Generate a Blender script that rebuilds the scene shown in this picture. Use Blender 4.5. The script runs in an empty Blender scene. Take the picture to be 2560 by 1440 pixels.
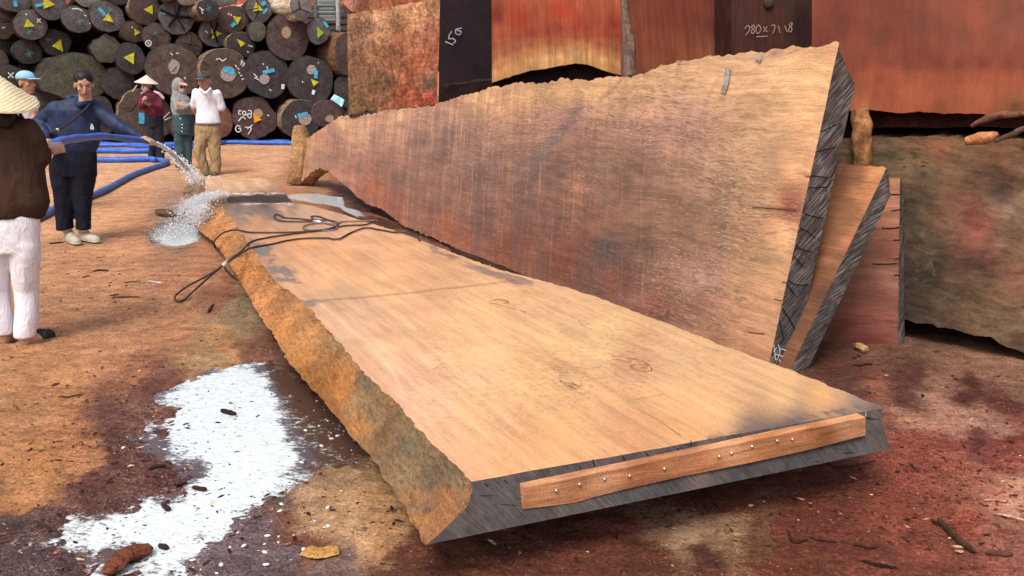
import bpy, bmesh, math, random
import numpy as np
from mathutils import Vector, Matrix, noise as mn

R = math.radians
rnd = random.Random(7)
sc = bpy.context.scene
COL = sc.collection

# ------------------------------------------------------------------ camera
FPX, CH = 2200.0, 1.65
PITCH = math.atan(547.0 / FPX)
cam_d = bpy.data.cameras.new('camera')
cam_d.sensor_width = 36.0
cam_d.lens = 36.0 * FPX / 2560.0
cam_d.clip_start = 0.05
cam_d.clip_end = 2000.0
cam = bpy.data.objects.new('camera', cam_d)
COL.objects.link(cam)
cam.location = (0, 0, CH)
cam.rotation_euler = (math.pi / 2 - PITCH, 0, 0)
sc.camera = cam

# ------------------------------------------------------------------ light
SUN_EL, SUN_AZ = R(58), R(205)     # azimuth clockwise from +Y: behind the camera, to the left
w = bpy.data.worlds.new('World')
sc.world = w
w.use_nodes = True
wn = w.node_tree.nodes
bg = wn['Background']
sky = wn.new('ShaderNodeTexSky')
sky.sky_type = 'NISHITA'
sky.sun_disc = False
sky.sun_elevation = SUN_EL
sky.sun_rotation = SUN_AZ
sky.dust_density = 6.0
sky.air_density = 1.0
sky.ozone_density = 0.6
w.node_tree.links.new(sky.outputs[0], bg.inputs[0])
bg.inputs[1].default_value = 0.15
sun_d = bpy.data.lights.new('sun', 'SUN')
sun_d.energy = 1.25
sun_d.angle = R(20)
sun_d.color = (1.0, 0.95, 0.88)
sun = bpy.data.objects.new('sun', sun_d)
COL.objects.link(sun)
sdir = Vector((math.sin(SUN_AZ) * math.cos(SUN_EL), math.cos(SUN_AZ) * math.cos(SUN_EL), math.sin(SUN_EL)))
sun.rotation_euler = sdir.to_track_quat('Z', 'Y').to_euler()
sc.view_settings.view_transform = 'Standard'
sc.view_settings.look = 'None'
sc.view_settings.gamma = 1.0
sc.view_settings.use_curve_mapping = False
sc.view_settings.exposure = 0.44

# ------------------------------------------------------------------ pixel <-> world
CP, SP = math.cos(PITCH), math.sin(PITCH)
C0 = Vector((0, 0, CH))
def ray(u, v):
    a, b = (u - 1280.0) / FPX, (720.0 - v) / FPX
    return Vector((a, CP + SP * b, -SP + CP * b))
def G(u, v, z=0.0):
    d = ray(u, v)
    return C0 + d * ((z - CH) / d.z)
def AT(u, v, y):
    d = ray(u, v)
    return C0 + d * (y / d.y)
def ONP(u, v, plane):
    p, n = plane
    d = ray(u, v)
    return C0 + d * ((p - C0).dot(n) / d.dot(n))
def proj_np(P):
    P = np.asarray(P, dtype=float) - np.array([0, 0, CH])
    f = P[:, 1] * CP - P[:, 2] * SP
    up = P[:, 1] * SP + P[:, 2] * CP
    f = np.maximum(f, 0.05)
    return np.stack([1280 + FPX * P[:, 0] / f, 720 - FPX * up / f], 1)
def plane3(a, b, c, toward=C0):
    n = (b - a).cross(c - a).normalized()
    if n.dot(toward - a) < 0: n = -n
    return (a, n)

# ------------------------------------------------------------------ object helpers
def tag(o, label=None, cat=None, group=None, kind=None):
    if label: o['label'] = label
    if cat: o['category'] = cat
    if group: o['group'] = group
    if kind: o['kind'] = kind
    return o
def empty(name, label, cat, mat4=None, loc=None, group=None):
    o = bpy.data.objects.new(name, None)
    COL.objects.link(o)
    o.empty_display_size = 0.1
    if mat4 is not None: o.matrix_world = mat4
    if loc is not None: o.matrix_world = Matrix.Translation(loc)
    tag(o, label, cat, group)
    return o
ROOTM = {}
def wm(o):
    m = Matrix.Identity(4)
    chain = []
    while o is not None:
        chain.append(o); o = o.parent
    for q in reversed(chain): m = m @ q.matrix_basis
    return m
def link(name, me, mat, parent=None, smooth=True):
    o = bpy.data.objects.new(name, me)
    COL.objects.link(o)
    if mat: me.materials.append(mat)
    if parent is not None: o.parent = parent
    if smooth and len(me.polygons):
        me.polygons.foreach_set('use_smooth', [True] * len(me.polygons))
    return o
def mesh_np(name, V, F, mat, parent=None, col=None, smooth=True):
    """V in WORLD coordinates; stored in the parent's local space."""
    V = np.asarray(V, dtype=float)
    if parent is not None:
        mi = np.array(wm(parent).inverted())
        V = V @ mi[:3, :3].T + mi[:3, 3]
    me = bpy.data.meshes.new(name)
    me.from_pydata(V.tolist(), [], F)
    if col is not None:
        a = me.color_attributes.new('Col', 'FLOAT_COLOR', 'POINT')
        c = np.ones((len(V), 4)); c[:, :3] = col
        a.data.foreach_set('color', c.ravel())
    me.update()
    return link(name, me, mat, parent, smooth)
def gridfaces(nu, nv, flip=False, off=0):
    i, j = np.meshgrid(np.arange(nu - 1), np.arange(nv - 1), indexing='ij')
    a = (i * nv + j + off).ravel(); b = a + nv; c = b + 1; d = a + 1
    q = np.stack([a, d, c, b] if flip else [a, b, c, d], 1)
    return q.tolist()
def from_bm(name, bm, mat, parent=None, smooth=True, col=None):
    """bm in WORLD coordinates"""
    if parent is not None: bm.transform(wm(parent).inverted())
    me = bpy.data.meshes.new(name)
    bm.to_mesh(me); bm.free()
    if col is not None:
        a = me.color_attributes.new('Col', 'FLOAT_COLOR', 'POINT')
        c = np.ones((len(me.vertices), 4)); c[:, :3] = col
        a.data.foreach_set('color', c.ravel())
    return link(name, me, mat, parent, smooth)
def frame(o, x, z):
    x = Vector(x).normalized(); z = Vector(z).normalized()
    y = z.cross(x).normalized(); x = y.cross(z)
    m = Matrix.Identity(4)
    for i, a in enumerate((x, y, z)):
        for k in range(3): m[k][i] = a[k]
    m.translation = o
    return m
def resample(P, n, smooth=False):
    P = [Vector(p) for p in P]
    L = [0.0]
    for a, b in zip(P, P[1:]): L.append(L[-1] + (b - a).length)
    T = np.linspace(0, L[-1], n)
    A = np.array([p[:] for p in P]); L = np.array(L)
    if smooth and len(P) > 2:
        out = []
        for t in T:
            k = min(max(int(np.searchsorted(L, t, side='right')) - 1, 0), len(P) - 2)
            s = (t - L[k]) / max(L[k + 1] - L[k], 1e-9)
            p0 = A[max(k - 1, 0)]; p1 = A[k]; p2 = A[k + 1]; p3 = A[min(k + 2, len(P) - 1)]
            out.append(0.5 * ((2 * p1) + (-p0 + p2) * s + (2 * p0 - 5 * p1 + 4 * p2 - p3) * s * s + (-p0 + 3 * p1 - 3 * p2 + p3) * s ** 3))
        return np.array(out)
    return np.stack([np.interp(T, L, A[:, k]) for k in range(3)], 1)
_rs = np.random.RandomState(5)
_perm = _rs.permutation(512); _perm = np.concatenate([_perm, _perm, _perm])
_grad = _rs.normal(size=(512, 3)); _grad /= np.linalg.norm(_grad, axis=1)[:, None]
def perlin(P):
    I = np.floor(P).astype(int); f = P - I; w_ = f * f * f * (f * (f * 6 - 15) + 10)
    out = np.zeros(len(P))
    for a in (0, 1):
        for b in (0, 1):
            for c in (0, 1):
                h = _perm[_perm[_perm[(I[:, 0] + a) & 511] + ((I[:, 1] + b) & 511)] + ((I[:, 2] + c) & 511)]
                g = _grad[h]
                d = (g[:, 0] * (f[:, 0] - a) + g[:, 1] * (f[:, 1] - b) + g[:, 2] * (f[:, 2] - c))
                out += d * (w_[:, 0] if a else 1 - w_[:, 0]) * (w_[:, 1] if b else 1 - w_[:, 1]) * (w_[:, 2] if c else 1 - w_[:, 2])
    return out * 1.5
def nz(P, s, seed=0.0, octv=4):
    """fractal noise per row of P, about -1..1"""
    Q = np.asarray(P, float) * s + np.array([seed * 7.31, -seed * 3.77, seed * 5.13]) + 100.0
    out = 0; a = 1.0
    for k in range(octv):
        out = out + a * perlin(Q); Q = Q * 2.1 + 17.3; a *= 0.52
    return out
def lin(c):
    c = np.asarray(c, dtype=float) / 255.0
    return np.where(c <= 0.04045, c / 12.92, ((c + 0.055) / 1.055) ** 2.4)
def paint(V, pts, k=0.8, pw=3.0, soft=10.0, warp=34.0):
    """wood / soil dye map: control colours given at photograph positions, interpolated over the surface"""
    V = np.asarray(V, float)
    uv = proj_np(V)
    if warp:
        q_ = 4.0 / np.maximum(V[:, 1], 1.0)
        near_ = np.clip(q_, 0.15, 1.6); ny_ = np.clip(q_ ** 2, 0.04, 1.4)
        uv = uv + np.stack([nz(V, 2.2, 31.0, 5) * near_, nz(V, 2.2, 77.0, 5) * .8 * ny_], 1) * warp
    cp = np.array([[p[0], p[1]] for p in pts], dtype=float)
    cc = np.array([lin(p[2]) for p in pts]) * k
    out = np.empty((len(V), 3))
    for s in range(0, len(V), 20000):
        d = np.sqrt(((uv[s:s + 20000, None, :] - cp[None]) ** 2).sum(2)) + soft
        ww = d ** -pw
        out[s:s + 20000] = (ww @ cc) / ww.sum(1)[:, None]
    return out

# ------------------------------------------------------------------ node helpers
class MT:
    def __init__(s, name):
        s.m = bpy.data.materials.new(name); s.m.use_nodes = True
        s.t = s.m.node_tree; s.b = s.t.nodes['Principled BSDF']
        s.oc = None
    def node(s, typ): return s.t.nodes.new(typ)
    def put(s, sock, v):
        if isinstance(v, bpy.types.NodeSocket): s.t.links.new(v, sock)
        elif isinstance(v, (tuple, list)) and sock.type == 'RGBA': sock.default_value = tuple(v[:3]) + (1.0,)
        else: sock.default_value = v
    def obj(s):
        if s.oc is None: s.oc = s.node('ShaderNodeTexCoord')
        return s.oc.outputs['Object']
    def attr(s, name='Col', out='Color'):
        n = s.node('ShaderNodeAttribute'); n.attribute_name = name; return n.outputs[out]
    def map(s, v=None, scale=(1, 1, 1), rot=(0, 0, 0), loc=(0, 0, 0)):
        if any(rot):
            v = s.map(v, rot=(0, 0, 0), loc=(0, 0, 0)) if False else s._rot(v, rot); rot = (0, 0, 0)
        n = s.node('ShaderNodeMapping')
        s.put(n.inputs[0], v if v is not None else s.obj())
        n.inputs['Scale'].default_value = scale; n.inputs['Rotation'].default_value = rot; n.inputs['Location'].default_value = loc
        return n.outputs[0]
    def _rot(s, v, rot):
        n = s.node('ShaderNodeMapping'); s.put(n.inputs[0], v if v is not None else s.obj()); n.inputs['Rotation'].default_value = rot
        return n.outputs[0]
    def noise(s, v, scale, detail=4, rough=0.6, dist=0.0, out='Fac'):
        n = s.node('ShaderNodeTexNoise'); s.put(n.inputs['Vector'], v if v is not None else s.obj())
        n.inputs['Scale'].default_value = scale; n.inputs['Detail'].default_value = detail
        n.inputs['Roughness'].default_value = rough; n.inputs['Distortion'].default_value = dist
        return n.outputs[out]
    def vor(s, v, scale, feature='F1', out='Distance', rnd=1.0):
        n = s.node('ShaderNodeTexVoronoi'); n.feature = feature
        s.put(n.inputs['Vector'], v if v is not None else s.obj()); n.inputs['Scale'].default_value = scale
        n.inputs['Randomness'].default_value = rnd
        return n.outputs[out]
    def wave(s, v, scale, dist=2.0, detail=3, dscale=1.0, kind='BANDS', dr='X'):
        n = s.node('ShaderNodeTexWave'); n.wave_type = kind
        if kind == 'BANDS': n.bands_direction = dr
        else: n.rings_direction = dr
        s.put(n.inputs['Vector'], v if v is not None else s.obj()); n.inputs['Scale'].default_value = scale
        n.inputs['Distortion'].default_value = dist; n.inputs['Detail'].default_value = detail; n.inputs['Detail Scale'].default_value = dscale
        return n.outputs['Fac']
    def mr(s, v, a, b, c=0.0, d=1.0, smooth=False):
        n = s.node('ShaderNodeMapRange'); s.put(n.inputs[0], v)
        if smooth: n.interpolation_type = 'SMOOTHSTEP'
        for i, x in enumerate((a, b, c, d)): n.inputs[i + 1].default_value = x
        return n.outputs[0]
    def math(s, op, a, b=0.0):
        n = s.node('ShaderNodeMath'); n.operation = op; s.put(n.inputs[0], a); s.put(n.inputs[1], b); return n.outputs[0]
    def vadd(s, a, b, k):
        n = s.node('ShaderNodeVectorMath'); n.operation = 'MULTIPLY_ADD'
        s.put(n.inputs[0], b); n.inputs[1].default_value = (k, k, k); s.put(n.inputs[2], a); return n.outputs[0]
    def mix(s, f, a, b, mode='MIX'):
        n = s.node('ShaderNodeMix'); n.data_type = 'RGBA'; n.blend_type = mode; n.clamp_factor = True
        s.put(n.inputs[0], f); s.put(n.inputs[6], a); s.put(n.inputs[7], b); return n.outputs[2]
    def ramp(s, f, stops):
        n = s.node('ShaderNodeValToRGB'); e = n.color_ramp.elements
        while len(e) < len(stops): e.new(0.5)
        for q, (p, c) in zip(e, stops): q.position = p; q.color = tuple(c[:3]) + (1.0,)
        s.put(n.inputs[0], f); return n.outputs[0]
    def gray(s, v):
        n = s.node('ShaderNodeCombineColor')
        for i in range(3): s.put(n.inputs[i], v)
        return n.outputs[0]
    def mul(s, c, v): return s.mix(1.0, c, s.gray(v), 'MULTIPLY')
    def bump(s, h, st=0.5, d=0.02, nrm=None):
        n = s.node('ShaderNodeBump'); n.inputs['Strength'].default_value = st; n.inputs['Distance'].default_value = d
        s.put(n.inputs['Height'], h)
        if nrm is not None: s.put(n.inputs['Normal'], nrm)
        return n.outputs[0]
    def out(s, col, rough=0.7, normal=None, spec=0.3, **kw):
        s.put(s.b.inputs['Base Color'], col); s.put(s.b.inputs['Roughness'], rough)
        s.b.inputs['Specular IOR Level'].default_value = spec
        if normal is not None: s.put(s.b.inputs['Normal'], normal)
        for k, v in kw.items(): s.put(s.b.inputs[k.replace('_', ' ')], v)
        return s.m

def wood_face(name, gs=(1.2, 26, 26), con=0.3, wav=0.05, fleck=0.35, sawdir='Y', saw=0.06, rough=0.75, bmp=0.25, patch=0.25, dark=(0.05, 0.025, 0.015), light=None, lightamt=0.0, spec=0.25, streak=None, fs=(7, 2.6), ls=(9, 1.4), gate_attr=False):
    m = MT(name); o = m.obj()
    wob = m.noise(o, 1.3, 3, out='Color')
    v = m.vadd(o, wob, wav)
    g1 = m.noise(m.map(v, gs), 1.0, 7, 0.7)
    g2 = m.noise(m.map(v, tuple(q * 3.2 for q in gs), loc=(3, 1, 5)), 1.0, 5, 0.65)
    fine = m.noise(o, 130, 3, 0.7)
    big = m.noise(o, 2.6, 6, 0.65)
    base = m.attr()
    c = m.mul(base, m.mr(g1, 0.37, 0.63, 1 - con, 1 + con))
    c = m.mul(c, m.mr(g2, 0.38, 0.62, 1 - con * 0.6, 1 + con * 0.6))
    c = m.mul(c, m.mr(big, 0.38, 0.62, 1 - patch, 1 + patch))
    c = m.mul(c, m.mr(fine, 0.38, 0.62, 0.86, 1.14))
    # warm / pale hue drift
    c = m.mix(m.mr(m.noise(o, 5.5, 5, 0.7, 0.5), 0.45, 0.75, 0, 0.35), c, m.mix(1.0, c, (1.12, 0.86, 0.72), 'MULTIPLY'))
    # short dark fibre flecks running with the grain
    fl = m.noise(m.map(v, (gs[0] * fs[0], gs[1] * fs[1], gs[2] * fs[1]), loc=(9, 2, 7)), 1.0, 3, 0.6)
    gate = m.attr('fib', 'Fac') if gate_attr else m.mr(m.noise(o, 3.4, 4, 0.6), 0.44, 0.62, 0, 1)
    c = m.mix(m.math('MULTIPLY', m.mr(fl, 0.53, 0.60, 0, fleck), gate), c, dark)
    if light:
        lf = m.noise(m.map(v, (gs[0] * ls[0], gs[1] * ls[1], gs[2] * ls[1]), loc=(1, 8, 2)), 1.0, 4, 0.75)
        lg = m.attr('fib', 'Fac') if gate_attr else m.mr(m.noise(o, 1.7, 4, 0.6), 0.40, 0.60, 0, 1)
        c = m.mix(m.math('MULTIPLY', m.mr(lf, 0.54, 0.62, 0, lightamt), lg), c, light)
    if streak:
        ang, amt, x0, x1 = streak
        sv = m.vadd(o, m.noise(o, 3.0, 4, out='Color'), 0.10)
        s1 = m.noise(m.map(sv, (10, 0.55, 1), (0, 0, ang)), 1.0, 6, 0.72)
        s2 = m.noise(m.map(sv, (34, 1.3, 1), (0, 0, ang * 1.15), (5, 2, 0)), 1.0, 4, 0.7)
        sx = m.node('ShaderNodeSeparateXYZ'); m.put(sx.inputs[0], o)
        gt = m.attr('str', 'Fac') if gate_attr else m.mr(sx.outputs[0], x0, x1, 0, 1)
        c = m.mix(m.math('MULTIPLY', gt, amt), c, m.mul(c, m.math('MULTIPLY', m.mr(s1, .40, .60, .58, 1.38), m.mr(s2, .38, .62, .80, 1.2))))
        c = m.mix(m.math('MULTIPLY', m.mr(s1, .50, .40, 0, amt * .8), gt), c, (0.18, 0.14, 0.13))
        c = m.mix(m.math('MULTIPLY', m.mr(s2, .58, .66, 0, amt * .8), gt), c, (0.55, 0.38, 0.28))
    sw = m.wave(o, 22, 2.5, 2, 2.0, dr=sawdir)
    c = m.mul(c, m.mr(sw, 0, 1, 1 - saw, 1 + saw))
    h = m.math('ADD', m.math('MULTIPLY', g2, 0.6), m.math('ADD', m.math('MULTIPLY', fl, 0.5), m.math('MULTIPLY', fine, 0.5)))
    return m.out(c, m.mr(g2, 0.38, 0.62, rough - 0.08, min(rough + 0.1, 1)), m.bump(h, bmp, 0.008), spec)

def end_grain(name, ang=R(45), crack=0.9, base=(0.062, 0.054, 0.050), hi=(0.22, 0.205, 0.195), sc=1.0, fine=1.0, con=(.45, 1.5), warm=(0.16, 0.10, 0.075)):
    """sawn end: dark weathered grey, light saw scratches, black checks. lies in the local YZ plane"""
    m = MT(name); o = m.obj()
    blot = m.noise(o, 9, 6, 0.7)
    c = m.ramp(blot, [(0.3, tuple(q * 0.45 for q in base)), (0.5, base), (0.7, tuple(q * 1.6 for q in base))])
    c = m.mix(m.mr(m.noise(o, 4, 4), 0.52, 0.7, 0, 0.5), c, warm)
    ow = m.vadd(o, m.noise(o, 8, 3, out='Color'), 0.012)
    s1 = m.noise(m.map(ow, (0.2, 5 * fine, 120 * fine), (ang, 0, 0)), 1.0, 5, 0.75)
    s2 = m.noise(m.map(ow, (0.2, 7 * fine, 170 * fine), (ang + R(75), 0, 0), (3, 3, 3)), 1.0, 3, 0.7)
    gate = m.mr(m.noise(o, 5, 4, 0.6), 0.40, 0.56, 0.25, 1)
    sc_ = m.math('MAXIMUM', m.mr(s1, 0.50, 0.60, 0, 0.85), m.mr(s2, 0.60, 0.66, 0, 0.55))
    c = m.mul(c, m.mr(s1, .38, .6, *con))
    c = m.mix(m.math('MULTIPLY', m.math('MULTIPLY', sc_, gate), sc), c, hi)
    k = m.noise(m.map(ow, (0.3, 2.0, 22), (R(-12), 0, 0), (7, 1, 2)), 1.0, 4, 0.55, 0.3)
    kk = m.mr(k, 0.625, 0.655, 0, crack)
    c = m.mix(kk, c, (0.008, 0.007, 0.008))
    h = m.math('SUBTRACT', m.math('ADD', m.math('MULTIPLY', s1, 0.5), m.math('MULTIPLY', blot, 0.4)), m.math('MULTIPLY', kk, 0.9))
    return m.out(c, 0.8, m.bump(h, 0.6, 0.008), 0.25)

def bark_mat(name, ridge=(14, 40, 40), amp=0.35, bmp=0.9, dark=(0.05, 0.035, 0.02), damt=0.5, grit=70, rough=0.9, dsc=11, fiss=0.0):
    m = MT(name); o = m.obj()
    v = m.vadd(o, m.noise(o, 4, 3, out='Color'), 0.06)
    a = m.noise(m.map(v, ridge), 1.0, 6, 0.72)
    b = m.noise(o, grit, 4, 0.75)
    d = m.vor(m.map(v, (ridge[0] * 0.6, ridge[1] * 0.35, ridge[2] * 0.35)), 1.6)
    big = m.noise(o, 3.2, 5, 0.65)
    c = m.attr()
    c = m.mul(c, m.mr(a, 0.38, 0.62, 1 - amp, 1 + amp))
    c = m.mul(c, m.mr(b, 0.38, 0.62, 1 - amp, 1 + amp))
    c = m.mul(c, m.mr(big, 0.38, 0.62, 0.75, 1.25))
    c = m.mix(m.mr(m.noise(o, dsc, 5, 0.8), 0.56, 0.66, 0, damt), c, dark)
    if fiss:
        fz = m.noise(m.map(v, (ridge[0] * 2.2, ridge[1] * 1.3, ridge[2] * 1.3), (0, 0, R(25))), 1.0, 5, .75)
        c = m.mix(m.mr(fz, .53, .60, 0, fiss), c, m.mix(1.0, c, (0.30, 0.28, 0.26), 'MULTIPLY'))
        c = m.mix(m.mr(fz, .45, .38, 0, fiss * .7), c, m.mix(1.0, c, (1.5, 1.42, 1.3), 'MULTIPLY'))
    h = m.math('ADD', m.math('ADD', m.math('MULTIPLY', a, 0.8), m.math('MULTIPLY', b, 0.35)), m.math('MULTIPLY', d, 0.3))
    return m.out(c, rough, m.bump(h, bmp, 0.02), 0.2)

def simple(name, col, rough=0.6, var=0.15, scale=30, bmp=0.15, spec=0.3, bscale=None, bd=0.005, **kw):
    m = MT(name); n = m.noise(m.obj(), scale, 4, 0.6)
    c = m.mul(tuple(col), m.mr(n, 0.38, 0.62, 1 - var, 1 + var))
    h = m.noise(m.obj(), bscale or scale, 4, 0.6)
    return m.out(c, rough, m.bump(h, bmp, bd), spec, **kw)

# ------------------------------------------------------------------ ruled surfaces, slabs
def ruled(A, B, nu, nv, bulge=None):
    """grid nu x nv x 3 between polylines A and B (already nu points each)"""
    t = np.linspace(0, 1, nv)[None, :, None]
    P = A[:, None, :] * (1 - t) + B[:, None, :] * t
    if bulge is not None:
        P = P + bulge[None, None, :] * (4 * t * (1 - t)) if bulge.ndim == 1 else P + bulge[:, None, :] * (4 * t * (1 - t))
    return P
def slab(root, L, Rr, Lb, Rb, nu, nv, nt, mats, cols, rough=0.012, bul=0.02, rs=9.0, names=('sawn_face', 'bark_edge', 'bark_edge', 'back_face', 'end_face', 'end_face'), k=0.8, facedisp=None, seed=0.0, jit=0.006, warp=34.0, soft=10.0, post=None, fib=None):
    """L,Rr: edge polylines of the seen face (world), Lb,Rb of the hidden one. mats: face, edge, back, end0, end1.
    cols: control-colour lists for face, left edge, right edge, end0, end1"""
    L, Rr, Lb, Rb = [resample(p, nu) for p in (L, Rr, Lb, Rb)]
    X = (Rr - L); X /= np.linalg.norm(X, axis=1)[:, None]
    for E, sgn, sd in ((L, 1, 1.3), (Rr, -1, 5.1), (Lb, 1, 9.7), (Rb, -1, 4.4)):
        n1 = nz(E, 14, sd + seed, 4); n1[0] *= 0.2; n1[-1] *= 0.2
        E += X * (n1 * jit * sgn)[:, None]
    nrm = np.cross(L[-1] - L[0], X[0]); nrm /= np.linalg.norm(nrm)
    if np.dot(nrm, (L[0] - Lb[0])) < 0: nrm = -nrm
    face = ruled(L, Rr, nu, nv)
    if facedisp is not None:
        f = facedisp(face.reshape(-1, 3)).reshape(nu, nv)
        face = face + nrm * f[:, :, None]
    back = ruled(Lb, Rb, nu, 2)
    def edge(A, B, sd, out, bul):
        E = ruled(A, B, nu, nt)
        q = E.reshape(-1, 3)
        f = (nz(q, rs, sd, 5) * rough + nz(q, rs * 0.25, sd + 3, 2) * rough * 2.0).reshape(nu, nt)
        t = np.linspace(0, 1, nt)[None, :]
        wgt = np.minimum(1, 8 * t * (1 - t))
        f = f * wgt + bul * 4 * t * (1 - t)
        return E + out[:, None, :] * f[:, :, None]
    le = edge(face[:, 0], Lb, 11.0 + seed, -X, bul)
    re = edge(face[:, -1], Rb, 23.0 + seed, X, abs(bul) * .5)
    def put(name, g, mat, cp, flip):
        V = g.reshape(-1, 3)
        col = paint(V, cp, k, warp=warp, soft=soft) if cp else None
        if g is face and post is not None: col = post(V, proj_np(V), col)
        o = mesh_np(name, V, gridfaces(g.shape[0], g.shape[1], flip), mat, root, col)
        if g is face and fib is not None:
            for an, lst, dv in fib:
                uv = proj_np(V) + np.stack([nz(V, 3, 3.0, 4), nz(V, 3, 8.0, 4)], 1) * 22
                P_ = np.array([[q[0], q[1]] for q in lst], float); W = np.array([q[2] for q in lst])
                out = np.zeros(len(V))
                for s0 in range(0, len(V), 20000):
                    d = np.sqrt(((uv[s0:s0 + 20000, None] - P_[None]) ** 2).sum(2)) + 12; ww = d ** -3.0
                    out[s0:s0 + 20000] = (ww @ W) / ww.sum(1)
                a_ = o.data.attributes.new(an, 'FLOAT', 'POINT'); a_.data.foreach_set('value', out)
        return o
    objs = []
    objs.append(put(names[0], face, mats[0], cols[0], False))
    objs.append(put(names[1], le, mats[1], cols[1], True))
    objs.append(put(names[2], re, mats[1], cols[2], False))
    objs.append(put(names[3], back, mats[2], cols[0], True))
    ne = max(24, nv)
    for idx, nm, mt, cp, fl in ((0, names[4], mats[3], cols[3], False), (-1, names[5], mats[4], cols[4], True)):
        e = ruled(le[idx], re[idx], nt, ne)
        t = np.linspace(0, 1, ne)[None, :, None]
        # follow the true top edge so no crack opens between the face and the end
        tf = face[idx][np.round(np.linspace(0, nv - 1, ne)).astype(int)]
        a = np.linspace(1, 0, nt)[:, None, None]
        e = e + (tf[None] - e[0][None]) * a
        objs.append(put(nm, e, mt, cp, fl))
    return objs, face
def tube(name, P, r, mat, parent=None, nseg=10, n=60, smooth=True, r_fn=None, cap=True):
    C = resample(P, n, smooth)
    T = np.gradient(C, axis=0); T /= np.linalg.norm(T, axis=1)[:, None] + 1e-9
    up = np.array([0.03, 0.02, 1.0])
    V = []
    for i in range(n):
        a = np.cross(T[i], up); a /= np.linalg.norm(a) + 1e-9
        b = np.cross(a, T[i])
        rr = r if r_fn is None else r_fn(i / (n - 1)) * r
        for k in range(nseg):
            an = 2 * math.pi * k / nseg
            V.append(C[i] + rr * (a * math.cos(an) + b * math.sin(an)))
    F = []
    for i in range(n - 1):
        for k in range(nseg):
            k2 = (k + 1) % nseg
            F.append([i * nseg + k, i * nseg + k2, (i + 1) * nseg + k2, (i + 1) * nseg + k])
    if cap:
        F.append(list(range(nseg))[::-1]); F.append([(n - 1) * nseg + k for k in range(nseg)])
    return mesh_np(name, V, F, mat, parent)
def box_bm(bm, c, s, M=None, bev=0.0):
    r = bmesh.ops.create_cube(bm, size=1.0, matrix=Matrix.Translation(c) @ (M or Matrix.Identity(4)) @ Matrix.Diagonal((s[0], s[1], s[2], 1)))
    if bev > 0:
        bmesh.ops.bevel(bm, geom=list({e for v in r['verts'] for e in v.link_edges}), offset=bev, segments=2, affect='EDGES', profile=0.5)
    return r
def beam(name, a, b, wd, ht, mat, parent=None, bev=0.008, col=None, up=(0, 0, 1), wob=0.0, cuts=0):
    a, b = Vector(a), Vector(b)
    M = frame((a + b) / 2, b - a, up)
    bm = bmesh.new()
    bmesh.ops.create_cube(bm, size=1.0, matrix=M @ Matrix.Diagonal(((b - a).length, wd, ht, 1)))
    if cuts: bmesh.ops.subdivide_edges(bm, edges=bm.edges[:], cuts=cuts, use_grid_fill=True)
    else: bmesh.ops.bevel(bm, geom=bm.edges[:], offset=bev, segments=2, affect='EDGES')
    if wob:
        for v in bm.verts:
            v.co += mn.noise_vector(v.co * 5) * wob + mn.noise_vector(v.co * 18) * wob * 0.4
    return from_bm(name, bm, mat, parent, smooth=bool(wob), col=col)

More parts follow.
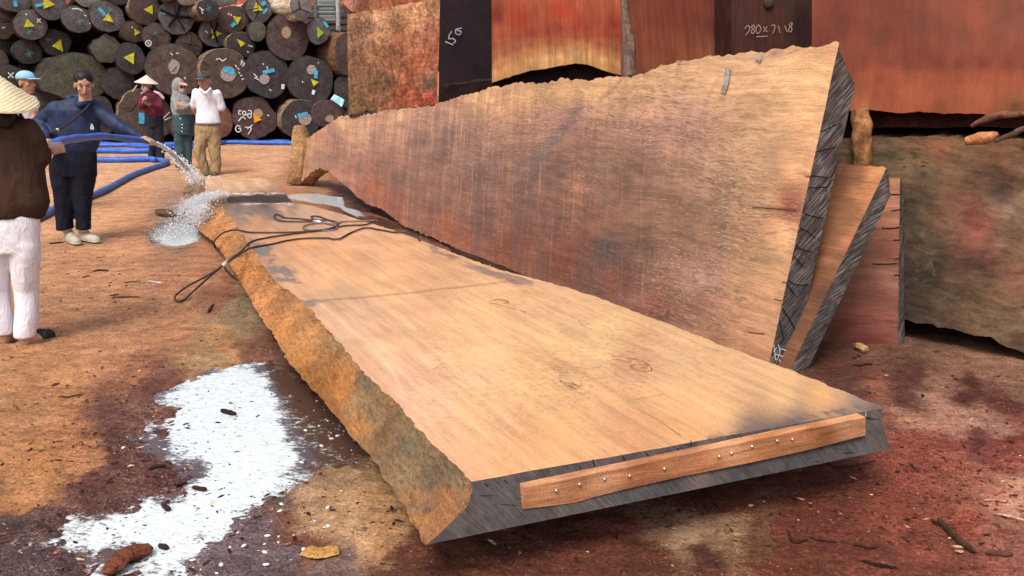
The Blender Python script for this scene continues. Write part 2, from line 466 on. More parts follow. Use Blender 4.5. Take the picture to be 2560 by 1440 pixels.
# ================================================================== SETTING: ground
GC = [  # (u, v, colour) soil colours, with slab shade and sky sheen on mud painted in
 (300,700,(208,155,113)),(150,950,(205,150,103)),(40,1000,(204,150,105)),(300,850,(206,152,112)),(450,800,(203,148,108)),
 (300,520,(226,172,127)),(350,600,(216,160,118)),(650,400,(226,176,134)),(620,425,(218,165,122)),(250,430,(226,176,135)),(450,700,(200,145,108)),
 (560,870,(206,152,104)),(540,895,(186,152,110)),(610,760,(165,145,115)),(590,800,(172,145,110)),(500,620,(190,135,100)),(560,740,(170,115,85)),
 (640,880,(150,105,80)),(680,890,(120,85,65)),(100,1200,(204,146,95)),(40,1230,(205,148,96)),(180,1160,(195,135,92)),(250,900,(208,154,112)),
 (330,960,(180,125,92)),(370,980,(130,88,72)),(300,1040,(118,76,62)),(260,1130,(112,70,58)),(220,1210,(108,68,58)),(100,1290,(104,74,66)),(20,1330,(96,74,70)),
 (420,1150,(112,66,56)),(440,1180,(105,60,50)),(450,1400,(135,118,120)),(620,1360,(130,110,112)),(250,1320,(105,70,60)),(330,1400,(110,66,50)),(120,1400,(98,74,74)),(700,1400,(128,108,108)),
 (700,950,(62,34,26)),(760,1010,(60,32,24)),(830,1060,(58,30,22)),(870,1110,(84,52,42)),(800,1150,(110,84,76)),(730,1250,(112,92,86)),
 (780,1230,(178,140,104)),(850,1190,(190,152,112)),(900,1250,(216,174,128)),(860,1330,(214,172,128)),(950,1330,(205,156,112)),(960,1220,(205,162,114)),(800,1290,(200,160,120)),
 (750,1360,(140,90,66)),(830,1400,(150,122,112)),(1000,1390,(128,82,60)),(1100,1400,(112,66,50)),(1300,1380,(128,78,60)),(1400,1420,(124,74,56)),
 (1620,1300,(160,124,98)),(1700,1340,(185,152,120)),(1800,1340,(180,144,110)),(1750,1400,(110,66,50)),(1560,1420,(115,68,50)),(1880,1310,(140,98,70)),
 (1500,1320,(140,84,64)),(1800,1240,(140,80,60)),(2000,1180,(136,74,56)),(2100,1160,(120,62,46)),(2020,1300,(120,62,46)),(2000,1400,(128,72,50)),(2150,1350,(124,64,46)),
 (2250,1120,(165,80,58)),(2400,1150,(190,98,72)),(2300,1230,(160,82,56)),(2470,1200,(186,112,80)),(2540,1130,(175,85,62)),(2540,1250,(214,152,118)),(2480,1240,(206,130,98)),(2350,1190,(176,92,64)),(2300,1160,(150,70,50)),(2380,1130,(140,60,48)),(2450,1110,(120,50,44)),(2520,1110,(150,66,54)),(2420,1220,(184,104,72)),
 (2280,1050,(200,142,112)),(2350,1030,(198,140,112)),(2400,1050,(200,146,118)),(2480,1060,(196,138,112)),(2330,1080,(192,126,98)),(2330,960,(170,124,94)),(2200,1010,(160,96,72)),(2540,1080,(176,96,76)),(2450,940,(170,122,92)),(2540,960,(172,124,96)),(2350,930,(160,112,82)),
 (2150,950,(112,66,50)),(2250,950,(108,62,50)),(2280,985,(112,66,54)),(2430,985,(105,52,44)),(2520,1000,(118,60,50)),(2100,960,(104,62,46)),(2180,900,(128,88,66)),(2330,880,(136,98,74)),
 (2500,1290,(192,120,90)),(2430,1320,(188,88,60)),(2540,1360,(180,104,80)),(2300,1330,(150,76,54)),(2400,1400,(150,80,58)),(2200,1420,(140,78,56)),
 (1700,1180,(130,76,58)),(1400,1300,(130,80,62)),(1200,1370,(140,88,66)),
 (950,555,(48,34,28)),(1050,600,(36,26,22)),(900,520,(80,52,40)),(860,490,(120,84,62)),(800,460,(196,148,110)),(850,450,(176,126,92)),(740,470,(190,140,104)),(780,480,(170,125,95)),  # shade between the slabs is put into these soil colours
 (430,590,(150,135,125)),(400,620,(190,140,108)),(350,370,(225,178,140)),(200,380,(225,178,140)),(650,362,(218,172,136)),
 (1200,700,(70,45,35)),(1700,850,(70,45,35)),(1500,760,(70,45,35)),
]
POOLS = [
 [(640,905),(700,895),(760,960),(830,1010),(900,1080),(960,1150),(900,1150),(800,1165),(740,1210),(690,1250),(600,1290),(540,1350),(470,1450),(180,1460),(300,1400),(190,1395),(120,1350),(190,1290),(330,1265),(470,1235),(440,1200),(360,1160),(340,1110),(410,1075),(400,1010),(440,960),(540,918)],
 [(365,585),(400,562),(470,556),(510,570),(505,605),(440,622),(390,612)],
 [(715,490),(770,484),(850,496),(880,520),(960,545),(1060,585),(1150,640),(1100,640),(960,570),(840,520),(760,505)],
]
def axis(segs):
    out = []
    for a, b, st in segs:
        n = max(1, int(round((b - a) / st)))
        out += list(np.linspace(a, b, n, endpoint=False))
    return np.array(out + [segs[-1][1]])
gx = axis([(-300, -60, 30), (-60, -16, 4), (-16, -5, .5), (-5, -2.6, .08), (-2.6, -.2, .014), (-.2, 3.0, .022), (3.0, 6, .08), (6, 16, .6), (16, 60, 6), (60, 300, 40)])
gy = axis([(-60, -6, 9), (-6, 1.4, .6), (1.4, 2.1, .03), (2.1, 4.2, .014), (4.2, 5.2, .022), (5.2, 7, .035), (7, 14, .09), (14, 24, .3), (24, 60, 4), (60, 600, 60)])
GX, GY = np.meshgrid(gx, gy, indexing='ij')
GP = np.stack([GX.ravel(), GY.ravel(), np.zeros(GX.size)], 1)
def sdf(P, poly):
    """signed distance, negative inside"""
    d = np.full(len(P), 1e9); ins = np.zeros(len(P), bool)
    n = len(poly)
    for i in range(n):
        a = poly[i]; b = poly[(i + 1) % n]
        e = b - a; wv = P - a
        t = np.clip((wv @ e) / (e @ e), 0, 1)
        d = np.minimum(d, np.sqrt(((wv - t[:, None] * e) ** 2).sum(1)))
        c = ((a[1] <= P[:, 1]) & (b[1] > P[:, 1])) | ((b[1] <= P[:, 1]) & (a[1] > P[:, 1]))
        with np.errstate(divide='ignore', invalid='ignore'):
            x = a[0] + (P[:, 1] - a[1]) * e[0] / (e[1] if abs(e[1]) > 1e-12 else 1e-12)
        ins ^= c & (P[:, 0] < x)
    return np.where(ins, -d, d)
near = (np.abs(GP[:, 0]) < 16) & (GP[:, 1] > 1.0) & (GP[:, 1] < 24)
vis = (np.abs(GP[:, 0]) < 3.3) & (GP[:, 1] > 1.3) & (GP[:, 1] < 7.5)
PW = [np.array([G(u, v)[:2] for u, v in p]) for p in POOLS]
sd = np.full(len(GP), 5.0)
ii = np.where(near)[0]
sd[ii] = np.min([sdf(GP[ii, :2], p) for p in PW], axis=0)
hz = np.zeros(len(GP))
hz[ii] = 0.010 * nz(GP[ii], 1.3, 2.0, 3)
jj = np.where(vis)[0]
rel = 0.013 * nz(GP[jj], 8, 5.0, 4) + 0.008 * nz(GP[jj], 26, 8.0, 3)
sj = sd[jj] + 0.05 * nz(GP[jj], 4, 1.0, 3)
damp = np.clip((0.55 - sj) / 0.45, 0, 1)
hz[jj] = np.where(sj < 0.55, hz[jj] * (1 - damp), hz[jj])
lvl = np.clip((sj + 0.20) / 0.34, 0, 1); lvl = lvl * lvl * (3 - 2 * lvl)
rough_ = 0.75 + 0.55 * np.clip(1 - np.abs(sj) / 0.3, 0, 1)
hz[jj] += rel * rough_ * np.clip(1.3 - 3.0 * np.clip(-sj, 0, 1), .4, 1) - 0.022 + 0.038 * lvl
ko = np.setdiff1d(ii, jj)
pull = np.clip((0.10 - sd[ko]) / 0.30, 0, 1)
hz[ko] = np.maximum(hz[ko] + 0.012, 0.006) - 0.030 * pull
hz[~near] = 0.018
GP[:, 2] = hz
gcol = np.tile(lin((205, 152, 112)) * .8, (len(GP), 1))
pn = GP.copy()
pn[jj, 0] += 0.05 * nz(GP[jj], 6, 3.0, 5); pn[jj, 1] += 0.08 * nz(GP[jj], 6, 7.0, 5)
vi2 = np.where((GP[:, 1] > 1.3) & (GP[:, 1] < 60))[0]
pn[:, 2] = 0
gcol[vi2] = paint(pn[vi2], GC, 0.80, 5.0, 5, 44)
rs = np.clip((GP[:, 0] - .9) / .8, 0, 1)[:, None] * .16; gcol = gcol * (1 - rs) + (gcol @ np.array([.35, .5, .15]))[:, None] * rs * np.array([1.08, 1.0, .95])
farw = np.clip((np.abs(GP[:, 0]) - 14) / 10, 0, 1)[:, None]
gcol = gcol * (1 - farw) + lin((205, 152, 112)) * .80 * farw

def ground_mat():
    m = MT('soil'); o = m.obj()
    base = m.attr()
    big = m.noise(o, 0.9, 6, 0.65)
    mid = m.noise(o, 7, 7, 0.75)
    fine = m.noise(o, 60, 6, 0.8)
    gr = m.noise(o, 190, 3, 0.8)
    tr = m.noise(m.map(o, (1.0, 7.5, 1), (0, 0, R(6))), 1.6, 6, 0.72)
    c = m.mul(base, m.mr(big, 0.38, 0.62, 0.86, 1.14))
    c = m.mul(c, m.mr(mid, 0.37, 0.63, 0.72, 1.24))
    c = m.mul(c, m.mr(fine, 0.38, 0.62, 0.66, 1.34))
    c = m.mul(c, m.mr(gr, 0.38, 0.62, 0.78, 1.22))
    c = m.mix(m.mr(tr, 0.50, 0.62, 0, 0.6), c, m.mix(1.0, c, (0.68, 0.55, 0.48), 'MULTIPLY'))
    c = m.mix(m.mr(m.noise(o, 3.3, 6, 0.8, 0.6), 0.54, 0.66, 0, 0.5), c, m.mix(1.0, c, (1.15, 1.02, 0.9), 'MULTIPLY'))
    pt = m.noise(m.map(o, (1, 1.6, 1), (0, 0, R(12))), 21, 6, 0.75, 0.3)
    c = m.mix(m.mr(pt, 0.53, 0.62, 0, 0.55), c, m.mix(1.0, c, (0.60, 0.46, 0.40), 'MULTIPLY'))
    c = m.mix(m.mr(pt, 0.44, 0.36, 0, 0.5), c, m.mix(1.0, c, (1.22, 1.16, 1.10), 'MULTIPLY'))
    # crumbs of bark and dark grit
    cr = m.noise(m.map(o, (1, 1.5, 1), (0, 0, R(20))), 34, 3, 0.55)
    gate = m.mr(m.noise(o, 1.9, 5, 0.7), 0.42, 0.62, 0.1, 1)
    c = m.mix(m.math('MULTIPLY', m.mr(cr, 0.63, 0.68, 0, 0.85), gate), c, (0.045, 0.025, 0.018))
    pale = m.noise(o, 55, 2, 0.5)
    c = m.mix(m.mr(pale, 0.70, 0.73, 0, 0.6), c, (0.62, 0.46, 0.34))
    h = m.math('ADD', m.math('ADD', m.math('MULTIPLY', mid, 1.4), m.math('MULTIPLY', fine, 0.7)), m.math('ADD', m.math('MULTIPLY', gr, 0.35), m.math('MULTIPLY', cr, 0.5)))
    gz = m.attr('grit', 'Fac')
    g1 = m.noise(o, 85, 5, 0.75); g2 = m.noise(o, 150, 3, 0.7)
    gg = m.math('ADD', m.math('MULTIPLY', g1, .6), m.math('MULTIPLY', g2, .4))
    c = m.mix(m.math('MULTIPLY', m.mr(gg, 0.50, 0.58, 0, .8), gz), c, m.mix(1.0, c, (0.36, 0.28, 0.28), 'MULTIPLY'))
    c = m.mix(m.math('MULTIPLY', m.mr(gg, 0.46, 0.40, 0, .7), gz), c, m.mix(1.0, c, (1.7, 1.6, 1.6), 'MULTIPLY'))
    wet = m.attr('wet', 'Fac')
    spk = m.noise(o, 120, 3, .7)
    c = m.mix(m.math('MULTIPLY', m.mr(spk, .56, .62, 0, .75), m.math('MULTIPLY', m.attr('near_pool', 'Fac'), m.mr(mid, .40, .56, .1, 1))), c, (0.50, 0.44, 0.45))  # pale flecks painted in as sky glints on the wet mud
    wn_ = m.math('MULTIPLY', wet, m.mr(mid, 0.35, 0.65, 0.55, 1.1))
    m.out(c, m.mr(wn_, 0, 1, 0.95, 0.30), m.bump(h, 0.85, 0.022), 0.22)
    return m.m
me_g = mesh_np('ground', GP, gridfaces(len(gx), len(gy)), ground_mat(), None, gcol)
lum = gcol @ np.array([.3, .5, .2])
wetv = np.clip((0.24 - lum) / 0.12, 0, 1) * 0.75
wetv = np.maximum(wetv, np.clip(1 - sd / 0.12, 0, 1))
grit = np.clip((0.30 - lum) / 0.14, 0, 1) + np.clip((gcol[:, 0] / np.maximum(gcol[:, 1], .01) - 2.6) / 1.2, 0, 1) * .6
grit = np.clip(grit, 0.12, 1)
a = me_g.data.attributes.new('near_pool', 'FLOAT', 'POINT'); a.data.foreach_set('value', np.clip(1 - sd / 0.30, 0, 1) * (GP[:, 1] < 4.2))
a = me_g.data.attributes.new('grit', 'FLOAT', 'POINT'); a.data.foreach_set('value', grit)
a = me_g.data.attributes.new('wet', 'FLOAT', 'POINT'); a.data.foreach_set('value', wetv)
tag(me_g, 'orange brown trampled soil of the timber yard', kind='structure')

# water lying in the hollows
def water_mat(name):
    m = MT(name); o = m.obj()
    f1 = m.noise(m.map(o, (1, 1.5, 1), (0, 0, R(15))), 9, 8, 0.7, 1.0)
    f2 = m.noise(m.map(o, (1, 1.8, 1), (0, 0, R(15))), 70, 5, 0.75)
    f3 = m.noise(m.map(o, (1, 2.6, 1), (0, 0, R(15))), 22, 6, 0.7, 0.6)
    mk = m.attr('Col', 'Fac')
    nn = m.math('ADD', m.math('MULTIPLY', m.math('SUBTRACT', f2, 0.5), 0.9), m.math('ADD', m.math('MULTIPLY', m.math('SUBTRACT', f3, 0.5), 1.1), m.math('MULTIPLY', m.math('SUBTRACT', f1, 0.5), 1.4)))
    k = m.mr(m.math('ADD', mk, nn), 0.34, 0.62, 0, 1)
    c = m.mix(m.mr(f3, 0.40, 0.54, 0, 1), (0.52, 0.58, 0.58), (0.70, 0.77, 0.77))  # pale base colour stands in for the reflected sky, plus foam
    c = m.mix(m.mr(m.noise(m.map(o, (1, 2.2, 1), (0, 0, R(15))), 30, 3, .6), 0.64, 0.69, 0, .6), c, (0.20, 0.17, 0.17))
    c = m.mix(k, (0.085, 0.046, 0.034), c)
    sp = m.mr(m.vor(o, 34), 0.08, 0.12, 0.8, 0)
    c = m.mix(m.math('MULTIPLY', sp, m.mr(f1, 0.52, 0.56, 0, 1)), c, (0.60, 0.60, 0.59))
    return m.out(c, m.mr(k, 0, 1, 0.05, 0.08), m.bump(m.math('ADD', f1, m.math('MULTIPLY', f3, .5)), 0.22, 0.010), 0.8, IOR=1.33, Coat_Weight=.6, Coat_Roughness=.04)
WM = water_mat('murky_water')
pools = []
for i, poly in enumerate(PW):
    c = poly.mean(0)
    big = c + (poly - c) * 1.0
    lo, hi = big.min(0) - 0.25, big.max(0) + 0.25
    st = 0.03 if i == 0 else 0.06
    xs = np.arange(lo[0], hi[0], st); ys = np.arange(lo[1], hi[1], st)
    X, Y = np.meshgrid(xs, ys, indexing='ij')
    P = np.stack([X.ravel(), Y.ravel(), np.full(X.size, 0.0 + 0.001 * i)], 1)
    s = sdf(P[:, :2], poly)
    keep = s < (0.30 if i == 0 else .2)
    # whiteness, sky reflection painted in with foam: 1 out in the open, 0 where the clear dark water lies beside the slab
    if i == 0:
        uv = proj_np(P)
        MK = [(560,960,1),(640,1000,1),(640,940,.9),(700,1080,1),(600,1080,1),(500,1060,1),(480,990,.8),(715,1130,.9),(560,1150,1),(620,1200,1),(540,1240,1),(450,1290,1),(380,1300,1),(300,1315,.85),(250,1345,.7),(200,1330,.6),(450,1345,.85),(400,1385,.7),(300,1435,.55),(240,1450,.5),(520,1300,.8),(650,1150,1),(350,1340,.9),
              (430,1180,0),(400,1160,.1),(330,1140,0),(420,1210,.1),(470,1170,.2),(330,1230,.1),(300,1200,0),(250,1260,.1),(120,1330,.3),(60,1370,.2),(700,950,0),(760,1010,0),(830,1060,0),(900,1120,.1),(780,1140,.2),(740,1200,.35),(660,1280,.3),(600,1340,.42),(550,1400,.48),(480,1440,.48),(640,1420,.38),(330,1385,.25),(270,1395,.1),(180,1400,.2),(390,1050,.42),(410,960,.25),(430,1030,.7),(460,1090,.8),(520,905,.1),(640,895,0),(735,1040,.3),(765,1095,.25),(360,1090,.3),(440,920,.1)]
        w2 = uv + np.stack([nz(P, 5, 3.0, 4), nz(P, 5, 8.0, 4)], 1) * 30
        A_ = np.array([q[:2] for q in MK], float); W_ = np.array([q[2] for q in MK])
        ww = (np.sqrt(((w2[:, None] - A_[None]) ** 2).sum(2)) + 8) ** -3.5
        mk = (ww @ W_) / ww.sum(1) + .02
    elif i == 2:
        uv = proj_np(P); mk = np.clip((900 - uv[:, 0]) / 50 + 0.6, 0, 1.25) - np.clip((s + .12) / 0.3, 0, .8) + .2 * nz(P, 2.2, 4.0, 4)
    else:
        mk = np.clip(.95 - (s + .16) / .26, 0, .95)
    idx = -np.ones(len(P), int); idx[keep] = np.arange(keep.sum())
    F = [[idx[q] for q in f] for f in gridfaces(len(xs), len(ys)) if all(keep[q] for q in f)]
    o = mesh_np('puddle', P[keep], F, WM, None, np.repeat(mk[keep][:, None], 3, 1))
    tag(o, ['large foamy white puddle beside the near left edge of the flat slab', 'small white foam puddle where water runs off the flat slab',
            'foamy water between the flat slab and the leaning slab'][i], kind='structure')
    pools.append(o)

# ================================================================== BIG FLAT SLAB
TN, TF = 0.36, 0.20
pA, pB, pC = G(1185, 1205, TN), G(2210, 1020, TN), G(600, 447, TF)
SP_ = plane3(pA, pB, pC)
def S(u, v, dz=0.0):
    p = ONP(u, v, (SP_[0] + SP_[1] * dz, SP_[1])); return p
TL = [(1179,1204),(1142,1166),(1112,1136),(1082,1110),(1060,1085),(1036,1056),(1010,1028),(983,1000),(955,972),(930,950),(905,925),(883,900),(852,857),(817,822),(782,780),(757,757),(731,733),(710,720),(688,702),(672,680),(657,663),(634,628),(618,601),(599,573),(588,556),(576,542),(562,527),(556,515),(540,502),(517,490),(512,470),(512,455),(513,445)]
TR = [(2210,1020),(2100,975),(2020,943),(1950,915),(1850,880),(1700,822),(1600,783),(1500,745),(1420,720),(1350,700),(1250,675),(1150,638),(1100,620),(1050,600),(990,578),(941,562),(875,542),(840,531),(797,519),(754,507),(735,500),(718,487),(700,475),(680,461),(661,445)]
BL = [(1066,1362),(1009,1266),(976,1216),(953,1180),(933,1149),(893,1110),(872,1080),(850,1056),(825,1025),(800,995),(770,958),(745,930),(720,905),(700,868),(692,850),(675,825),(657,803),(638,772),(618,733),(606,712),(585,678),(568,651),(552,628),(533,604),(512,588),(494,573),(488,550),(482,530),(478,510),(466,492),(456,480),(466,460),(484,446)]
slab_root = empty('flat_slab', 'huge pale orange live-edge slab lying flat, a board nailed across its near end', 'wood slab',
                  frame((pA + pB) / 2, (pC - (pA + pB) / 2), SP_[1]))
TH = 0.155
L3 = [S(u, v, 0) for u, v in TL]; R3 = [S(u, v, 0) for u, v in TR]
Lb3 = [S(u, v, -TH) for u, v in BL]
Rb3 = [p - SP_[1] * TH + (pB - pA).normalized() * 0.05 for p in R3]
Rb3[0] = S(2232, 1122, -TH)
FACE = [(1990,1062,(132,112,100)),(1940,1076,(128,108,98)),(1890,1088,(126,106,96)),(2195,1018,(112,100,96)),(2160,1002,(150,130,116)),(2120,995,(170,144,120)),(1250,1180,(236,178,128)),(1400,1100,(236,182,126)),(1180,1170,(236,180,135)),(1800,1000,(236,188,132)),(1700,1080,(230,176,120)),(2050,985,(228,178,120)),(1600,1110,(222,165,118)),
 (2180,1015,(120,105,100)),(2130,1012,(150,128,112)),(2100,990,(205,165,118)),
 (1100,1000,(240,194,152)),(1000,950,(236,186,150)),(1200,1050,(240,192,140)),(1000,850,(234,188,142)),(900,800,(226,184,146)),(1200,800,(232,188,136)),(1150,900,(240,196,146)),(1350,960,(236,192,136)),
 (1500,850,(230,192,138)),(1700,900,(222,180,134)),(1850,930,(226,182,134)),(1950,970,(230,186,134)),(1580,910,(205,160,118)),(1400,930,(220,176,126)),(1450,760,(222,180,134)),
 (950,700,(230,184,132)),(1000,660,(228,176,128)),(850,640,(234,176,124)),(1100,660,(214,168,124)),
 (820,690,(232,182,132)),(830,740,(215,176,138)),
 (760,600,(228,168,116)),(900,580,(220,172,130)),(680,585,(218,162,118)),(640,560,(206,156,116)),(700,525,(214,176,146)),(760,530,(208,170,140)),(820,545,(206,166,136)),(610,515,(190,160,136)),
 (600,501,(62,56,54)),(660,500,(56,50,48)),(720,499,(52,46,44)),(560,500,(80,74,70)),(630,494,(58,52,50)),(690,493,(66,58,54)),(540,492,(150,140,130)),(600,509,(120,112,104)),(720,508,(170,150,136)),
 (600,466,(238,194,146)),(640,452,(238,196,150)),(560,470,(232,188,142)),(530,455,(228,184,140)),(620,482,(200,168,136)),(560,483,(214,184,150)),(690,482,(170,140,116)),(665,455,(222,178,138))]
EDGE = [(580,650,(216,148,90)),(560,620,(214,146,88)),(530,580,(216,150,94)),(545,550,(220,158,104)),(600,620,(190,140,96)),(640,740,(220,152,96)),(620,680,(214,146,88)),(660,720,(205,145,92)),
 (700,820,(214,146,86)),(730,850,(206,146,88)),(760,800,(212,152,98)),(710,760,(208,150,100)),(800,900,(196,138,84)),(770,900,(200,136,76)),(830,870,(180,140,96)),(830,960,(192,124,62)),(850,1000,(206,136,74)),(800,960,(170,116,62)),(860,960,(188,126,68)),(840,1010,(150,100,56)),
 (900,1010,(150,124,90)),(920,960,(140,122,92)),(890,1070,(196,134,82)),(930,1060,(140,118,88)),(1000,1120,(136,120,94)),(950,1090,(158,122,84)),(960,1150,(156,128,92)),(1050,1180,(134,116,92)),(1050,1250,(142,114,86)),(1030,1230,(170,122,80)),(1100,1300,(176,122,80)),(1060,1290,(196,136,84)),(1130,1220,(138,118,92)),(1100,1235,(186,124,74)),(1110,1180,(134,114,90)),(1160,1220,(170,126,86)),(1080,1330,(170,120,80)),(1000,1180,(150,124,90)),
 (500,500,(205,165,120)),(480,470,(150,130,104)),(500,460,(186,154,116)),(490,520,(214,160,110))]
END = [(1300,1250,(96,92,94)),(2100,1100,(100,96,98))]
M_face = wood_face('flat_slab_sawn_wood', gs=(0.75, 15, 15), con=0.12, wav=0.06, fleck=0.42, saw=0.012, patch=0.08, bmp=0.2, dark=(0.16, 0.06, 0.03), fs=(40, 2.2), gate_attr=True)
M_edge = bark_mat('flat_slab_stripped_edge', ridge=(12, 60, 60), amp=0.24, damt=0.40, grit=150, bmp=0.9, dsc=20, fiss=.5)
M_end = end_grain('weathered_end_grain', R(-50), sc=.22, fine=1.7, con=(.75, 1.25), base=(0.060, 0.054, 0.053))
M_end2 = end_grain('scratched_end_grain', R(-38), hi=(.34,.32,.31))
M_under = simple('slab_underside', (0.22, 0.14, 0.09), 0.85, 0.3, 14)
def dip(P):
    uv = proj_np(P)
    g = np.exp(-((uv[:, 1] - 497) / 9.0) ** 2) * np.clip((uv[:, 0] - 500) / 60, 0, 1)
    return -0.05 * g + 0.003 * nz(P, 2.5, 1.0, 3)
def seg(uv, pts, wd):
    """0..1 mask near a polyline of photograph points"""
    d = np.full(len(uv), 1e9)
    for a, b in zip(pts, pts[1:]):
        a = np.array(a, float); e = np.array(b, float) - a; w_ = uv - a
        t = np.clip((w_ @ e) / (e @ e), 0, 1); d = np.minimum(d, np.sqrt(((w_ - t[:, None] * e) ** 2).sum(1)))
    return np.clip(1.4 - d / wd, 0, 1)
def post_flat(V, uv, c):
    w2 = uv + np.stack([nz(V, 6, 1, 3), nz(V, 6, 2, 3)], 1) * 3
    c = c * (1 - .30 * seg(w2, [(740, 757), (900, 744), (1100, 724), (1310, 699)], 3.0))[:, None]
    c = c * (1 + .14 * seg(w2, [(800, 762), (850, 800), (930, 868), (975, 920), (1010, 985)], 5.0))[:, None]
    # grey weathering tongues that run in from the left edge with the grain
    gd = np.array([-.42, .90, 0]); gp = np.array([.90, .42, 0])
    st = nz(np.stack([V @ gd * .35, V @ gp, V[:, 2] * 0], 1), 7, 12, 5)
    m_ = np.clip(seg(uv, [(620, 600), (680, 650), (720, 700), (775, 760)], 30) * (0.15 + 3.4 * st), 0, .85)
    c = c * (1 - m_[:, None]) + m_[:, None] * lin((120, 118, 116)) * .7
    m_ = np.clip(seg(uv, [(1090, 622), (1200, 662), (1320, 705)], 14) * (0.1 + 3.2 * st), 0, .7)
    c = c * (1 - m_[:, None]) + m_[:, None] * lin((128, 112, 108)) * .7
    m_ = np.clip(seg(uv, [(600, 522), (650, 534), (700, 540)], 12) * (0.6 + 2.0 * st), 0, .7)
    c = c * (1 - m_[:, None]) + m_[:, None] * lin((120, 108, 106)) * .7
    m_ = np.clip(seg(w2, [(575, 500), (640, 496), (760, 499)], 8.5) * 1.6, 0, 1)
    c = c * (1 - m_[:, None]) + m_[:, None] * lin((66, 56, 52)) * .6
    m_ = np.clip(seg(w2, [(560, 484), (640, 484), (720, 484)], 2.2) + seg(w2, [(600, 511), (680, 509), (750, 510)], 1.8), 0, 1) * np.clip(.6 + 2 * nz(V, 14, 4, 3), 0, 1)
    c = c * (1 - m_[:, None]) + m_[:, None] * .62
    m_ = np.clip(seg(w2, [(1780, 1100), (1900, 1080), (2050, 1046), (2195, 1016)], 13) * (.55 + 2.2 * nz(V, 20, 6, 4)), 0, .8)
    c = c * (1 - m_[:, None]) + m_[:, None] * lin((118, 102, 94)) * .7
    gl = nz(np.stack([V @ gd * .12, V @ gp, V[:, 2] * 0], 1), 16, 2, 4)
    c = c * (1 + .10 * gl)[:, None]
    c = c * np.array([1.0, .985, 1.0])
    return c
FIBF = [(1400,1120,.02),(1200,1160,.05),(1000,900,.02),(900,700,.10),(800,600,.1),(1200,850,.05),(1240,765,.5),(1300,775,.4),(1450,800,.4),(1330,850,.3),(1570,905,1.0),(1600,920,1.0),(1540,895,.8),(1400,930,.8),(1440,965,.9),(1380,960,.5),(1700,860,.5),(1800,900,.45),(1500,1000,.02),(1700,1000,.03),(1900,1000,.05),(1100,920,.5),(1120,912,.5),(1650,940,.05),(2050,980,.1),(1180,1190,.3),(1450,1150,.15),(650,560,.3),(1600,760,.3)]
slab(slab_root, L3, R3, Lb3, Rb3, 640, 170, 26, (M_face, M_edge, M_under, M_end, M_end), (FACE, EDGE, EDGE, END, END),
     rough=0.017, bul=-0.012, facedisp=dip, rs=9, jit=0.012, k=0.69, soft=5.0, warp=26.0, post=post_flat, fib=[('fib', FIBF, 0)])
# board nailed over the near end, with its nails
def onend(u, v, out=0.0):
    n = Vector((0, -1, 0)); e = (pB - pA); e.z = 0; n = e.cross(Vector((0, 0, 1))).normalized()
    if n.y > 0: n = -n
    return ONP(u, v, (pA + n * out, n)), n
bt = [(1310,1220),(1550,1171),(1700,1140),(1861,1106),(2164,1043)]
bb = [(1308,1273),(1430,1258),(1550,1226),(1700,1192),(1861,1160),(2020,1125),(2164,1088)]
_, EN = onend(1293, 1213)
M_board = wood_face('nailed_board_wood', gs=(26, 2.2, 40), con=0.26, fleck=0.25, saw=0.02, patch=0.16)
BC = [(1310,1235,(196,148,108)),(1500,1212,(200,150,110)),(1800,1135,(204,152,112)),(2100,1065,(206,156,116)),(1330,1250,(172,116,80)),(1450,1230,(176,120,84)),(1600,1200,(170,112,76)),(1750,1170,(176,118,80)),(1900,1130,(180,120,80)),(2050,1090,(160,98,62)),(2130,1050,(196,140,96)),(1400,1210,(200,146,104)),(2000,1090,(196,136,92))]
top_ = resample([onend(u, v, 0.045)[0] for u, v in bt], 60); bot_ = resample([onend(u, v, 0.045)[0] for u, v in bb], 60)
topb = resample([onend(u, v, 0.045)[0] - EN * 0.07 + Vector((0, 0, .0)) for u, v in bt], 60); botb = resample([onend(u, v, 0.045)[0] - EN * 0.07 for u, v in bb], 60)
def boxy(name, a, b, ab, bb_, mat, root, cp, nv=8, k=.8):
    fr = ruled(a, b, len(a), nv); tp = ruled(a, ab, len(a), 4); bo = ruled(b, bb_, len(a), 4)
    V = []; F = []
    for g, fl in ((fr, False), (tp, True), (bo, False)):
        off = len(V); V += g.reshape(-1, 3).tolist(); F += gridfaces(g.shape[0], g.shape[1], fl, off)
    for i in (0, -1):
        off = len(V); V += [a[i].tolist(), b[i].tolist(), bb_[i].tolist(), ab[i].tolist()]; F.append([off, off + 1, off + 2, off + 3])
    V = np.array(V)
    return mesh_np(name, V, F, mat, root, paint(V, cp, k), smooth=False)
bo = boxy('nailed_board', top_, bot_, topb, botb, M_board, slab_root, BC, k=.92)
M_nail = simple('steel_nail', (0.75, 0.66, 0.56), 0.25, 0.1, Metallic=0.9)
for (u, v) in [(1391,1227),(1449,1211),(1511,1198),(1574,1190),(1661,1172),(1798,1141),(1829,1133),(1880,1116),(1943,1102),(1981,1099)]:
    p, n = onend(u, v, 0.048)
    bm = bmesh.new(); bmesh.ops.create_uvsphere(bm, u_segments=12, v_segments=8, radius=0.0062, matrix=Matrix.Translation(p))
    from_bm('nail', bm, M_nail, bo)
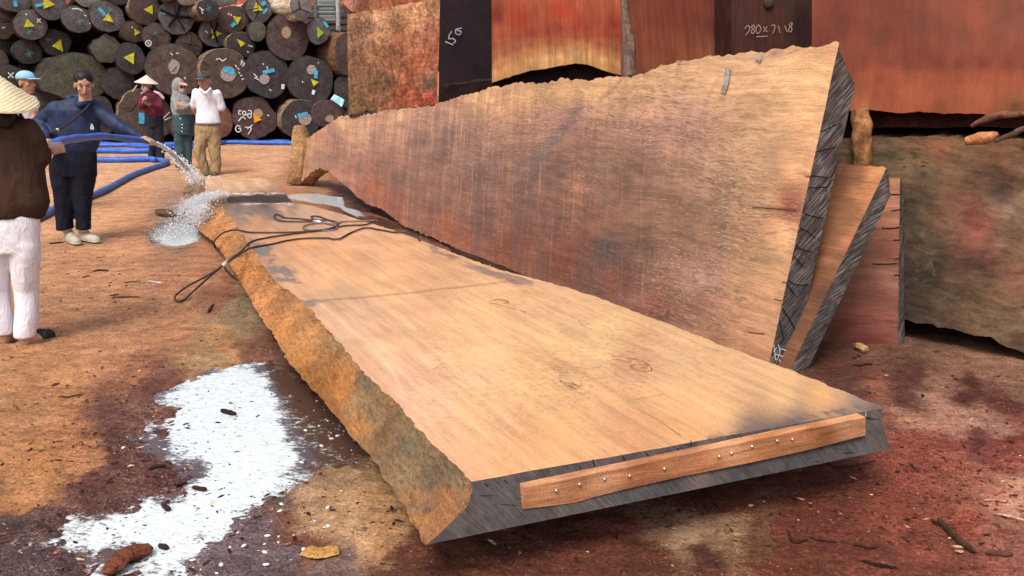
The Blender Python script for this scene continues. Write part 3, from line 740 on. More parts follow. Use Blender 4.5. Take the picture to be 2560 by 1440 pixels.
# chalk strokes on the end
M_chalk = simple('white_chalk', (0.72, 0.72, 0.72), 0.9, 0.2, 60)
def ribbon(bm, P, wd, n):
    P = [Vector(p) for p in P]
    prev = None
    for i, p in enumerate(P):
        d = (P[min(i + 1, len(P) - 1)] - P[max(i - 1, 0)]).normalized()
        s = d.cross(n).normalized() * wd * 0.5
        cur = (bm.verts.new(p + s), bm.verts.new(p - s))
        if prev: bm.faces.new((prev[0], prev[1], cur[1], cur[0]))
        prev = cur
def strokes(name, lines, plane, off, wd, mat, parent, label=None):
    p0, n = plane
    bm = bmesh.new()
    for L in lines:
        P = [ONP(u, v, (p0 + n * off, n)) for u, v in L]
        ribbon(bm, resample(P, max(2, len(P) * 4), True) if len(P) > 2 else P, wd, n)
    o = from_bm(name, bm, mat, parent, smooth=False)
    if label: o['label'] = label
    return o
endpl = (pA, EN)
rk = random.Random(4); ck = []
u_ = 1200
while u_ < 2200:
    vt = 1205 - (u_ - 1185) * .1805; vb = 1340 - (u_ - 1150) * .2035
    a0 = rk.uniform(0, .75); L_ = rk.uniform(.12, .5)
    v0 = vt + (vb - vt) * a0 + 3; v1 = min(v0 + (vb - vt) * L_, vb - 3)
    ck.append([(u_, v0), (u_ + (v1 - v0) * .35 + rk.uniform(-2, 2), (v0 + v1) / 2), (u_ + (v1 - v0) * .75, v1)])
    u_ += rk.uniform(9, 34)
M_crack = simple('open_crack', (0.006, 0.005, 0.005), 1.0, 0.1)
strokes('chalk_mark', [[(2165,1028),(2163,1060),(2158,1100)], [(2150,1108),(2158,1098)], [(2035,1125),(2042,1150)], [(2038,1124),(2065,1135),(2098,1140)]], endpl, 0.006, 0.0025, M_chalk, slab_root)
strokes('drying_crack', [[(1725,1185),(1726,1205),(1724,1222)], [(1727,1100),(1729,1114)], [(1482,1148),(1488,1170)], [(1556,1140),(1562,1150)], [(1440,1240),(1480,1262)], [(1540,1232),(1560,1256)],
  [(1190,1222),(1230,1250),(1300,1270)], [(1260,1200),(1290,1225)], [(2190,1040),(2205,1070),(2195,1100)], [(1950,1145),(1960,1160)]], endpl, 0.004, 0.0035, M_crack, slab_root)

strokes('hairline_check', ck, endpl, 0.0045, 0.0034, M_crack, slab_root)
M_mud = simple('dried_mud', (0.17, 0.085, 0.055), .9, .3, 60); M_mud2 = simple('dried_mud_pale', (0.30, 0.18, 0.12), .9, .3, 60)
def ell(u, v, rx, ry, a0=0, a1=360, tilt=0):
    return [(u + rx * math.cos(R(a)) + tilt * math.sin(R(a)), v + ry * math.sin(R(a))) for a in np.linspace(a0, a1, 16)]
fpl = (pA, SP_[1])
def jig(L, a=1.2): return [[(u + rk.uniform(-a, a), v + rk.uniform(-a * .6, a * .6)) for u, v in l] for l in L]
strokes('mud_print', jig([ell(1388, 926, 31, 9, 160, 400), ell(1388, 928, 24, 6, 180, 340)], 1.8), fpl, .006, .0022, M_mud2, slab_root)
strokes('mud_print', jig([[(1408,958),(1425,955),(1442,963)], [(1418,962),(1436,968),(1450,966)], [(1425,970),(1440,972)], [(1405,954),(1398,950)]], 1.5), fpl, .006, .0055, M_mud, slab_root)
strokes('mud_print', jig([[(1528,888),(1540,889)], [(1534,896),(1560,902),(1580,905)], [(1560,893),(1600,899),(1625,915)], [(1575,915),(1600,926),(1625,925),(1630,918)], [(1575,915),(1590,909),(1620,914)], [(1596,920),(1612,918)]], 1.5), fpl, .006, .0042, M_mud, slab_root)
strokes('mud_print', jig([ell(1248, 753, 22, 5, 200, 430), [(1225,757),(1262,764),(1290,772)], [(1240,748),(1262,752)], [(1300,776),(1318,782)]], 1.5), fpl, .006, .0045, M_mud, slab_root)
strokes('mud_print', jig([ell(1463, 803, 17, 7, 30, 250)], 1.2), fpl, .006, .003, M_mud2, slab_root)
strokes('mud_print', jig([[(1086,922),(1098,914),(1104,908)], [(1108,1043),(1132,1044)], [(1160,974),(1186,972)], [(1200,986),(1230,982),(1270,977)]], .8), fpl, .006, .0022, M_mud, slab_root)
strokes('surface_check', jig([[(1592,1020),(1640,1046),(1702,1088)], [(1625,920),(1680,940)], [(1568,1001),(1620,992),(1660,984)], [(1780,870),(1830,884),(1870,896)]], .6), fpl, .006, .0022, M_mud, slab_root)
# resting timbers below the slab
M_timber = wood_face('old_timber', gs=(3, 30, 30), con=0.3)
def timber(name, label, a, b, wd, ht, colr=(130, 88, 62), group=None, bev=.01):
    mid = (Vector(a) + Vector(b)) / 2
    r = empty(name, label, 'timber', frame(mid, Vector(b) - Vector(a), (0, 0, 1)), group=group)
    o = beam('beam', a, b, wd, ht, M_timber, r, col=lin(colr) * .8, wob=0.008, cuts=5)
    return r
e_ = (pB - pA).normalized(); l_ = (pC - (pA + pB) / 2).normalized()
for s_, hgt, lb in ((0.75, 0.105, 'dark timber bearer carrying the near end of the flat slab'), (5.5, .06, 'dark timber bearer carrying the middle of the flat slab')):
    c = (pA + pB) / 2 + l_ * s_
    zt = c.z - TH - 0.025
    c1 = c - e_ * 0.42; c2 = c + e_ * 0.42
    if s_ > 3: c1 = c - e_ * .3 ; c2 = c + e_ * .3
    timber('timber_bearer', lb, (c1.x, c1.y, zt / 2), (c2.x, c2.y, zt / 2), 0.12, zt, (70, 48, 36))

# ================================================================== LEANING SLABS
def leaner(name, label, near, far, topnear, lowpx, toppx, T, insT, cols, mats, nu, nv, nt, rough, jit, ends=(None, None), seed=0.0, kk=.9, bul=.02, insB=0.0, fd=None, **kw):
    pl = plane3(near, far, topnear)
    n = pl[1]
    r = empty(name, label, 'wood slab', frame(near, far - near, n))
    lo = [ONP(u, v, pl) for u, v in lowpx]; hi = [ONP(u, v, pl) for u, v in toppx]
    upd = (topnear - near).normalized()
    lob = [p - n * T + upd * insB for p in lo]; hib = [p - n * T - upd * insT for p in hi]
    objs, fc = slab(r, lo, hi, lob, hib, nu, nv, nt, mats, cols, rough=rough, bul=bul, jit=jit, k=kk, seed=seed, facedisp=fd, **kw)
    return r, pl, objs
P0 = G(1915, 935); P1 = G(738, 462)
_pl = None
d8 = P1 - P0; d8.normalize(); back = Vector((-d8.y, d8.x, 0));
if back.y < 0: back = -back
# height of the near upper corner: lean back until it lies on the sight line through (2097,108)
best = None
for s_ in np.linspace(0.2, 1.2, 400):
    q = P0 + back * s_
    rr = ray(2097, 108)
    # solve for z on that ray at the same x
    t = q.y / rr.y
    e = abs(rr.x * t - q.x)
    if best is None or e < best[0]: best = (e, s_, C0.z + rr.z * t)
PT = P0 + back * best[1]; PT.z = best[2]
print('leaning slab lean', best, 'len', (P1 - P0).length, 'flat slab w', (pB - pA).length, 'len', (pC - pA).length)
LOW = [(1917,937),(1850,905),(1700,846),(1500,762),(1350,703),(1250,668),(1180,640),(1150,628),(1124,612),(1095,600),(1069,589),(1040,578),(1011,566),(980,542),(953,521),(926,511),(905,500),(891,492),(867,465),(845,450),(830,436),(818,422),(800,421),(783,427),(768,440),(750,458)]
TOP = [(2097,108),(2050,112),(2000,116),(1950,120),(1905,128),(1850,133),(1800,140),(1760,146),(1700,152),(1650,166),(1620,180),(1590,190),(1560,190),(1500,192),(1480,200),(1450,199),(1400,195),(1370,206),(1340,208),(1300,205),(1270,214),(1230,216),(1190,232),(1150,240),(1120,252),(1100,255),(1085,264),(1040,268),(1000,272),(960,276),(930,284),(905,288),(880,302),(872,290),(850,290),(820,310),(800,325),(783,333),(772,345),(762,342),(748,338)]
LC = [(785,400,(168,128,108)),(800,360,(206,152,122)),(770,380,(216,162,124)),(760,430,(196,146,110)),(820,400,(160,118,104)),(840,350,(176,130,112)),(850,430,(196,134,108)),(900,330,(216,168,134)),(870,300,(226,176,136)),(900,400,(176,124,106)),(950,350,(186,136,116)),
 (1000,290,(222,172,138)),(1000,330,(206,154,126)),(1050,350,(150,116,106)),(1060,310,(188,142,118)),(1000,450,(142,106,94)),(930,470,(182,108,80)),(970,500,(176,98,72)),(960,410,(160,112,98)),(1100,510,(150,104,88)),(1100,560,(172,100,76)),(1150,600,(176,106,78)),(1100,400,(146,106,94)),(1140,290,(196,148,120)),(1130,340,(140,110,102)),
 (1200,250,(218,174,128)),(1250,270,(214,162,126)),(1200,350,(168,126,110)),(1200,450,(122,92,84)),(1300,500,(140,98,82)),(1300,600,(146,88,68)),(1250,640,(150,86,64)),(1200,560,(130,90,76)),(1300,330,(170,126,108)),(1330,400,(136,104,94)),
 (1400,225,(220,176,126)),(1400,300,(178,132,118)),(1450,350,(160,118,104)),(1450,470,(160,108,88)),(1500,420,(146,114,94)),(1380,420,(130,98,88)),(1500,550,(156,108,88)),(1550,700,(144,92,72)),(1650,760,(158,104,82)),(1400,650,(140,82,62)),(1450,600,(134,86,68)),(1400,540,(132,92,76)),(1550,480,(150,114,94)),(1600,600,(132,98,80)),(1520,620,(108,88,80)),
 (1300,235,(216,170,124)),(1500,215,(222,178,130)),(1600,210,(228,184,134)),(1600,260,(208,162,128)),(1600,330,(178,136,118)),(1600,420,(156,118,98)),(1700,190,(230,186,136)),(1700,260,(212,168,136)),(1700,330,(184,142,122)),(1700,450,(166,132,104)),(1700,600,(160,122,94)),(1750,700,(206,160,136)),(1760,760,(176,128,98)),
 (1800,400,(190,156,118)),(1800,500,(168,136,102)),(1810,570,(160,128,94)),(1700,520,(150,116,90)),(1780,640,(178,138,112)),(1800,820,(196,142,104)),(1850,850,(216,160,112)),(1850,760,(216,160,112)),(1880,880,(208,150,108)),
 (1800,190,(232,188,138)),(1850,160,(234,190,142)),(1900,300,(222,182,130)),(1900,400,(206,170,126)),(1900,500,(206,164,118)),(1880,650,(210,166,116)),(1950,200,(240,196,142)),(2040,180,(240,196,140)),(2030,250,(244,198,140)),(2050,130,(226,178,126)),(2000,400,(240,188,132)),(1980,520,(170,96,72)),(1960,600,(240,188,134)),(1930,700,(234,182,128)),(1900,760,(228,176,126)),(1900,850,(220,166,118))]
LE = [(900,500,(190,110,80)),(1000,560,(176,106,78)),(1150,630,(190,116,84)),(760,340,(206,164,120)),(850,290,(230,182,140)),(1000,270,(222,178,134)),(1200,220,(200,160,116)),(1500,190,(200,160,118)),(2000,115,(200,160,120)),(2130,200,(120,100,84))]
M_lface = wood_face('leaning_slab_sawn_wood', gs=(1.3, 16, 16), con=0.20, wav=0.16, fleck=0.55, saw=0.04, patch=0.13, bmp=0.4, dark=(0.13, 0.06, 0.045), light=(0.60, 0.42, 0.29), lightamt=0.6, gate_attr=True, streak=(R(-10), .42, 2.2, 4.2), fs=(9, 4.5), ls=(16, 6.0))
M_ledge = bark_mat('leaning_slab_live_edge', ridge=(9, 24, 24), amp=0.3, damt=0.35)
T1 = 0.19
FIBL = [(2050,200,.05),(1980,400,.1),(1940,700,.05),(1900,850,.1),(1850,150,.15),(1500,200,.1),(1250,240,.2),(1350,300,.9),(1500,290,1),(1600,270,1),(1650,300,1),(1500,250,.5),(1700,280,.9),(1750,350,1),(1800,420,1),(1850,480,1),(1880,560,.9),(1830,620,1),(1780,700,.9),(1820,760,.8),(1700,680,.9),(1650,790,.6),(1760,820,.8),(1450,370,.15),(1400,450,.1),(1550,450,.12),(1500,550,.1),(1600,560,.15),(1350,600,.1),(1500,680,.2),(1600,480,.2),(1455,465,.9),(1300,420,.3),(1200,360,.6),(1250,320,.8),(1100,480,.3),(1180,560,.4),(1000,400,.3),(900,400,.25),(1220,500,.5),(1700,430,.5),(1720,560,.3)]
STRL = [(2050,200,0),(1980,450,0),(1900,700,0),(1850,300,0),(1750,300,.05),(1700,480,.15),(1600,400,.3),(1600,550,.45),(1500,400,.4),(1500,600,.6),(1400,350,.5),(1400,550,.7),(1400,240,.15),(1200,260,.6),(1300,300,.6),(1300,500,.9),(1200,400,1),(1100,350,1),(1100,500,1),(1000,350,1),(1000,480,.9),(900,350,.9),(850,400,1),(780,380,.6),(1550,700,.4),(1700,700,.1),(1200,600,.8)]
def post_lean(V, uv, c):
    w2 = uv + np.stack([nz(V, 5, 1, 3), nz(V, 5, 2, 3)], 1) * 5
    c = c * (1 - .45 * seg(w2, [(1848, 514), (1900, 519), (1950, 523), (2000, 528)], 4.5))[:, None]
    # grey bruise bands leaning across the face
    for pts, wd, cc, am in (([(1450,270),(1400,330),(1340,400)], 14, (120,108,110), .6), ([(1570,180),(1540,215),(1500,250)], 5, (130,108,100), .55), ([(1800,195),(1770,250),(1750,300)], 3, (140,120,110), .4), ([(1700,150),(1690,190)], 5, (130,118,108), .5), ([(1930,135),(1960,118)], 9, (120,110,104), .5)):
        m_ = (seg(w2, pts, wd) * am)[:, None]; c = c * (1 - m_) + lin(cc) * .7 * m_
    # growth lines sweeping round the knot
    d = np.sqrt(((w2 - np.array([1460, 470])) / np.array([2.2, 1.0])) ** 2 @ np.ones(2))
    g = .10 * np.sin(d / 4.2 + nz(V, 2, 5, 3) * 2.5) * np.clip(1.5 - d / 120, 0, 1)
    c = c * (1 + g)[:, None]
    m_ = (np.clip(1.3 - d / 11, 0, 1) * .5)[:, None]; c = c * (1 - m_) + lin((200, 150, 122)) * .7 * m_
    # pinkish scuffed foot near the lower right
    e = w2 - np.array([1745, 705]); q = np.clip(1.2 - np.sqrt((e[:, 0] / 60) ** 2 + (e[:, 1] / 30) ** 2), 0, 1) * (0.5 + .5 * np.sin(e[:, 1] / 3.2 + e[:, 0] / 22))
    c = c * (1 + .28 * q - .10)[:, None] if False else c * (1 + .30 * (q - .2) * (q > 0))[:, None]
    l_ = (c @ np.array([.3, .55, .15]))[:, None]; c = c * .95 + l_ * .05
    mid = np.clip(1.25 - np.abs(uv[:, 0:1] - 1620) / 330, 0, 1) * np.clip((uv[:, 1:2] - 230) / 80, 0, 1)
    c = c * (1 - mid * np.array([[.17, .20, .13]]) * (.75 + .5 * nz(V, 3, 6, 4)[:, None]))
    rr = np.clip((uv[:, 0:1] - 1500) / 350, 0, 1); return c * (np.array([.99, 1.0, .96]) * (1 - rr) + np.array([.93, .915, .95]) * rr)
def lean_wav(P): return 0.006 * nz(P, 1.5, 4.0, 3)
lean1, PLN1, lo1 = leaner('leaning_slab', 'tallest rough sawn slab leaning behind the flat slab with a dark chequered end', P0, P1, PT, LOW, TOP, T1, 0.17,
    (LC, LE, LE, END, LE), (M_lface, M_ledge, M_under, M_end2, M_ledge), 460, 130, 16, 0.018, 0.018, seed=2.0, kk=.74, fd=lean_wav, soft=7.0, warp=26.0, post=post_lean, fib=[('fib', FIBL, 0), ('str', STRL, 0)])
# the checks and dark stains in its end and face
UPD = (PT - P0).normalized()
ENDN = (P0 - P1).normalized()
def lstrokes(name, L, wd, off=0.004, mat=None, par=None, pl=None): return strokes(name, L, pl or PLN1, off, wd, mat or M_crack, par or lean1)
lstrokes('drying_crack', [[(1880,518),(1940,522),(1990,527)], [(1870,830),(1900,834),(1912,834)], [(1935,748),(1955,752)], [(1955,705),(1972,708)], [(1985,632),(2002,634)], [(2012,440),(2030,441)]], 0.005, mat=simple('dark_check', (0.07, 0.028, 0.02), .9, .1))
endp1 = (P0 + ENDN * 0.0, ENDN)
for q0 in ([[(1998,528),(2020,538),(2058,546)], [(1990,570),(2020,580),(2040,596)], [(1972,612),(2000,622),(2030,630)], [(1972,640),(2010,668)], [(1960,700),(1990,712),(2020,712)], [(1948,712),(1990,740)], [(1940,770),(1975,800),(1992,830)], [(1925,800),(1960,850)], [(2030,440),(2070,444)], [(2040,380),(2090,368)], [(2050,330),(2100,308)], [(2020,470),(2066,468)]],):
    q = [[(max(u, 2097 - (v - 108) * .2171 + 3), v) for u, v in ln] for ln in q0]
    strokes('drying_crack', q, endp1, 0.010, 0.006, M_crack, lean1)
strokes('chalk_mark', [[(u + 20, v) for u, v in l_] for l_ in [[(1915,862),(1920,900),(1930,880),(1925,860)], [(1930,872),(1946,878),(1944,902),(1934,908),(1928,898)], [(1918,885),(1940,892)], [(1932,905),(1948,895)], [(1914,880),(1922,868)]]], endp1, 0.014, 0.005, M_chalk, lean1)
# grey mould smears on the upper face
M_smear = simple('grey_stain', (0.30, 0.27, 0.25), .8, .35, 40)
lstrokes('stain', [[(1893,150),(1900,136)], [(1820,170),(1812,215),(1806,230)], ], 0.05, 0.012, M_smear)
# flared foot flange at its far end
fl_root = lean1
FLp = [(735,314),(730,335),(728,365),(724,415),(717,460)]
FRp = [(737,316),(748,340),(756,366),(754,410),(752,462)]
pfl = (P1 + Vector((0, -0.18, 0)), Vector((-.35, -1, 0)).normalized())
a_ = resample([ONP(u, v, pfl) for u, v in FLp], 40, True); b_ = resample([ONP(u, v, pfl) for u, v in FRp], 40, True)
M_flange = bark_mat('flange_wood', ridge=(10, 34, 34), amp=0.28, damt=0.2)
fv = ruled(a_, b_, 40, 12); bk = ruled(a_ + np.array([.10, .28, 0]), b_ + np.array([.10, .22, 0]), 40, 12)
V = []; F = []
ring = np.concatenate([fv, bk[:, ::-1]], 1); ring = np.concatenate([ring, ring[:, :1]], 1)
qn = (nz(ring.reshape(-1, 3), 12, 3, 4) * 0.012).reshape(ring.shape[:2]); ring[:, :, 1] += qn
ring[:, -1] = ring[:, 0]
V = ring.reshape(-1, 3); F = gridfaces(ring.shape[0], ring.shape[1])
F += [[i for i in range(24)], [39 * 25 + i for i in range(24)][::-1]]
FLC = [(735,340,(196,156,110)),(740,400,(176,138,98)),(725,440,(166,130,92)),(755,400,(206,158,112)),(735,456,(120,90,64))]
mesh_np('root_flange', V, F, M_flange, lean1, paint(V, FLC, .85))

# second leaner
Q0 = G(1966, 944); Q1 = Q0 + d8 * 3.0
QT = ONP(2218, 420, (G(2040, 900) + back * 0.12, back)) if False else None
def topcorner(base, bk, u, v):
    best = None
    for s_ in np.linspace(0.0, 1.6, 600):
        q = base + bk * s_; rr = ray(u, v); t = q.y / rr.y
        e = abs(rr.x * t - q.x)
        if best is None or e < best[0]: best = (e, s_, C0.z + rr.z * t)
    q = base + bk * best[1]; q.z = best[2]
    print('corner', name_, best)
    return q
name_ = 'second'
QT = topcorner(Q0, back, 2216, 420)
C2 = [(2150,450,(160,114,82)),(2190,438,(220,156,106)),(2080,600,(140,100,72)),(2120,520,(156,112,80)),(2050,750,(122,84,60)),(2100,650,(150,104,76)),(2010,850,(128,88,60)),(2000,900,(120,84,60)),(2170,480,(214,146,100)),(2080,450,(176,126,90)),(2130,600,(196,130,90))]
M_l2 = wood_face('second_slab_wood', gs=(1.3, 20, 20), con=0.2, fleck=0.3, saw=0.04, patch=0.18)
lean2, PLN2, lo2 = leaner('leaning_slab', 'narrow brown slab leaning close behind the tallest slab, grey sawn end showing', Q0, Q1, QT,
    [(1966,944),(1900,918),(1800,880),(1700,830)], [(2216,420),(2180,416),(2140,411),(2095,409),(1950,405)], 0.13, 0.10,
    (C2, C2, C2, END, C2), (M_l2, M_ledge, M_under, M_end2, M_ledge), 100, 60, 10, 0.012, 0.012, seed=5.0, kk=.66)
# third, short, nearly upright
name_ = 'third'
U0 = G(2244, 874); back3 = Vector((0.35, 0.94, 0))
n3 = Vector((-0.30, -0.95, 0.10)).normalized()
PL3 = (U0, n3)
C3 = [(2150,600,(140,96,76)),(2240,500,(176,112,84)),(2235,460,(190,124,92)),(2200,560,(156,100,80)),(2200,650,(140,94,78)),(2230,700,(156,98,80)),(2200,760,(128,70,58)),(2200,810,(118,58,48)),(2180,845,(108,38,32)),(2120,830,(100,44,36)),(2235,620,(150,80,62)),(2225,800,(130,70,58))]
r3 = empty('leaning_slab', 'short dark red slab standing behind the two leaning ones, against the mossy log', 'wood slab', frame(U0, Vector((-0.95, 0.30, 0)), n3))
M_l3 = wood_face('third_slab_wood', gs=(1.3, 18, 18), con=0.22, fleck=0.4, saw=0.05, patch=0.2)
f3 = [ONP(u, v, PL3) for u, v in [(2244,874),(2150,866),(2068,858),(1960,850)]]; t3 = [ONP(u, v, PL3) for u, v in [(2250,446),(2180,440),(2100,438),(1990,436)]]
ex = Vector((0.02, 0, 0))
slab(r3, f3, t3, [p - n3 * 0.06 + Vector((.05, 0, 0)) for p in f3], [p - n3 * 0.06 - Vector((-.035, 0, .06)) for p in t3], 60, 60, 6,
     (M_l3, M_ledge, M_under, M_end2, M_ledge), (C3, C3, C3, END, C3), rough=0.006, jit=0.008, seed=8.0, k=.92, bul=0.004, soft=6.0, post=lambda V, uv, c: (c * .72 + (c @ np.array([.3, .55, .15]))[:, None] * .28) * np.array([1.04, 1.0, .84]))
strokes('drying_crack', [[(2205,570),(2228,571),(2250,568)], [(2180,660),(2215,660),(2245,659)], [(2225,486),(2250,486)], [(2228,527),(2250,524)], [(2232,600),(2250,600)], [(2236,648),(2250,646)], [(2236,688),(2250,688)]], PL3, 0.004, 0.006, M_crack, r3)

# ================================================================== STACKED FLITCHES (squared logs)
def flitch(label, plane, lo, hi, T, cols, mat, edge_mat, nu=120, nv=80, nt=10, rough=0.015, jit=0.01, seed=0.0, kk=.8, warp=34.0, soft=10.0, backshift=(0, 0, 0), name='squared_log', cat='log', post=None, fd=None, bul=0.01, endm=None):
    p0, n = plane
    lo = [ONP(u, v, plane) if len(q) == 0 else q for (u, v), q in [((a[0], a[1]), ()) for a in lo]]
    hi = [ONP(u, v, plane) for u, v in hi]
    r = empty(name, label, cat, frame(lo[0], lo[-1] - lo[0], n))
    bs = Vector(backshift)
    slab(r, lo, hi, [p - n * T + bs for p in lo], [p - n * T + bs for p in hi], nu, nv, nt, (mat, edge_mat, edge_mat, endm or edge_mat, endm or edge_mat), (cols, cols, cols, cols, cols),
         rough=rough, jit=jit, seed=seed, k=kk, facedisp=fd, bul=bul, warp=warp, soft=soft, post=post)
    return r
cA, cB = G(2260, 858), G(2560, 912)
dC = (cB - cA).normalized(); nC = Vector((dC.y, -dC.x, 0))
if nC.y > 0: nC = -nC
PLC = (cA, nC)
def lump(a, s, sd): return lambda P: a * nz(P, s, sd, 4)
CC = [(2200,400,(94,84,60)),(2160,500,(80,72,52)),(2300,450,(88,78,58)),(2300,400,(116,100,66)),(2400,380,(128,108,72)),(2340,370,(140,95,60)),(2520,380,(140,104,72)),(2450,450,(124,98,72)),(2350,540,(118,92,66)),(2400,500,(130,92,66)),(2450,580,(146,88,68)),(2430,540,(120,72,58)),(2480,640,(120,78,60)),(2450,700,(108,88,62)),(2330,620,(84,74,56)),(2300,700,(68,62,48)),(2280,560,(92,84,62)),(2380,740,(100,84,60)),(2500,800,(128,112,78)),(2440,800,(118,100,70)),(2280,780,(66,58,48)),(2540,520,(150,128,96)),(2540,700,(140,104,74)),(2550,850,(110,92,66)),(2520,620,(150,120,88)),(2340,690,(60,54,42)),(2500,480,(100,84,70)),(2450,660,(90,58,46))]
M_moss = wood_face('mossy_weathered_wood', gs=(1.6, 9, 9), con=0.30, wav=0.3, fleck=0.7, saw=0.0, patch=0.36, bmp=0.7, dark=(0.03, 0.022, 0.015), light=(0.22, 0.19, 0.10), lightamt=0.35)
M_logedge = bark_mat('dark_log_edge', ridge=(5, 12, 12), amp=0.4)
logC = flitch('mossy greenish brown squared log lying lowest at the far right', PLC,
   [(2020,720),(2100,740),(2200,775),(2260,802),(2330,812),(2400,830),(2470,842),(2520,868),(2560,882),(2700,930),(2900,990)],
   [(2020,350),(2080,348),(2180,344),(2260,345),(2350,342),(2450,350),(2560,348),(2700,345),(2900,340)], 1.1, CC, M_moss, M_logedge, 200, 110, 12, 0.02, 0.012, 3.0, .80, 30.0, 6.0, post=lambda V, uv, c: (c * .85 + (c @ np.array([.3, .55, .15]))[:, None] * .15) * np.array([1.10, .965, .98]), fd=lump(0.012, 3, 2))
CD = [(u_, 158, (136,72,54)) for u_ in range(2160, 2600, 60)] + [(u_, 192, (182,98,68)) for u_ in range(2180, 2600, 60)] + [(u_, 230, (184,104,72)) for u_ in range(2180, 2600, 90)] + [(2060,100,(128,66,52)),(2100,60,(126,66,54)),(2100,180,(150,76,56)),(2200,100,(132,74,58)),(2300,60,(130,76,60)),(2300,140,(138,74,56)),(2400,100,(144,84,66)),(2530,60,(152,92,74)),(2540,160,(150,84,64)),(2200,200,(156,82,60)),(2200,240,(182,98,66)),(2160,260,(190,120,80)),(2300,220,(184,104,72)),(2450,230,(186,108,78)),(2400,190,(166,90,66)),(2540,240,(168,112,74)),(2500,200,(172,96,68)),(2350,272,(150,84,58)),(2300,165,(150,78,58)),(2540,265,(120,80,54))]
M_red = wood_face('red_brown_sawn_wood', gs=(9, 1.1, 9), con=0.10, wav=0.12, fleck=0.12, saw=0.02, patch=0.16, bmp=0.2, dark=(0.08, 0.03, 0.02), rough=0.6)
PLD = (cA + Vector((0, 0, 0)) + nC * 0.03, nC)
logD = flitch('huge red brown squared log lying on the mossy log at the far right', PLD,
   [(2028,290),(2080,282),(2135,275),(2200,277),(2250,284),(2300,279),(2350,284),(2420,282),(2480,288),(2560,284),(2700,284),(2900,280)],
   [(2032,-260),(2200,-270),(2560,-280),(2900,-290)], 1.1, CD, M_red, M_logedge, 200, 130, 10, 0.012, 0.006, 6.0, .68, 9.0, 6.0)
# its dark ragged underside
PLD2 = (cA + nC * -0.05, nC)
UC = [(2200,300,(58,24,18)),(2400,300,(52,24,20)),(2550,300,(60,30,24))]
lo_ = resample([ONP(u, v, PLD2) for u, v in [(2150,320),(2250,318),(2350,320),(2450,316),(2560,322),(2900,330)]], 90); hi_ = resample([ONP(u, v, PLD2) for u, v in [(2150,276),(2560,282),(2900,280)]], 90)
bs_ = np.array((-nC * 0.9)[:])
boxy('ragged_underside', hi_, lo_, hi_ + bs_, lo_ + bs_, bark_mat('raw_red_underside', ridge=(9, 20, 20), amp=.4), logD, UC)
# dark backing beams added behind the gaps to hide the sky
gap_backing = timber('timber_bearer', 'thick dark bearer between the mossy log and the red log above', AT(2040, 322, cA.y + .55), AT(3000, 322, cA.y + .45), 0.3, 0.24, (26, 16, 12))

timber('timber_bearer', 'dark bearer in the shadow under the mossy log', (1.9, 6.15, .1), (4.6, 4.45, .1), .2, .2, (30, 20, 16))  # added beam, keeps sky light out of the gap below the log
# row further back
yB = AT(1400, 200, 9.4).y
PB1 = (Vector((0, 9.2, 0)), Vector((0.0, -1, 0)))
CB1 = [(1235, 199, (206, 156, 100)), (1235, 183, (222, 176, 118)), (1235, 165, (196, 132, 84)), (1235, 143, (160, 88, 60)), (1235, 117, (148, 78, 56)), (1262, 188, (206, 156, 100)), (1262, 172, (222, 176, 118)), (1262, 154, (196, 132, 84)), (1262, 132, (160, 88, 60)), (1262, 106, (148, 78, 56)), (1290, 178, (206, 156, 100)), (1290, 162, (222, 176, 118)), (1290, 144, (196, 132, 84)), (1290, 122, (160, 88, 60)), (1290, 96, (148, 78, 56)), (1330, 167, (206, 156, 100)), (1330, 151, (222, 176, 118)), (1330, 133, (196, 132, 84)), (1330, 111, (160, 88, 60)), (1330, 85, (148, 78, 56)), (1370, 161, (206, 156, 100)), (1370, 145, (222, 176, 118)), (1370, 127, (196, 132, 84)), (1370, 105, (160, 88, 60)), (1370, 79, (148, 78, 56)), (1400, 156, (206, 156, 100)), (1400, 140, (222, 176, 118)), (1400, 122, (196, 132, 84)), (1400, 100, (160, 88, 60)), (1400, 74, (148, 78, 56)), (1440, 150, (206, 156, 100)), (1440, 134, (222, 176, 118)), (1440, 116, (196, 132, 84)), (1440, 94, (160, 88, 60)), (1440, 68, (148, 78, 56)), (1470, 153, (206, 156, 100)), (1470, 137, (222, 176, 118)), (1470, 119, (196, 132, 84)), (1470, 97, (160, 88, 60)), (1470, 71, (148, 78, 56)), (1510, 167, (206, 156, 100)), (1510, 151, (222, 176, 118)), (1510, 133, (196, 132, 84)), (1510, 111, (160, 88, 60)), (1510, 85, (148, 78, 56)), (1540, 177, (206, 156, 100)), (1540, 161, (222, 176, 118)), (1540, 143, (196, 132, 84)), (1540, 121, (160, 88, 60)), (1540, 95, (148, 78, 56)), (1560, 181, (206, 156, 100)), (1560, 165, (222, 176, 118)), (1560, 147, (196, 132, 84)), (1560, 125, (160, 88, 60)), (1560, 99, (148, 78, 56))] + [(1240,40,(120,56,40)),(1300,50,(168,72,46)),(1400,30,(174,72,50)),(1450,60,(164,68,52)),(1540,60,(140,66,50)),(1400,110,(158,84,60)),(1500,110,(156,80,60)),(1250,170,(186,110,70)),(1290,160,(190,116,74)),(1430,145,(212,166,112)),(1370,155,(214,164,110)),(1310,180,(204,150,98)),(1250,200,(190,130,84)),(1530,165,(190,122,78)),(1480,165,(196,140,90)),(1555,180,(170,100,66))]
M_redv = wood_face('orange_red_sawn_wood', gs=(16, 0.9, 16), con=0.2, wav=0.05, fleck=0.35, saw=0.05, patch=0.14, bmp=0.25, dark=(0.06, 0.02, 0.015), sawdir='X', rough=0.55)
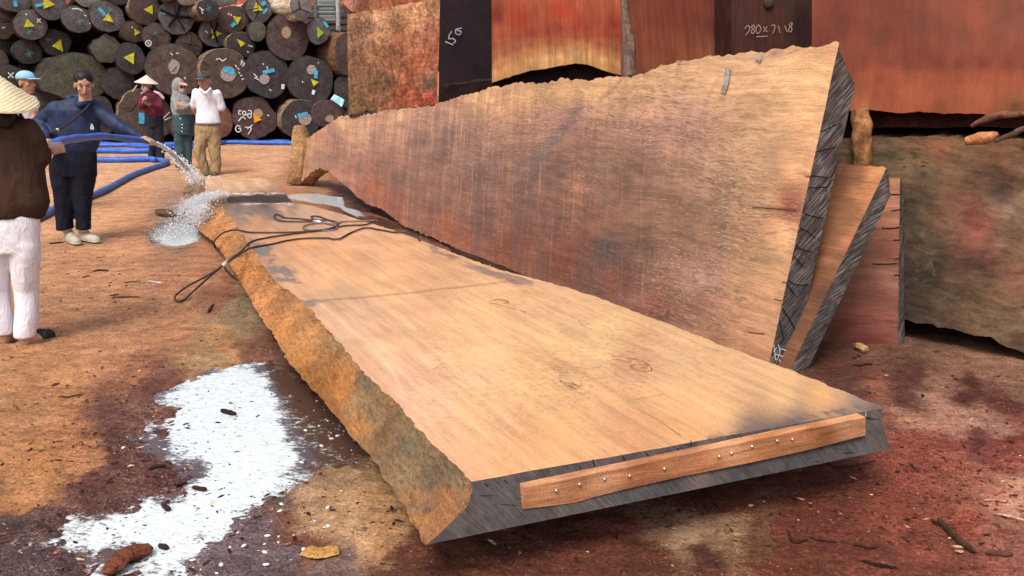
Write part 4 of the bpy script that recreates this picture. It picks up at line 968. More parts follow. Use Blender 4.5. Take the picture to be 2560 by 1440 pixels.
flitch('orange red squared log with a pale arched lower edge, behind the tallest slab', PB1,
   [(1230,207),(1262,196),(1290,186),(1330,176),(1370,170),(1400,165),(1440,158),(1470,162),(1510,176),(1540,186),(1568,190)], [(1228,-200),(1568,-200)], 1.6, CB1, M_redv, M_logedge, 110, 110, 10, 0.02, 0.008, 4.0, .85, 9.0, 5.0, post=lambda V, uv, c: c * np.where(uv[:, 1:2] < 95, np.array([[1.05, .72, .70]]), 1.0))
CB2 = [(1600,60,(140,72,50)),(1700,40,(140,66,48)),(1780,60,(120,62,52)),(1650,120,(146,76,52)),(1750,120,(150,84,60)),(1800,130,(170,108,74)),(1640,150,(160,92,64)),(1820,60,(96,52,44))]
PB2 = (Vector((0, 9.0, 0)), Vector((0.0, -1, 0)))
flitch('dull red squared log right of the bleached grey pole, behind the tallest slab', PB2,
   [(1574,200),(1650,190),(1750,180),(1827,170)], [(1572,-200),(1828,-200)], 1.5, CB2, M_redv, M_logedge, 60, 60, 8, 0.012, 0.006, 7.0, .72)
PB3 = (Vector((0, 8.3, 0)), Vector((0.0, -1, 0)))
CB3 = [(1850,60,(92,54,48)),(1920,40,(104,62,48)),(1950,100,(98,58,46)),(1880,120,(96,50,42)),(1940,160,(88,46,38)),(2010,60,(50,24,22)),(2020,120,(46,22,20))]
b3 = flitch('dark brown squared log with chalk figures, between the dull red and huge red logs', PB3,
   [(1829,190),(1900,185),(2040,180)], [(1829,-200),(2040,-200)], 1.4, CB3, M_redv, M_logedge, 60, 60, 8, 0.01, 0.005, 9.0, .5)
CH280 = [[(1862,72),(1868,64),(1874,68),(1872,78),(1864,88)], [(1884,62),(1878,68),(1886,76),(1882,84),(1878,78),(1886,68),(1884,62)], [(1896,62),(1890,70),(1892,82),(1898,82),(1902,70),(1896,62)], [(1908,66),(1918,80)], [(1918,66),(1908,80)],
   [(1928,64),(1938,64),(1932,84)], [(1946,64),(1950,82)], [(1962,64),(1968,80)], [(1980,56),(1973,62),(1980,72),(1976,80),(1971,74),(1980,62),(1980,56)], [(1890,92),(1920,90)]]
strokes('chalk_figures', CH280, PB3, 0.03, 0.008, simple('faint_chalk', (0.30, 0.22, 0.19), .9, .2, 50), b3)
# knot
bm = bmesh.new(); kp = ONP(1922, 6, (PB3[0] + PB3[1] * .02, PB3[1]))
bmesh.ops.create_uvsphere(bm, u_segments=16, v_segments=8, radius=0.045, matrix=Matrix.Translation(kp) @ Matrix.Diagonal((1, .4, 1.2, 1)))
from_bm('knot', bm, simple('knot_wood', (0.06, 0.035, 0.02), .8, .5, 60), b3)
# lower log under the row, raised and near-black to keep the gap dark
PBL = (Vector((0, 9.32, 0)), Vector((0.0, -1, 0)))
flitch('dark lower log glimpsed under the arched edge of the orange red log', PBL,
   [(1100,400),(1500,400),(2000,400)], [(1100,215),(1240,200),(1300,150),(1560,150),(2000,150)], 1.3, [(1300,200,(40,24,20))], M_logedge, M_logedge, 60, 20, 6, 0.02, 0.02, 2.0, .7)
# barky block A and the face beside it, its shade painted near-black
PA = (AT(868, 200, 11.75), Vector((0.10, -1, 0)).normalized())
CA = [(880,60,(180,140,108)),(950,50,(216,172,132)),(1040,30,(222,178,130)),(1090,20,(190,150,112)),(900,100,(150,116,92)),(960,85,(200,160,118)),(930,70,(120,98,80)),(1000,100,(196,130,98)),(1080,60,(190,130,104)),(880,170,(156,120,92)),(920,160,(152,112,80)),(990,150,(150,106,76)),(1020,180,(186,116,84)),(1060,150,(196,124,92)),(960,200,(122,96,74)),(900,230,(132,106,80)),(1020,230,(192,108,78)),(1070,210,(128,110,96)),(960,250,(150,110,82)),(890,260,(130,108,70)),(1060,250,(176,92,66)),(1000,262,(160,96,72)),(1080,248,(170,84,62)),(980,130,(140,100,74))]
M_blockA = bark_mat('weathered_log_side', ridge=(20, 5, 20), amp=0.34, dark=(0.07, 0.05, 0.035), damt=0.6, grit=30, bmp=0.9)
lgA = flitch('weathered brown squared log with rough bark top, left of the dark end marked 156', PA,
   [(872,292),(878,286),(900,283),(920,277),(960,281),(985,272),(1020,270),(1060,266),(1092,260)], [(868,38),(900,30),(960,20),(1020,10),(1060,2),(1102,-4)], 1.3, CA, M_blockA, M_logedge, 110, 110, 12, 0.03, 0.012, 3.3, .84, fd=lump(0.02, 4, 6), post=lambda V, uv, c: c * np.array([1.07, .96, .96]))
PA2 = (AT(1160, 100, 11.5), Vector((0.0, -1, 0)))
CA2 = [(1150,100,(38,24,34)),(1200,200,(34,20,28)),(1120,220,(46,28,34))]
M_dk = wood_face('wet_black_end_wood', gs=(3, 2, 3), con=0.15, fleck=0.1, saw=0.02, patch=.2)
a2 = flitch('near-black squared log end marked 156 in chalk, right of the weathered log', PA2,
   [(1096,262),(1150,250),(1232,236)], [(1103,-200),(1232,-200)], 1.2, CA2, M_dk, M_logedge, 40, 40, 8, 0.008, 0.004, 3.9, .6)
strokes('chalk_figures', [[(1113,104),(1133,112)], [(1124,84),(1122,97),(1132,96),(1139,103),(1134,107)], [(1126,84),(1129,78)], [(1155,70),(1140,74),(1140,84),(1150,86),(1152,78),(1142,76)]], PA2, 0.03, 0.011, simple('grey_chalk', (0.42, 0.40, 0.42), .9, .2, 50), a2)
flitch('flat sawn log lying on top of the weathered log at the top edge', (AT(868, 200, 11.9), Vector((0.10, -1, 0)).normalized()),
   [(853,4),(880,30),(900,32),(960,22),(1030,8),(1102,-4)], [(853,-120),(880,-120),(960,-120),(1102,-120)], 1.0, [(900,20,(130,84,60)),(980,5,(160,100,74)),(870,5,(196,140,120))], M_blockA, M_logedge, 60, 24, 6, 0.02, 0.01, 6.3, .8)
# bleached pole in front of the red row
PPo = [(1560,-30),(1562,20),(1564,50),(1569,90),(1572,120),(1571,160),(1573,188)]
P3 = [AT(u, v, 8.75) for u, v in PPo]
M_pole = bark_mat('bleached_pole_wood', ridge=(30, 30, 5), amp=0.3, damt=0.3, grit=40)
o = tube('pole', P3, 0.058, M_pole, None, 14, 60, r_fn=lambda t: (0.72 + 0.05 * math.sin(t * 20) if t < 0.4 else 0.72 + min(1, (t - 0.4) * 3.2) * 0.5))
me = o.data; a = me.color_attributes.new('Col', 'FLOAT_COLOR', 'POINT'); a.data.foreach_set('color', np.tile(np.append(lin((128, 104, 92)) * .9, 1), (len(me.vertices), 1)).ravel())
tag(o, 'bleached grey pole standing between the orange red and dull red logs', 'pole')
# stub of wood standing in front of the mossy log
P3 = [ONP(u, v, (cA + nC * 0.07, nC)) for u, v in [(2150,272),(2152,300),(2156,330),(2154,360),(2156,395),(2155,412)]]
o = tube('wood_stub', P3, 0.055, bark_mat('stub_wood', ridge=(20, 20, 5), amp=0.35, damt=.4, grit=40), None, 16, 60, r_fn=lambda t: 0.98 + 0.05 * math.sin(t * 5))
me = o.data; a = me.color_attributes.new('Col', 'FLOAT_COLOR', 'POINT'); a.data.foreach_set('color', np.tile(np.append(lin((150, 108, 70)) * .9, 1), (len(me.vertices), 1)).ravel())
for v in me.vertices: v.co += mn.noise_vector(v.co * 14) * 0.012
tag(o, 'rough splintered stub of wood upright under the huge red log', 'wood piece')
# pale splinter and long sliver above the mossy log
def sliver(name, label, px, plane, r0, colr, cat='wood piece', prof=None):
    P = [ONP(u, v, plane) for u, v in px]
    o = tube(name, P, r0, M_stub2, None, 8, 30, r_fn=prof or (lambda t: 0.25 + 1.0 * math.sin(math.pi * min(1, 0.15 + t * 0.8))))
    me = o.data; a = me.color_attributes.new('Col', 'FLOAT_COLOR', 'POINT'); a.data.foreach_set('color', np.tile(np.append(lin(colr) * .85, 1), (len(me.vertices), 1)).ravel())
    for v in me.vertices: v.co += mn.noise_vector(v.co * 22) * 0.008
    tag(o, label, cat); return o
M_stub2 = bark_mat('splinter_wood', ridge=(20, 20, 20), amp=0.25, damt=.2, grit=50)
plf = (cA + nC * 0.16, nC)
sliver('splinter', 'pale orange splinter with a frayed dark end on top of the mossy log', [(2413,352),(2430,350),(2450,346),(2480,340),(2496,333)], plf, 0.028, (226, 152, 106))
sliver('sliver', 'long grey brown sliver of bark lying on the mossy log at the right edge', [(2485,352),(2520,340),(2560,322),(2600,305)], plf, 0.014, (110, 84, 70))
sliver('sliver', 'curled brown bark strip under the bottom edge of the huge red log', [(2428,316),(2450,304),(2480,292),(2530,286),(2580,284)], plf, 0.016, (120, 84, 66))

# ================================================================== LOG PILE (far left)
def log_end_mat(name, base, tint, ringc=0.18):
    m = MT(name); o = m.obj()
    flat = m.map(o, (1, 1, 0.0))
    n1 = m.noise(o, 7, 6, 0.7)
    rings = m.wave(m.vadd(flat, m.noise(o, 3, 3, out='Color'), 0.08), 17, 1.2, 3, 1.5, kind='RINGS', dr='Z')
    c = m.mix(m.mr(n1, 0.40, 0.62, 0, 1), base, tint)
    c = m.mul(c, m.mr(rings, 0, 1, (1 - ringc) * .98, (1 + ringc) * .98))
    c = m.mul(c, m.mr(m.noise(o, 40, 5, 0.8), 0.38, 0.62, 0.6, 1.4))
    c = m.mix(m.mr(m.noise(o, 2.2, 4, 0.6), 0.5, 0.7, 0, .6), c, m.mix(1.0, c, (0.55, 0.5, 0.5), 'MULTIPLY'))
    nv = m.node('ShaderNodeVectorMath'); nv.operation = 'NORMALIZE'; m.put(nv.inputs[0], m.vadd(flat, m.noise(o, 4, 3, out='Color'), 0.03))
    ox = m.node('ShaderNodeObjectInfo'); nv2 = m.node('ShaderNodeVectorMath'); nv2.operation = 'ADD'; m.put(nv2.inputs[0], nv.outputs[0]); m.put(nv2.inputs[1], ox.outputs['Random'])
    rad = m.noise(nv2.outputs[0], 4.2, 4, 0.6)
    ck = m.mr(m.math('ABSOLUTE', m.math('SUBTRACT', rad, 0.5)), 0.004, 0.014, .8, 0)
    ck = m.math('MULTIPLY', ck, m.mr(m.noise(o, 3.5, 3, .6), .44, .56, 0, 1))
    c = m.mix(ck, c, (0.010, 0.009, 0.010))
    return m.out(c, 0.85, m.bump(m.math('ADD', n1, m.math('MULTIPLY', rings, .3)), 0.5, 0.02), 0.2)
M_ends = {
 'g': log_end_mat('grey_log_end', (0.085, 0.078, 0.082), (0.15, 0.14, 0.14)),
 'd': log_end_mat('dark_log_end', (0.040, 0.036, 0.040), (0.075, 0.066, 0.066)),
 'b': log_end_mat('brown_log_end', (0.075, 0.052, 0.042), (0.125, 0.092, 0.078)),
 'r': log_end_mat('reddish_log_end', (0.16, 0.07, 0.045), (0.20, 0.10, 0.075)),
 'm': log_end_mat('purple_brown_log_end', (0.072, 0.046, 0.046), (0.115, 0.078, 0.076)),
 'l': log_end_mat('pale_grey_log_end', (0.17, 0.155, 0.145), (0.27, 0.25, 0.23)),
 'o': log_end_mat('mossy_log_end', (0.075, 0.075, 0.055), (0.13, 0.125, 0.095)),
}
def bark_plain(name, col):
    m = MT(name); o = m.obj()
    a = m.noise(m.map(o, (9, 9, 1.6)), 1.0, 6, 0.75); b = m.noise(o, 24, 5, 0.8)
    c = m.mul(tuple(col), m.mr(a, 0.38, 0.62, 0.55, 1.45)); c = m.mul(c, m.mr(b, 0.38, 0.62, 0.65, 1.35))
    return m.out(c, 0.92, m.bump(m.math('ADD', a, b), 0.9, 0.03), 0.15)
M_bark = {'d': bark_plain('dark_bark', (0.045, 0.035, 0.03)), 't': bark_plain('tan_bark', (0.22, 0.15, 0.095)), 'l': bark_plain('stripped_pale_log', (0.50, 0.40, 0.30)), 'b': bark_plain('brown_bark', (0.16, 0.085, 0.05))}
M_yel = simple('yellow_paint', (0.52, 0.49, 0.03), 0.8, .32, 22)
M_org = simple('orange_paint', (0.75, 0.33, 0.02), 0.7, .12, 30)
M_grn = simple('green_paint', (0.26, 0.40, 0.03), 0.7, .2, 30)
M_cyan = simple('cyan_paint', (0.07, 0.38, 0.58), 0.8, .3, 22)
M_teal = simple('teal_crayon', (0.09, 0.26, 0.25), 0.8, .2, 50)
M_white = simple('white_paint', (0.72, 0.73, 0.74), 0.8, .1, 40)
M_tanp = simple('tan_heartwood', (0.36, 0.24, 0.16), 0.9, .35, 50)
M_discw = simple('whitish_mark', (0.33, 0.28, 0.26), 0.9, .45, 40)
M_blk = simple('black_crack', (0.004, 0.004, 0.004), 1.0, .1)

LOGN = 0
def poly_mark(name, pts, plane, off, mat, parent):
    p0, n = plane
    bm = bmesh.new()
    vs = [bm.verts.new(ONP(u, v, (p0 + n * off, n))) for u, v in pts]
    bm.faces.new(vs)
    return from_bm(name, bm, mat, parent, smooth=False)
def disc_pts(u, v, rx, ry=None, n=18, wob=0.08):
    ry = ry or rx; r_ = random.Random(int(u * 7 + v))
    return [(u + rx * (1 + r_.uniform(-wob, wob)) * math.cos(2 * math.pi * k / n), v + ry * (1 + r_.uniform(-wob, wob)) * math.sin(2 * math.pi * k / n)) for k in range(n)]
def ring_lines(u, v, r): return [[(u + r * math.cos(a), v + r * math.sin(a)) for a in np.linspace(0, 2 * math.pi, 14)]]
def log(u, v, rx, ry, kind, bk, label, turn=4, tri=(), cyan=(), chalk=(), crack=(), disc=None, teal=(), tag_=(), wob=0.05, y=None, L=4.5, rot=0.0):
    global LOGN
    LOGN += 1
    r0 = random.Random(LOGN)
    y = (20.0 if y is None else y) + r0.uniform(-0.30, 0.30)
    c = AT(u, v, y)
    ax = Vector((c.x, c.y, 0)).normalized()
    t = R(turn + r0.uniform(-1.5, 1.5))
    ax = Vector((ax.x * math.cos(t) - ax.y * math.sin(t), ax.x * math.sin(t) + ax.y * math.cos(t), 0))
    n = -ax
    root = empty('log', label, 'log', frame(c, Vector((n.y, -n.x, 0)) * -1, n), group='logs stacked in the pile at the far left')
    M = np.array(root.matrix_basis)
    sx = rx * y / FPX; sy = ry * y / FPX
    NS = 56
    prof = []
    for k in range(NS):
        a = 2 * math.pi * k / NS
        f = 1 + wob * 1.5 * (mn.fractal(Vector((math.cos(a) * 0.9 + LOGN * 3.7, math.sin(a) * 0.9, LOGN)), 0.8, 2.0, 3)) * 1.6 + wob * 0.35 * mn.noise(Vector((math.cos(a) * 5, math.sin(a) * 5, LOGN * 2.2)))
        ca, sa = math.cos(a + rot), math.sin(a + rot)
        prof.append((math.cos(a) * sx * f, math.sin(a) * sy * f))
    prof = np.array(prof)
    # end face
    V = [[0, 0, 0.012]]; F = []
    NR = 7
    for j in range(1, NR + 1):
        q = j / NR
        for k in range(NS):
            x, yy = prof[k] * q * (0.975 if j == NR else 0.985)
            V.append([x, yy, 0.012 * (1 - q ** 4) + 0.008 * mn.noise(Vector((x * 5, yy * 5, LOGN)))])
    for k in range(NS): F.append([0, 1 + k, 1 + (k + 1) % NS])
    for j in range(NR - 1):
        for k in range(NS):
            a = 1 + j * NS + k; b = 1 + j * NS + (k + 1) % NS
            F.append([a, a + NS, b + NS, b])
    off = len(V)
    V = np.array(V) @ M[:3, :3].T + M[:3, 3]
    mesh_np('end_face', V, F, M_ends[kind], root)
    V = []; F = []
    zs = [0.004, -0.012, -0.05, -0.15, -0.4, -0.8, -1.4, -2.2, -3.2, -L]
    for j, z in enumerate(zs):
        for k in range(NS):
            s = (0.975, 0.995, 1.0)[j] if j < 3 else 1.0
            b = 1 + (0.03 * mn.noise(Vector((prof[k][0] * 4, prof[k][1] * 4, z * 2 + LOGN))) if j > 1 else 0)
            V.append([prof[k][0] * s * b, prof[k][1] * s * b, z])
    for j in range(len(zs) - 1):
        for k in range(NS):
            k2 = (k + 1) % NS
            F.append([j * NS + k, (j + 1) * NS + k, (j + 1) * NS + k2, j * NS + k2])
    F.append([(len(zs) - 1) * NS + k for k in range(NS)])
    V = np.array(V) @ M[:3, :3].T + M[:3, 3]
    mesh_np('bark', V, F, M_bark[bk], root)
    pl = (c, n)
    px = y / FPX
    O = 0.028
    if disc: poly_mark('heart', disc_pts(*disc[:-1]), pl, O, {'t': M_tanp, 'w': M_discw}[disc[-1]], root)
    for q in cyan: strokes('blue_paint_stroke', [q[0]], pl, O + .006, q[1] * px, M_cyan, root)
    for q in tri:
        mt = {'y': M_yel, 'o': M_org, 'g': M_grn}[q[1] if len(q) > 1 and isinstance(q[1], str) else 'y']
        poly_mark('painted_triangle', q[0], pl, O + .012, mt, root)
    if teal: strokes('crayon_scribble', teal, pl, O + .004, 1.6 * px, M_teal, root)
    if chalk: strokes('chalk_mark', [q for q in chalk], pl, O + .008, 2.2 * px, M_white, root)
    if crack:
        for q in crack: strokes('drying_crack', [q[0]], pl, O + .018, q[1] * px, M_blk, root)
    for q in tag_: poly_mark('paper_tag', q, pl, O + .014, M_white, root)
    return root
def T3(u, v, s, d, a='y'):
    """triangle centred at u, v with radius s pointing at angle d (deg, image sense)"""
    r0 = random.Random(int(u + v)); out = []
    for k in range(3):
        an = R(d + 120 * k)
        f = 1 + r0.uniform(-0.12, 0.18)
        out.append((u + s * f * math.cos(an), v + s * f * math.sin(an)))
    return (out, a)
def X3(u, v, s): return [[(u - s, v - s), (u + s, v + s)], [(u + s, v - s), (u - s, v + s)]]
def scrib(u, v, s=8): return [[(u - s * .5, v - s), (u + s * .5, v + s)], [(u + s * .5, v - s * .7), (u - s * .4, v + s * .9)], [(u - s, v + s * .3), (u + s, v - s * .1)]]

# top rows
log(35, -4, 39, 34, 'g', 'd', 'grey log end with a short blue stroke, leftmost along the top edge', cyan=[([(36,2),(40,16)], 8)])
log(4, 58, 31, 36, 'b', 'd', 'brownish log end cut off by the left edge, split by a dark line', crack=[([(-10,44),(14,50)], 2), ([(2,56),(26,54)], 2)], chalk=[[(5,70),(12,68)]])
log(124, 8, 38, 40, 'g', 'd', 'grey log end at the top edge, yellow triangle pointing right beside a blue stroke', tri=[([(108,-8),(137,11),(109,22)], 'y')], cyan=[([(89,15),(108,10)], 7)])
log(77, 61, 37, 36, 'g', 'd', 'grey log end with a yellow triangle pointing up and a white cross', tri=[([(67,46),(87,66),(60,68)], 'y')], chalk=X3(97, 51, 5) + [[(64,33),(67,38)]], teal=scrib(73, 79, 8))
log(70, 129, 33, 30, 'd', 'd', 'dark log end with one teal scribble, left of the yellow triangle pointing left', teal=scrib(73, 133, 10))
log(140, 107, 35, 32, 'd', 'd', 'dark log end with a large yellow triangle pointing left, above the big trunk', tri=[([(130,115),(152,97),(158,130)], 'y')], teal=[[(114,96),(124,102)], [(118,102),(126,98)]])
log(195, 49, 37, 31, 'g', 'd', 'grey log end with a faint teal scribble and two white dabs', teal=scrib(199, 53, 10), chalk=[[(210,38),(216,40)], [(223,57),(227,60)], [(180,22),(196,22),(206,28)]])
log(265, 41, 39, 38, 'g', 'd', 'grey log end with a blue stroke running down to a yellow triangle', tri=[([(271,32),(284,56),(257,50)], 'y')], cyan=[([(246,20),(256,30),(262,40)], 8)], teal=scrib(275, 25, 5))
log(219, -6, 30, 23, 'l', 'd', 'pale log end cut off by the top edge, second from the left there')
log(362, 20, 37, 38, 'b', 't', 'brownish log end with a yellow triangle pointing left, below the top edge', turn=14, tri=[([(359,23),(381,12),(382,37)], 'y')])
log(334, 80, 28, 26, 'b', 'd', 'small log end with a small yellow triangle pointing right', turn=16, tri=[([(336,71),(351,81),(337,89)], 'y')], chalk=[[(329,66),(331,71)]])
log(391, 91, 32, 34, 'b', 'd', 'cracked brown log end with a small white ring mark', chalk=ring_lines(371, 108, 7) + [[(369,105),(373,111)]], crack=[([(392,96),(370,84)], 1.2), ([(392,96),(414,84)], 1.2), ([(392,96),(394,122)], 1.2)], teal=scrib(388, 82, 4))
log(262, 122, 34, 33, 'o', 'd', 'mossy rough log end with no mark, right of the large left-pointing triangle', wob=.12)
log(328, 146, 35, 37, 'd', 'd', 'dark log end with an olive yellow triangle pointing left, beside the mossy one', tri=[([(309,143),(336,131),(334,161)], 'y')])
log(0, 150, 18, 26, 'b', 'd', 'narrow sliver of a log end at the left edge, above the white cross one')
log(190, 193, 84, 56, 'o', 'd', 'largest oval trunk in the pile, dull and unmarked behind the person in navy', turn=12, wob=.06, crack=[])
log(298, 208, 38, 42, 'd', 'd', 'dark unmarked log end between the large oval trunk and the conical hat')
log(22, 188, 34, 26, 'd', 'd', 'dark log end with a bold white cross beside the pale blue cap', chalk=X3(27, 188, 7))
log(440, 43, 41, 40, 'g', 'd', 'grey log end split by a thick black star of cracks', crack=[([(440,42),(400,24)], 6), ([(440,42),(478,44)], 7), ([(440,42),(452,12)], 5), ([(440,42),(422,68)], 6), ([(442,42),(462,76)], 3), ([(440,42),(436,12)], 2)], cyan=[([(402,32),(414,36)], 2.5)], chalk=[[(452,9),(454,13)]])
log(472, 112, 31, 33, 'b', 'd', 'brown log end with thin star cracks and no paint', crack=[([(476,112),(452,106)], 2), ([(476,112),(500,116)], 2), ([(476,112),(480,88)], 1.4), ([(476,112),(470,126)], 2), ([(476,112),(492,132)], 1.4)])
log(520, 24, 27, 25, 'd', 't', 'small dark log end with a white figure seven', turn=16, chalk=[[(498,18),(510,26),(503,22)], [(503,21),(507,35)]], teal=scrib(522, 20, 8))
log(584, 47, 37, 31, 'b', 't', 'brown log end with a yellow triangle pointing down over a blue stroke', turn=12, tri=[([(582,40),(603,43),(594,62)], 'y')], cyan=[([(578,66),(588,57)], 8)], chalk=[[(571,32),(573,38)], [(577,34),(579,40)]])
log(534, 82, 34, 34, 'g', 'd', 'grey log end with a yellow triangle split by black cracks', tri=[([(528,70),(555,84),(530,98)], 'y')], crack=[([(536,82),(526,56)], 3), ([(536,82),(545,54)], 4), ([(536,82),(544,106)], 5), ([(536,82),(524,92)], 3), ([(536,82),(518,96)], 1.5)], chalk=[[(512,76),(520,82)]])
log(648, 23, 31, 32, 'g', 'd', 'pale grey log end with a yellow triangle pointing up and blue paint, cracked', tri=[([(640,5),(658,26),(632,28)], 'y')], cyan=[([(654,12),(664,6)], 8), ([(658,34),(668,22)], 5)], crack=[([(646,18),(640,-4)], 2), ([(646,20),(618,26)], 2), ([(646,24),(638,48)], 2)])
log(643, 78, 21, 25, 'o', 'd', 'smallest log end, greyish olive, left of the purple brown disc with a tan heart', crack=[])
log(718, 93, 52, 55, 'm', 'd', 'big purple brown log end with a round tan heart', disc=(716, 81, 12, 15, 't'), chalk=[], crack=[([(690,60),(698,84)], 1)], wob=.03, tag_=[], teal=[])
log(603, 112, 35, 30, 'd', 't', 'dark log end with a small yellow triangle and a white dash', turn=9, tri=[([(592,97),(614,108),(602,118)], 'y')], chalk=[[(620,113),(632,117)], [(618,128),(621,131)]])
log(752, 18, 27, 30, 'l', 'l', 'pale split log end on a light stripped trunk near the top edge', turn=22, crack=[([(750,22),(746,2)], 2.5), ([(750,22),(726,34)], 2.5), ([(750,22),(774,32)], 2.5)])
log(796, 78, 27, 32, 'g', 'd', 'grey log end with a green triangle pointing right and pale blue paint', tri=[([(792,66),(810,82),(794,96)], 'g')], cyan=[([(810,54),(820,68)], 6)])
log(866, 134, 30, 52, 'b', 'b', 'brown barked log end half hidden behind the weathered squared log', turn=24)
log(436, 176, 66, 63, 'b', 'd', 'very big brown log end with a round whitish heart, behind the grey hood', disc=(435, 167, 14, 18, 'w'), crack=[([(430,180),(443,165)], 2), ([(436,150),(434,130)], 1)], chalk=[[(426,132),(432,138)], [(440,134),(446,132)], [(462,192),(463,198)], [(446,196),(450,199)]], wob=.03)
log(563, 184, 58, 60, 'b', 't', 'very big log end with blue paint over a white disc, behind the white polo shirt', turn=9, disc=(570, 185, 19, 20, 'w'), cyan=[([(558,172),(572,176),(586,182)], 13)], chalk=[[(602,152),(610,158)], [(606,150),(602,162)], [(612,158),(606,166)], [(588,162),(592,168)], [(594,170),(598,174)], [(596,180),(600,184)], [(600,190),(606,188)], [(604,198),(610,197)], [(540,150),(548,146),(556,152),(566,146)]], wob=.025)
log(665, 186, 55, 56, 'd', 'd', 'big dark log end with a blue stroke above a round heart and a white tag', disc=(661, 198, 13, 13, 'w'), cyan=[([(657,182),(672,178),(686,175)], 9)], tag_=[[(704,210),(712,211),(710,223),(703,222)]], chalk=[[(673,223),(678,227)], [(634,184),(644,194)], [(636,194),(648,200)], [(657,158),(659,162)], [(667,166),(669,172)]], wob=.035)
log(777, 201, 56, 56, 'd', 'd', 'big dark log end with a blue stroke over a yellow triangle and a white tag', disc=(779, 174, 12, 12, 'w'), cyan=[([(791,176),(789,196)], 9)], tri=[([(777,197),(797,205),(784,216)], 'y')], tag_=[[(781,224),(789,227),(785,237),(779,235)]], chalk=[[(795,156),(797,158)], [(756,203),(757,207)]], wob=.03)
log(632, 292, 53, 52, 'm', 'd', 'heart-shaped dark red log end with white letters and an orange triangle', disc=(645, 284, 12, 12, 't'), tri=[([(633,283),(655,299),(636,307)], 'o')], wob=.09,
    chalk=[[(604,278),(598,276),(597,285),(602,286)], [(609,277),(606,284),(612,288),(614,280),(609,277)], [(620,276),(628,278),(627,294),(620,292),(621,284),(627,285)], [(621,284),(614,288)], [(596,303),(606,292),(614,298)], [(601,316),(593,314),(589,322),(594,330),(602,326),(600,320),(596,322)], [(613,318),(628,320),(620,336)], [(618,322),(632,312)], [(668,287),(673,290)]])
log(752, 298, 48, 47, 'd', 't', 'dark log end, blue stroke over its round heart, bottom row beside the root flange', turn=9, disc=(763, 298, 16, 15, 'w'), cyan=[([(744,290),(754,287),(770,284)], 9)], chalk=[[(738,288),(741,296)]])
log(818, 284, 42, 34, 'm', 't', 'brown log end with a small tan heart, bottom row, rightmost', turn=10, disc=(824, 297, 11, 9, 't'))
log(868, 228, 30, 40, 'd', 'd', 'dark log mostly hidden behind the left edge of the weathered squared log')
log(555, 305, 26, 40, 'r', 'd', 'reddish brown log end just right of the man in the white shirt')
log(365, 288, 68, 60, 'b', 't', 'large ragged brown log end behind the person in the maroon sweater', wob=.08, crack=[([(350,256),(340,262),(332,276),(322,280)], 2)], cyan=[([(354,282),(354,309)], 13)], chalk=[[(408,296),(424,280)], [(412,300),(430,292)]])
log(248, 290, 38, 50, 'd', 'd', 'dark unmarked log end behind the navy jacket sleeve')
log(100, 272, 48, 52, 'd', 'd', 'dark log end behind the man with the pale blue cap')
log(460, 320, 34, 30, 'b', 'd', 'brown log end in the bottom row behind the grey hoodie')
log(300, -14, 34, 24, 'd', 'd', 'dark log end cut off by the top edge, above the small right-pointing triangle')
log(468, -12, 26, 22, 'l', 'l', 'light grey log end cut off by the top edge, above the star-cracked one')
log(560, -6, 34, 20, 'l', 'l', 'light log lying across the top row between two marked ends', turn=20)
log(416, -16, 22, 20, 'd', 'd', 'dark log end at the top edge, above and left of the star-cracked one')
log(700, 22, 26, 24, 'l', 'l', 'cream stripped log lying behind the topmost painted ends', turn=22, y=20.8)
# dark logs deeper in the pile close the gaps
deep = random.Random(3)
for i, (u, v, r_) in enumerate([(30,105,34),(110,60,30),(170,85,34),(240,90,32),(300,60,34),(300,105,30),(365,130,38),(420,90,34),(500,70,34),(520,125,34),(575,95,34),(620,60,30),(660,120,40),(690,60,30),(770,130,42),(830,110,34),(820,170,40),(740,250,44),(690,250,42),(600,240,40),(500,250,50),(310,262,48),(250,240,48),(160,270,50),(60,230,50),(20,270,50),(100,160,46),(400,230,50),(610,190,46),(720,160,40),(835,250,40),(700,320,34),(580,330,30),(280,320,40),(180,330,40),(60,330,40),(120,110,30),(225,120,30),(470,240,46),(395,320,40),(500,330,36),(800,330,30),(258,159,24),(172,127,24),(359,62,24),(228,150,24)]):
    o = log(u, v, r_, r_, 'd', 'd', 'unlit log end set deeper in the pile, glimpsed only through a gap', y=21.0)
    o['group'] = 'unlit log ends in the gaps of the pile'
# blocks that keep the pile off the ground
M_bl = simple('weathered_block', (0.20, 0.12, 0.08), .85, .3, 12)
for nm, lab, (ua, va), (ub, vb), z_, colr in [('chock', 'short upright brown wood block right of the man in the white shirt', (572,352), (582,352), .52, (120,76,52)), ('chock', 'orange brown wedge under the bottom row beside the dark log with a blue stroke', (684,352), (724,352), .14, (170,96,66)), ('chock', 'brown block under the logs behind the maroon sweater', (268,352), (300,352), .16, (120,80,60))]:
    a_, b_ = G(ua, va), G(ub, vb)
    b = beam(nm, (a_.x, a_.y, z_ / 2), (b_.x, b_.y, z_ / 2), .25, z_, M_bl, None, wob=.02, cuts=3)
    tag(b, lab, 'wood block')
# pale blue scrap of tarpaulin on the pile
pl = (AT(845, 255, 19.2), Vector((0.2, -1, 0.25)).normalized())
g_ = ruled(resample([ONP(827, 248, pl), ONP(836, 236, pl)], 8), resample([ONP(855, 268, pl), ONP(862, 250, pl)], 8), 8, 10)
g_[:, :, 1] += (nz(g_.reshape(-1, 3), 6, 1, 3) * 0.05).reshape(8, 10)
o = mesh_np('tarp_scrap', g_.reshape(-1, 3), gridfaces(8, 10), simple('light_blue_tarp', (0.35, 0.72, 0.76), .5, .1, 20)); tag(o, 'crumpled pale cyan scrap of tarp tucked between logs near the bottom right of the pile', 'tarp')
mo = o.modifiers.new('thick', 'SOLIDIFY'); mo.thickness = 0.01

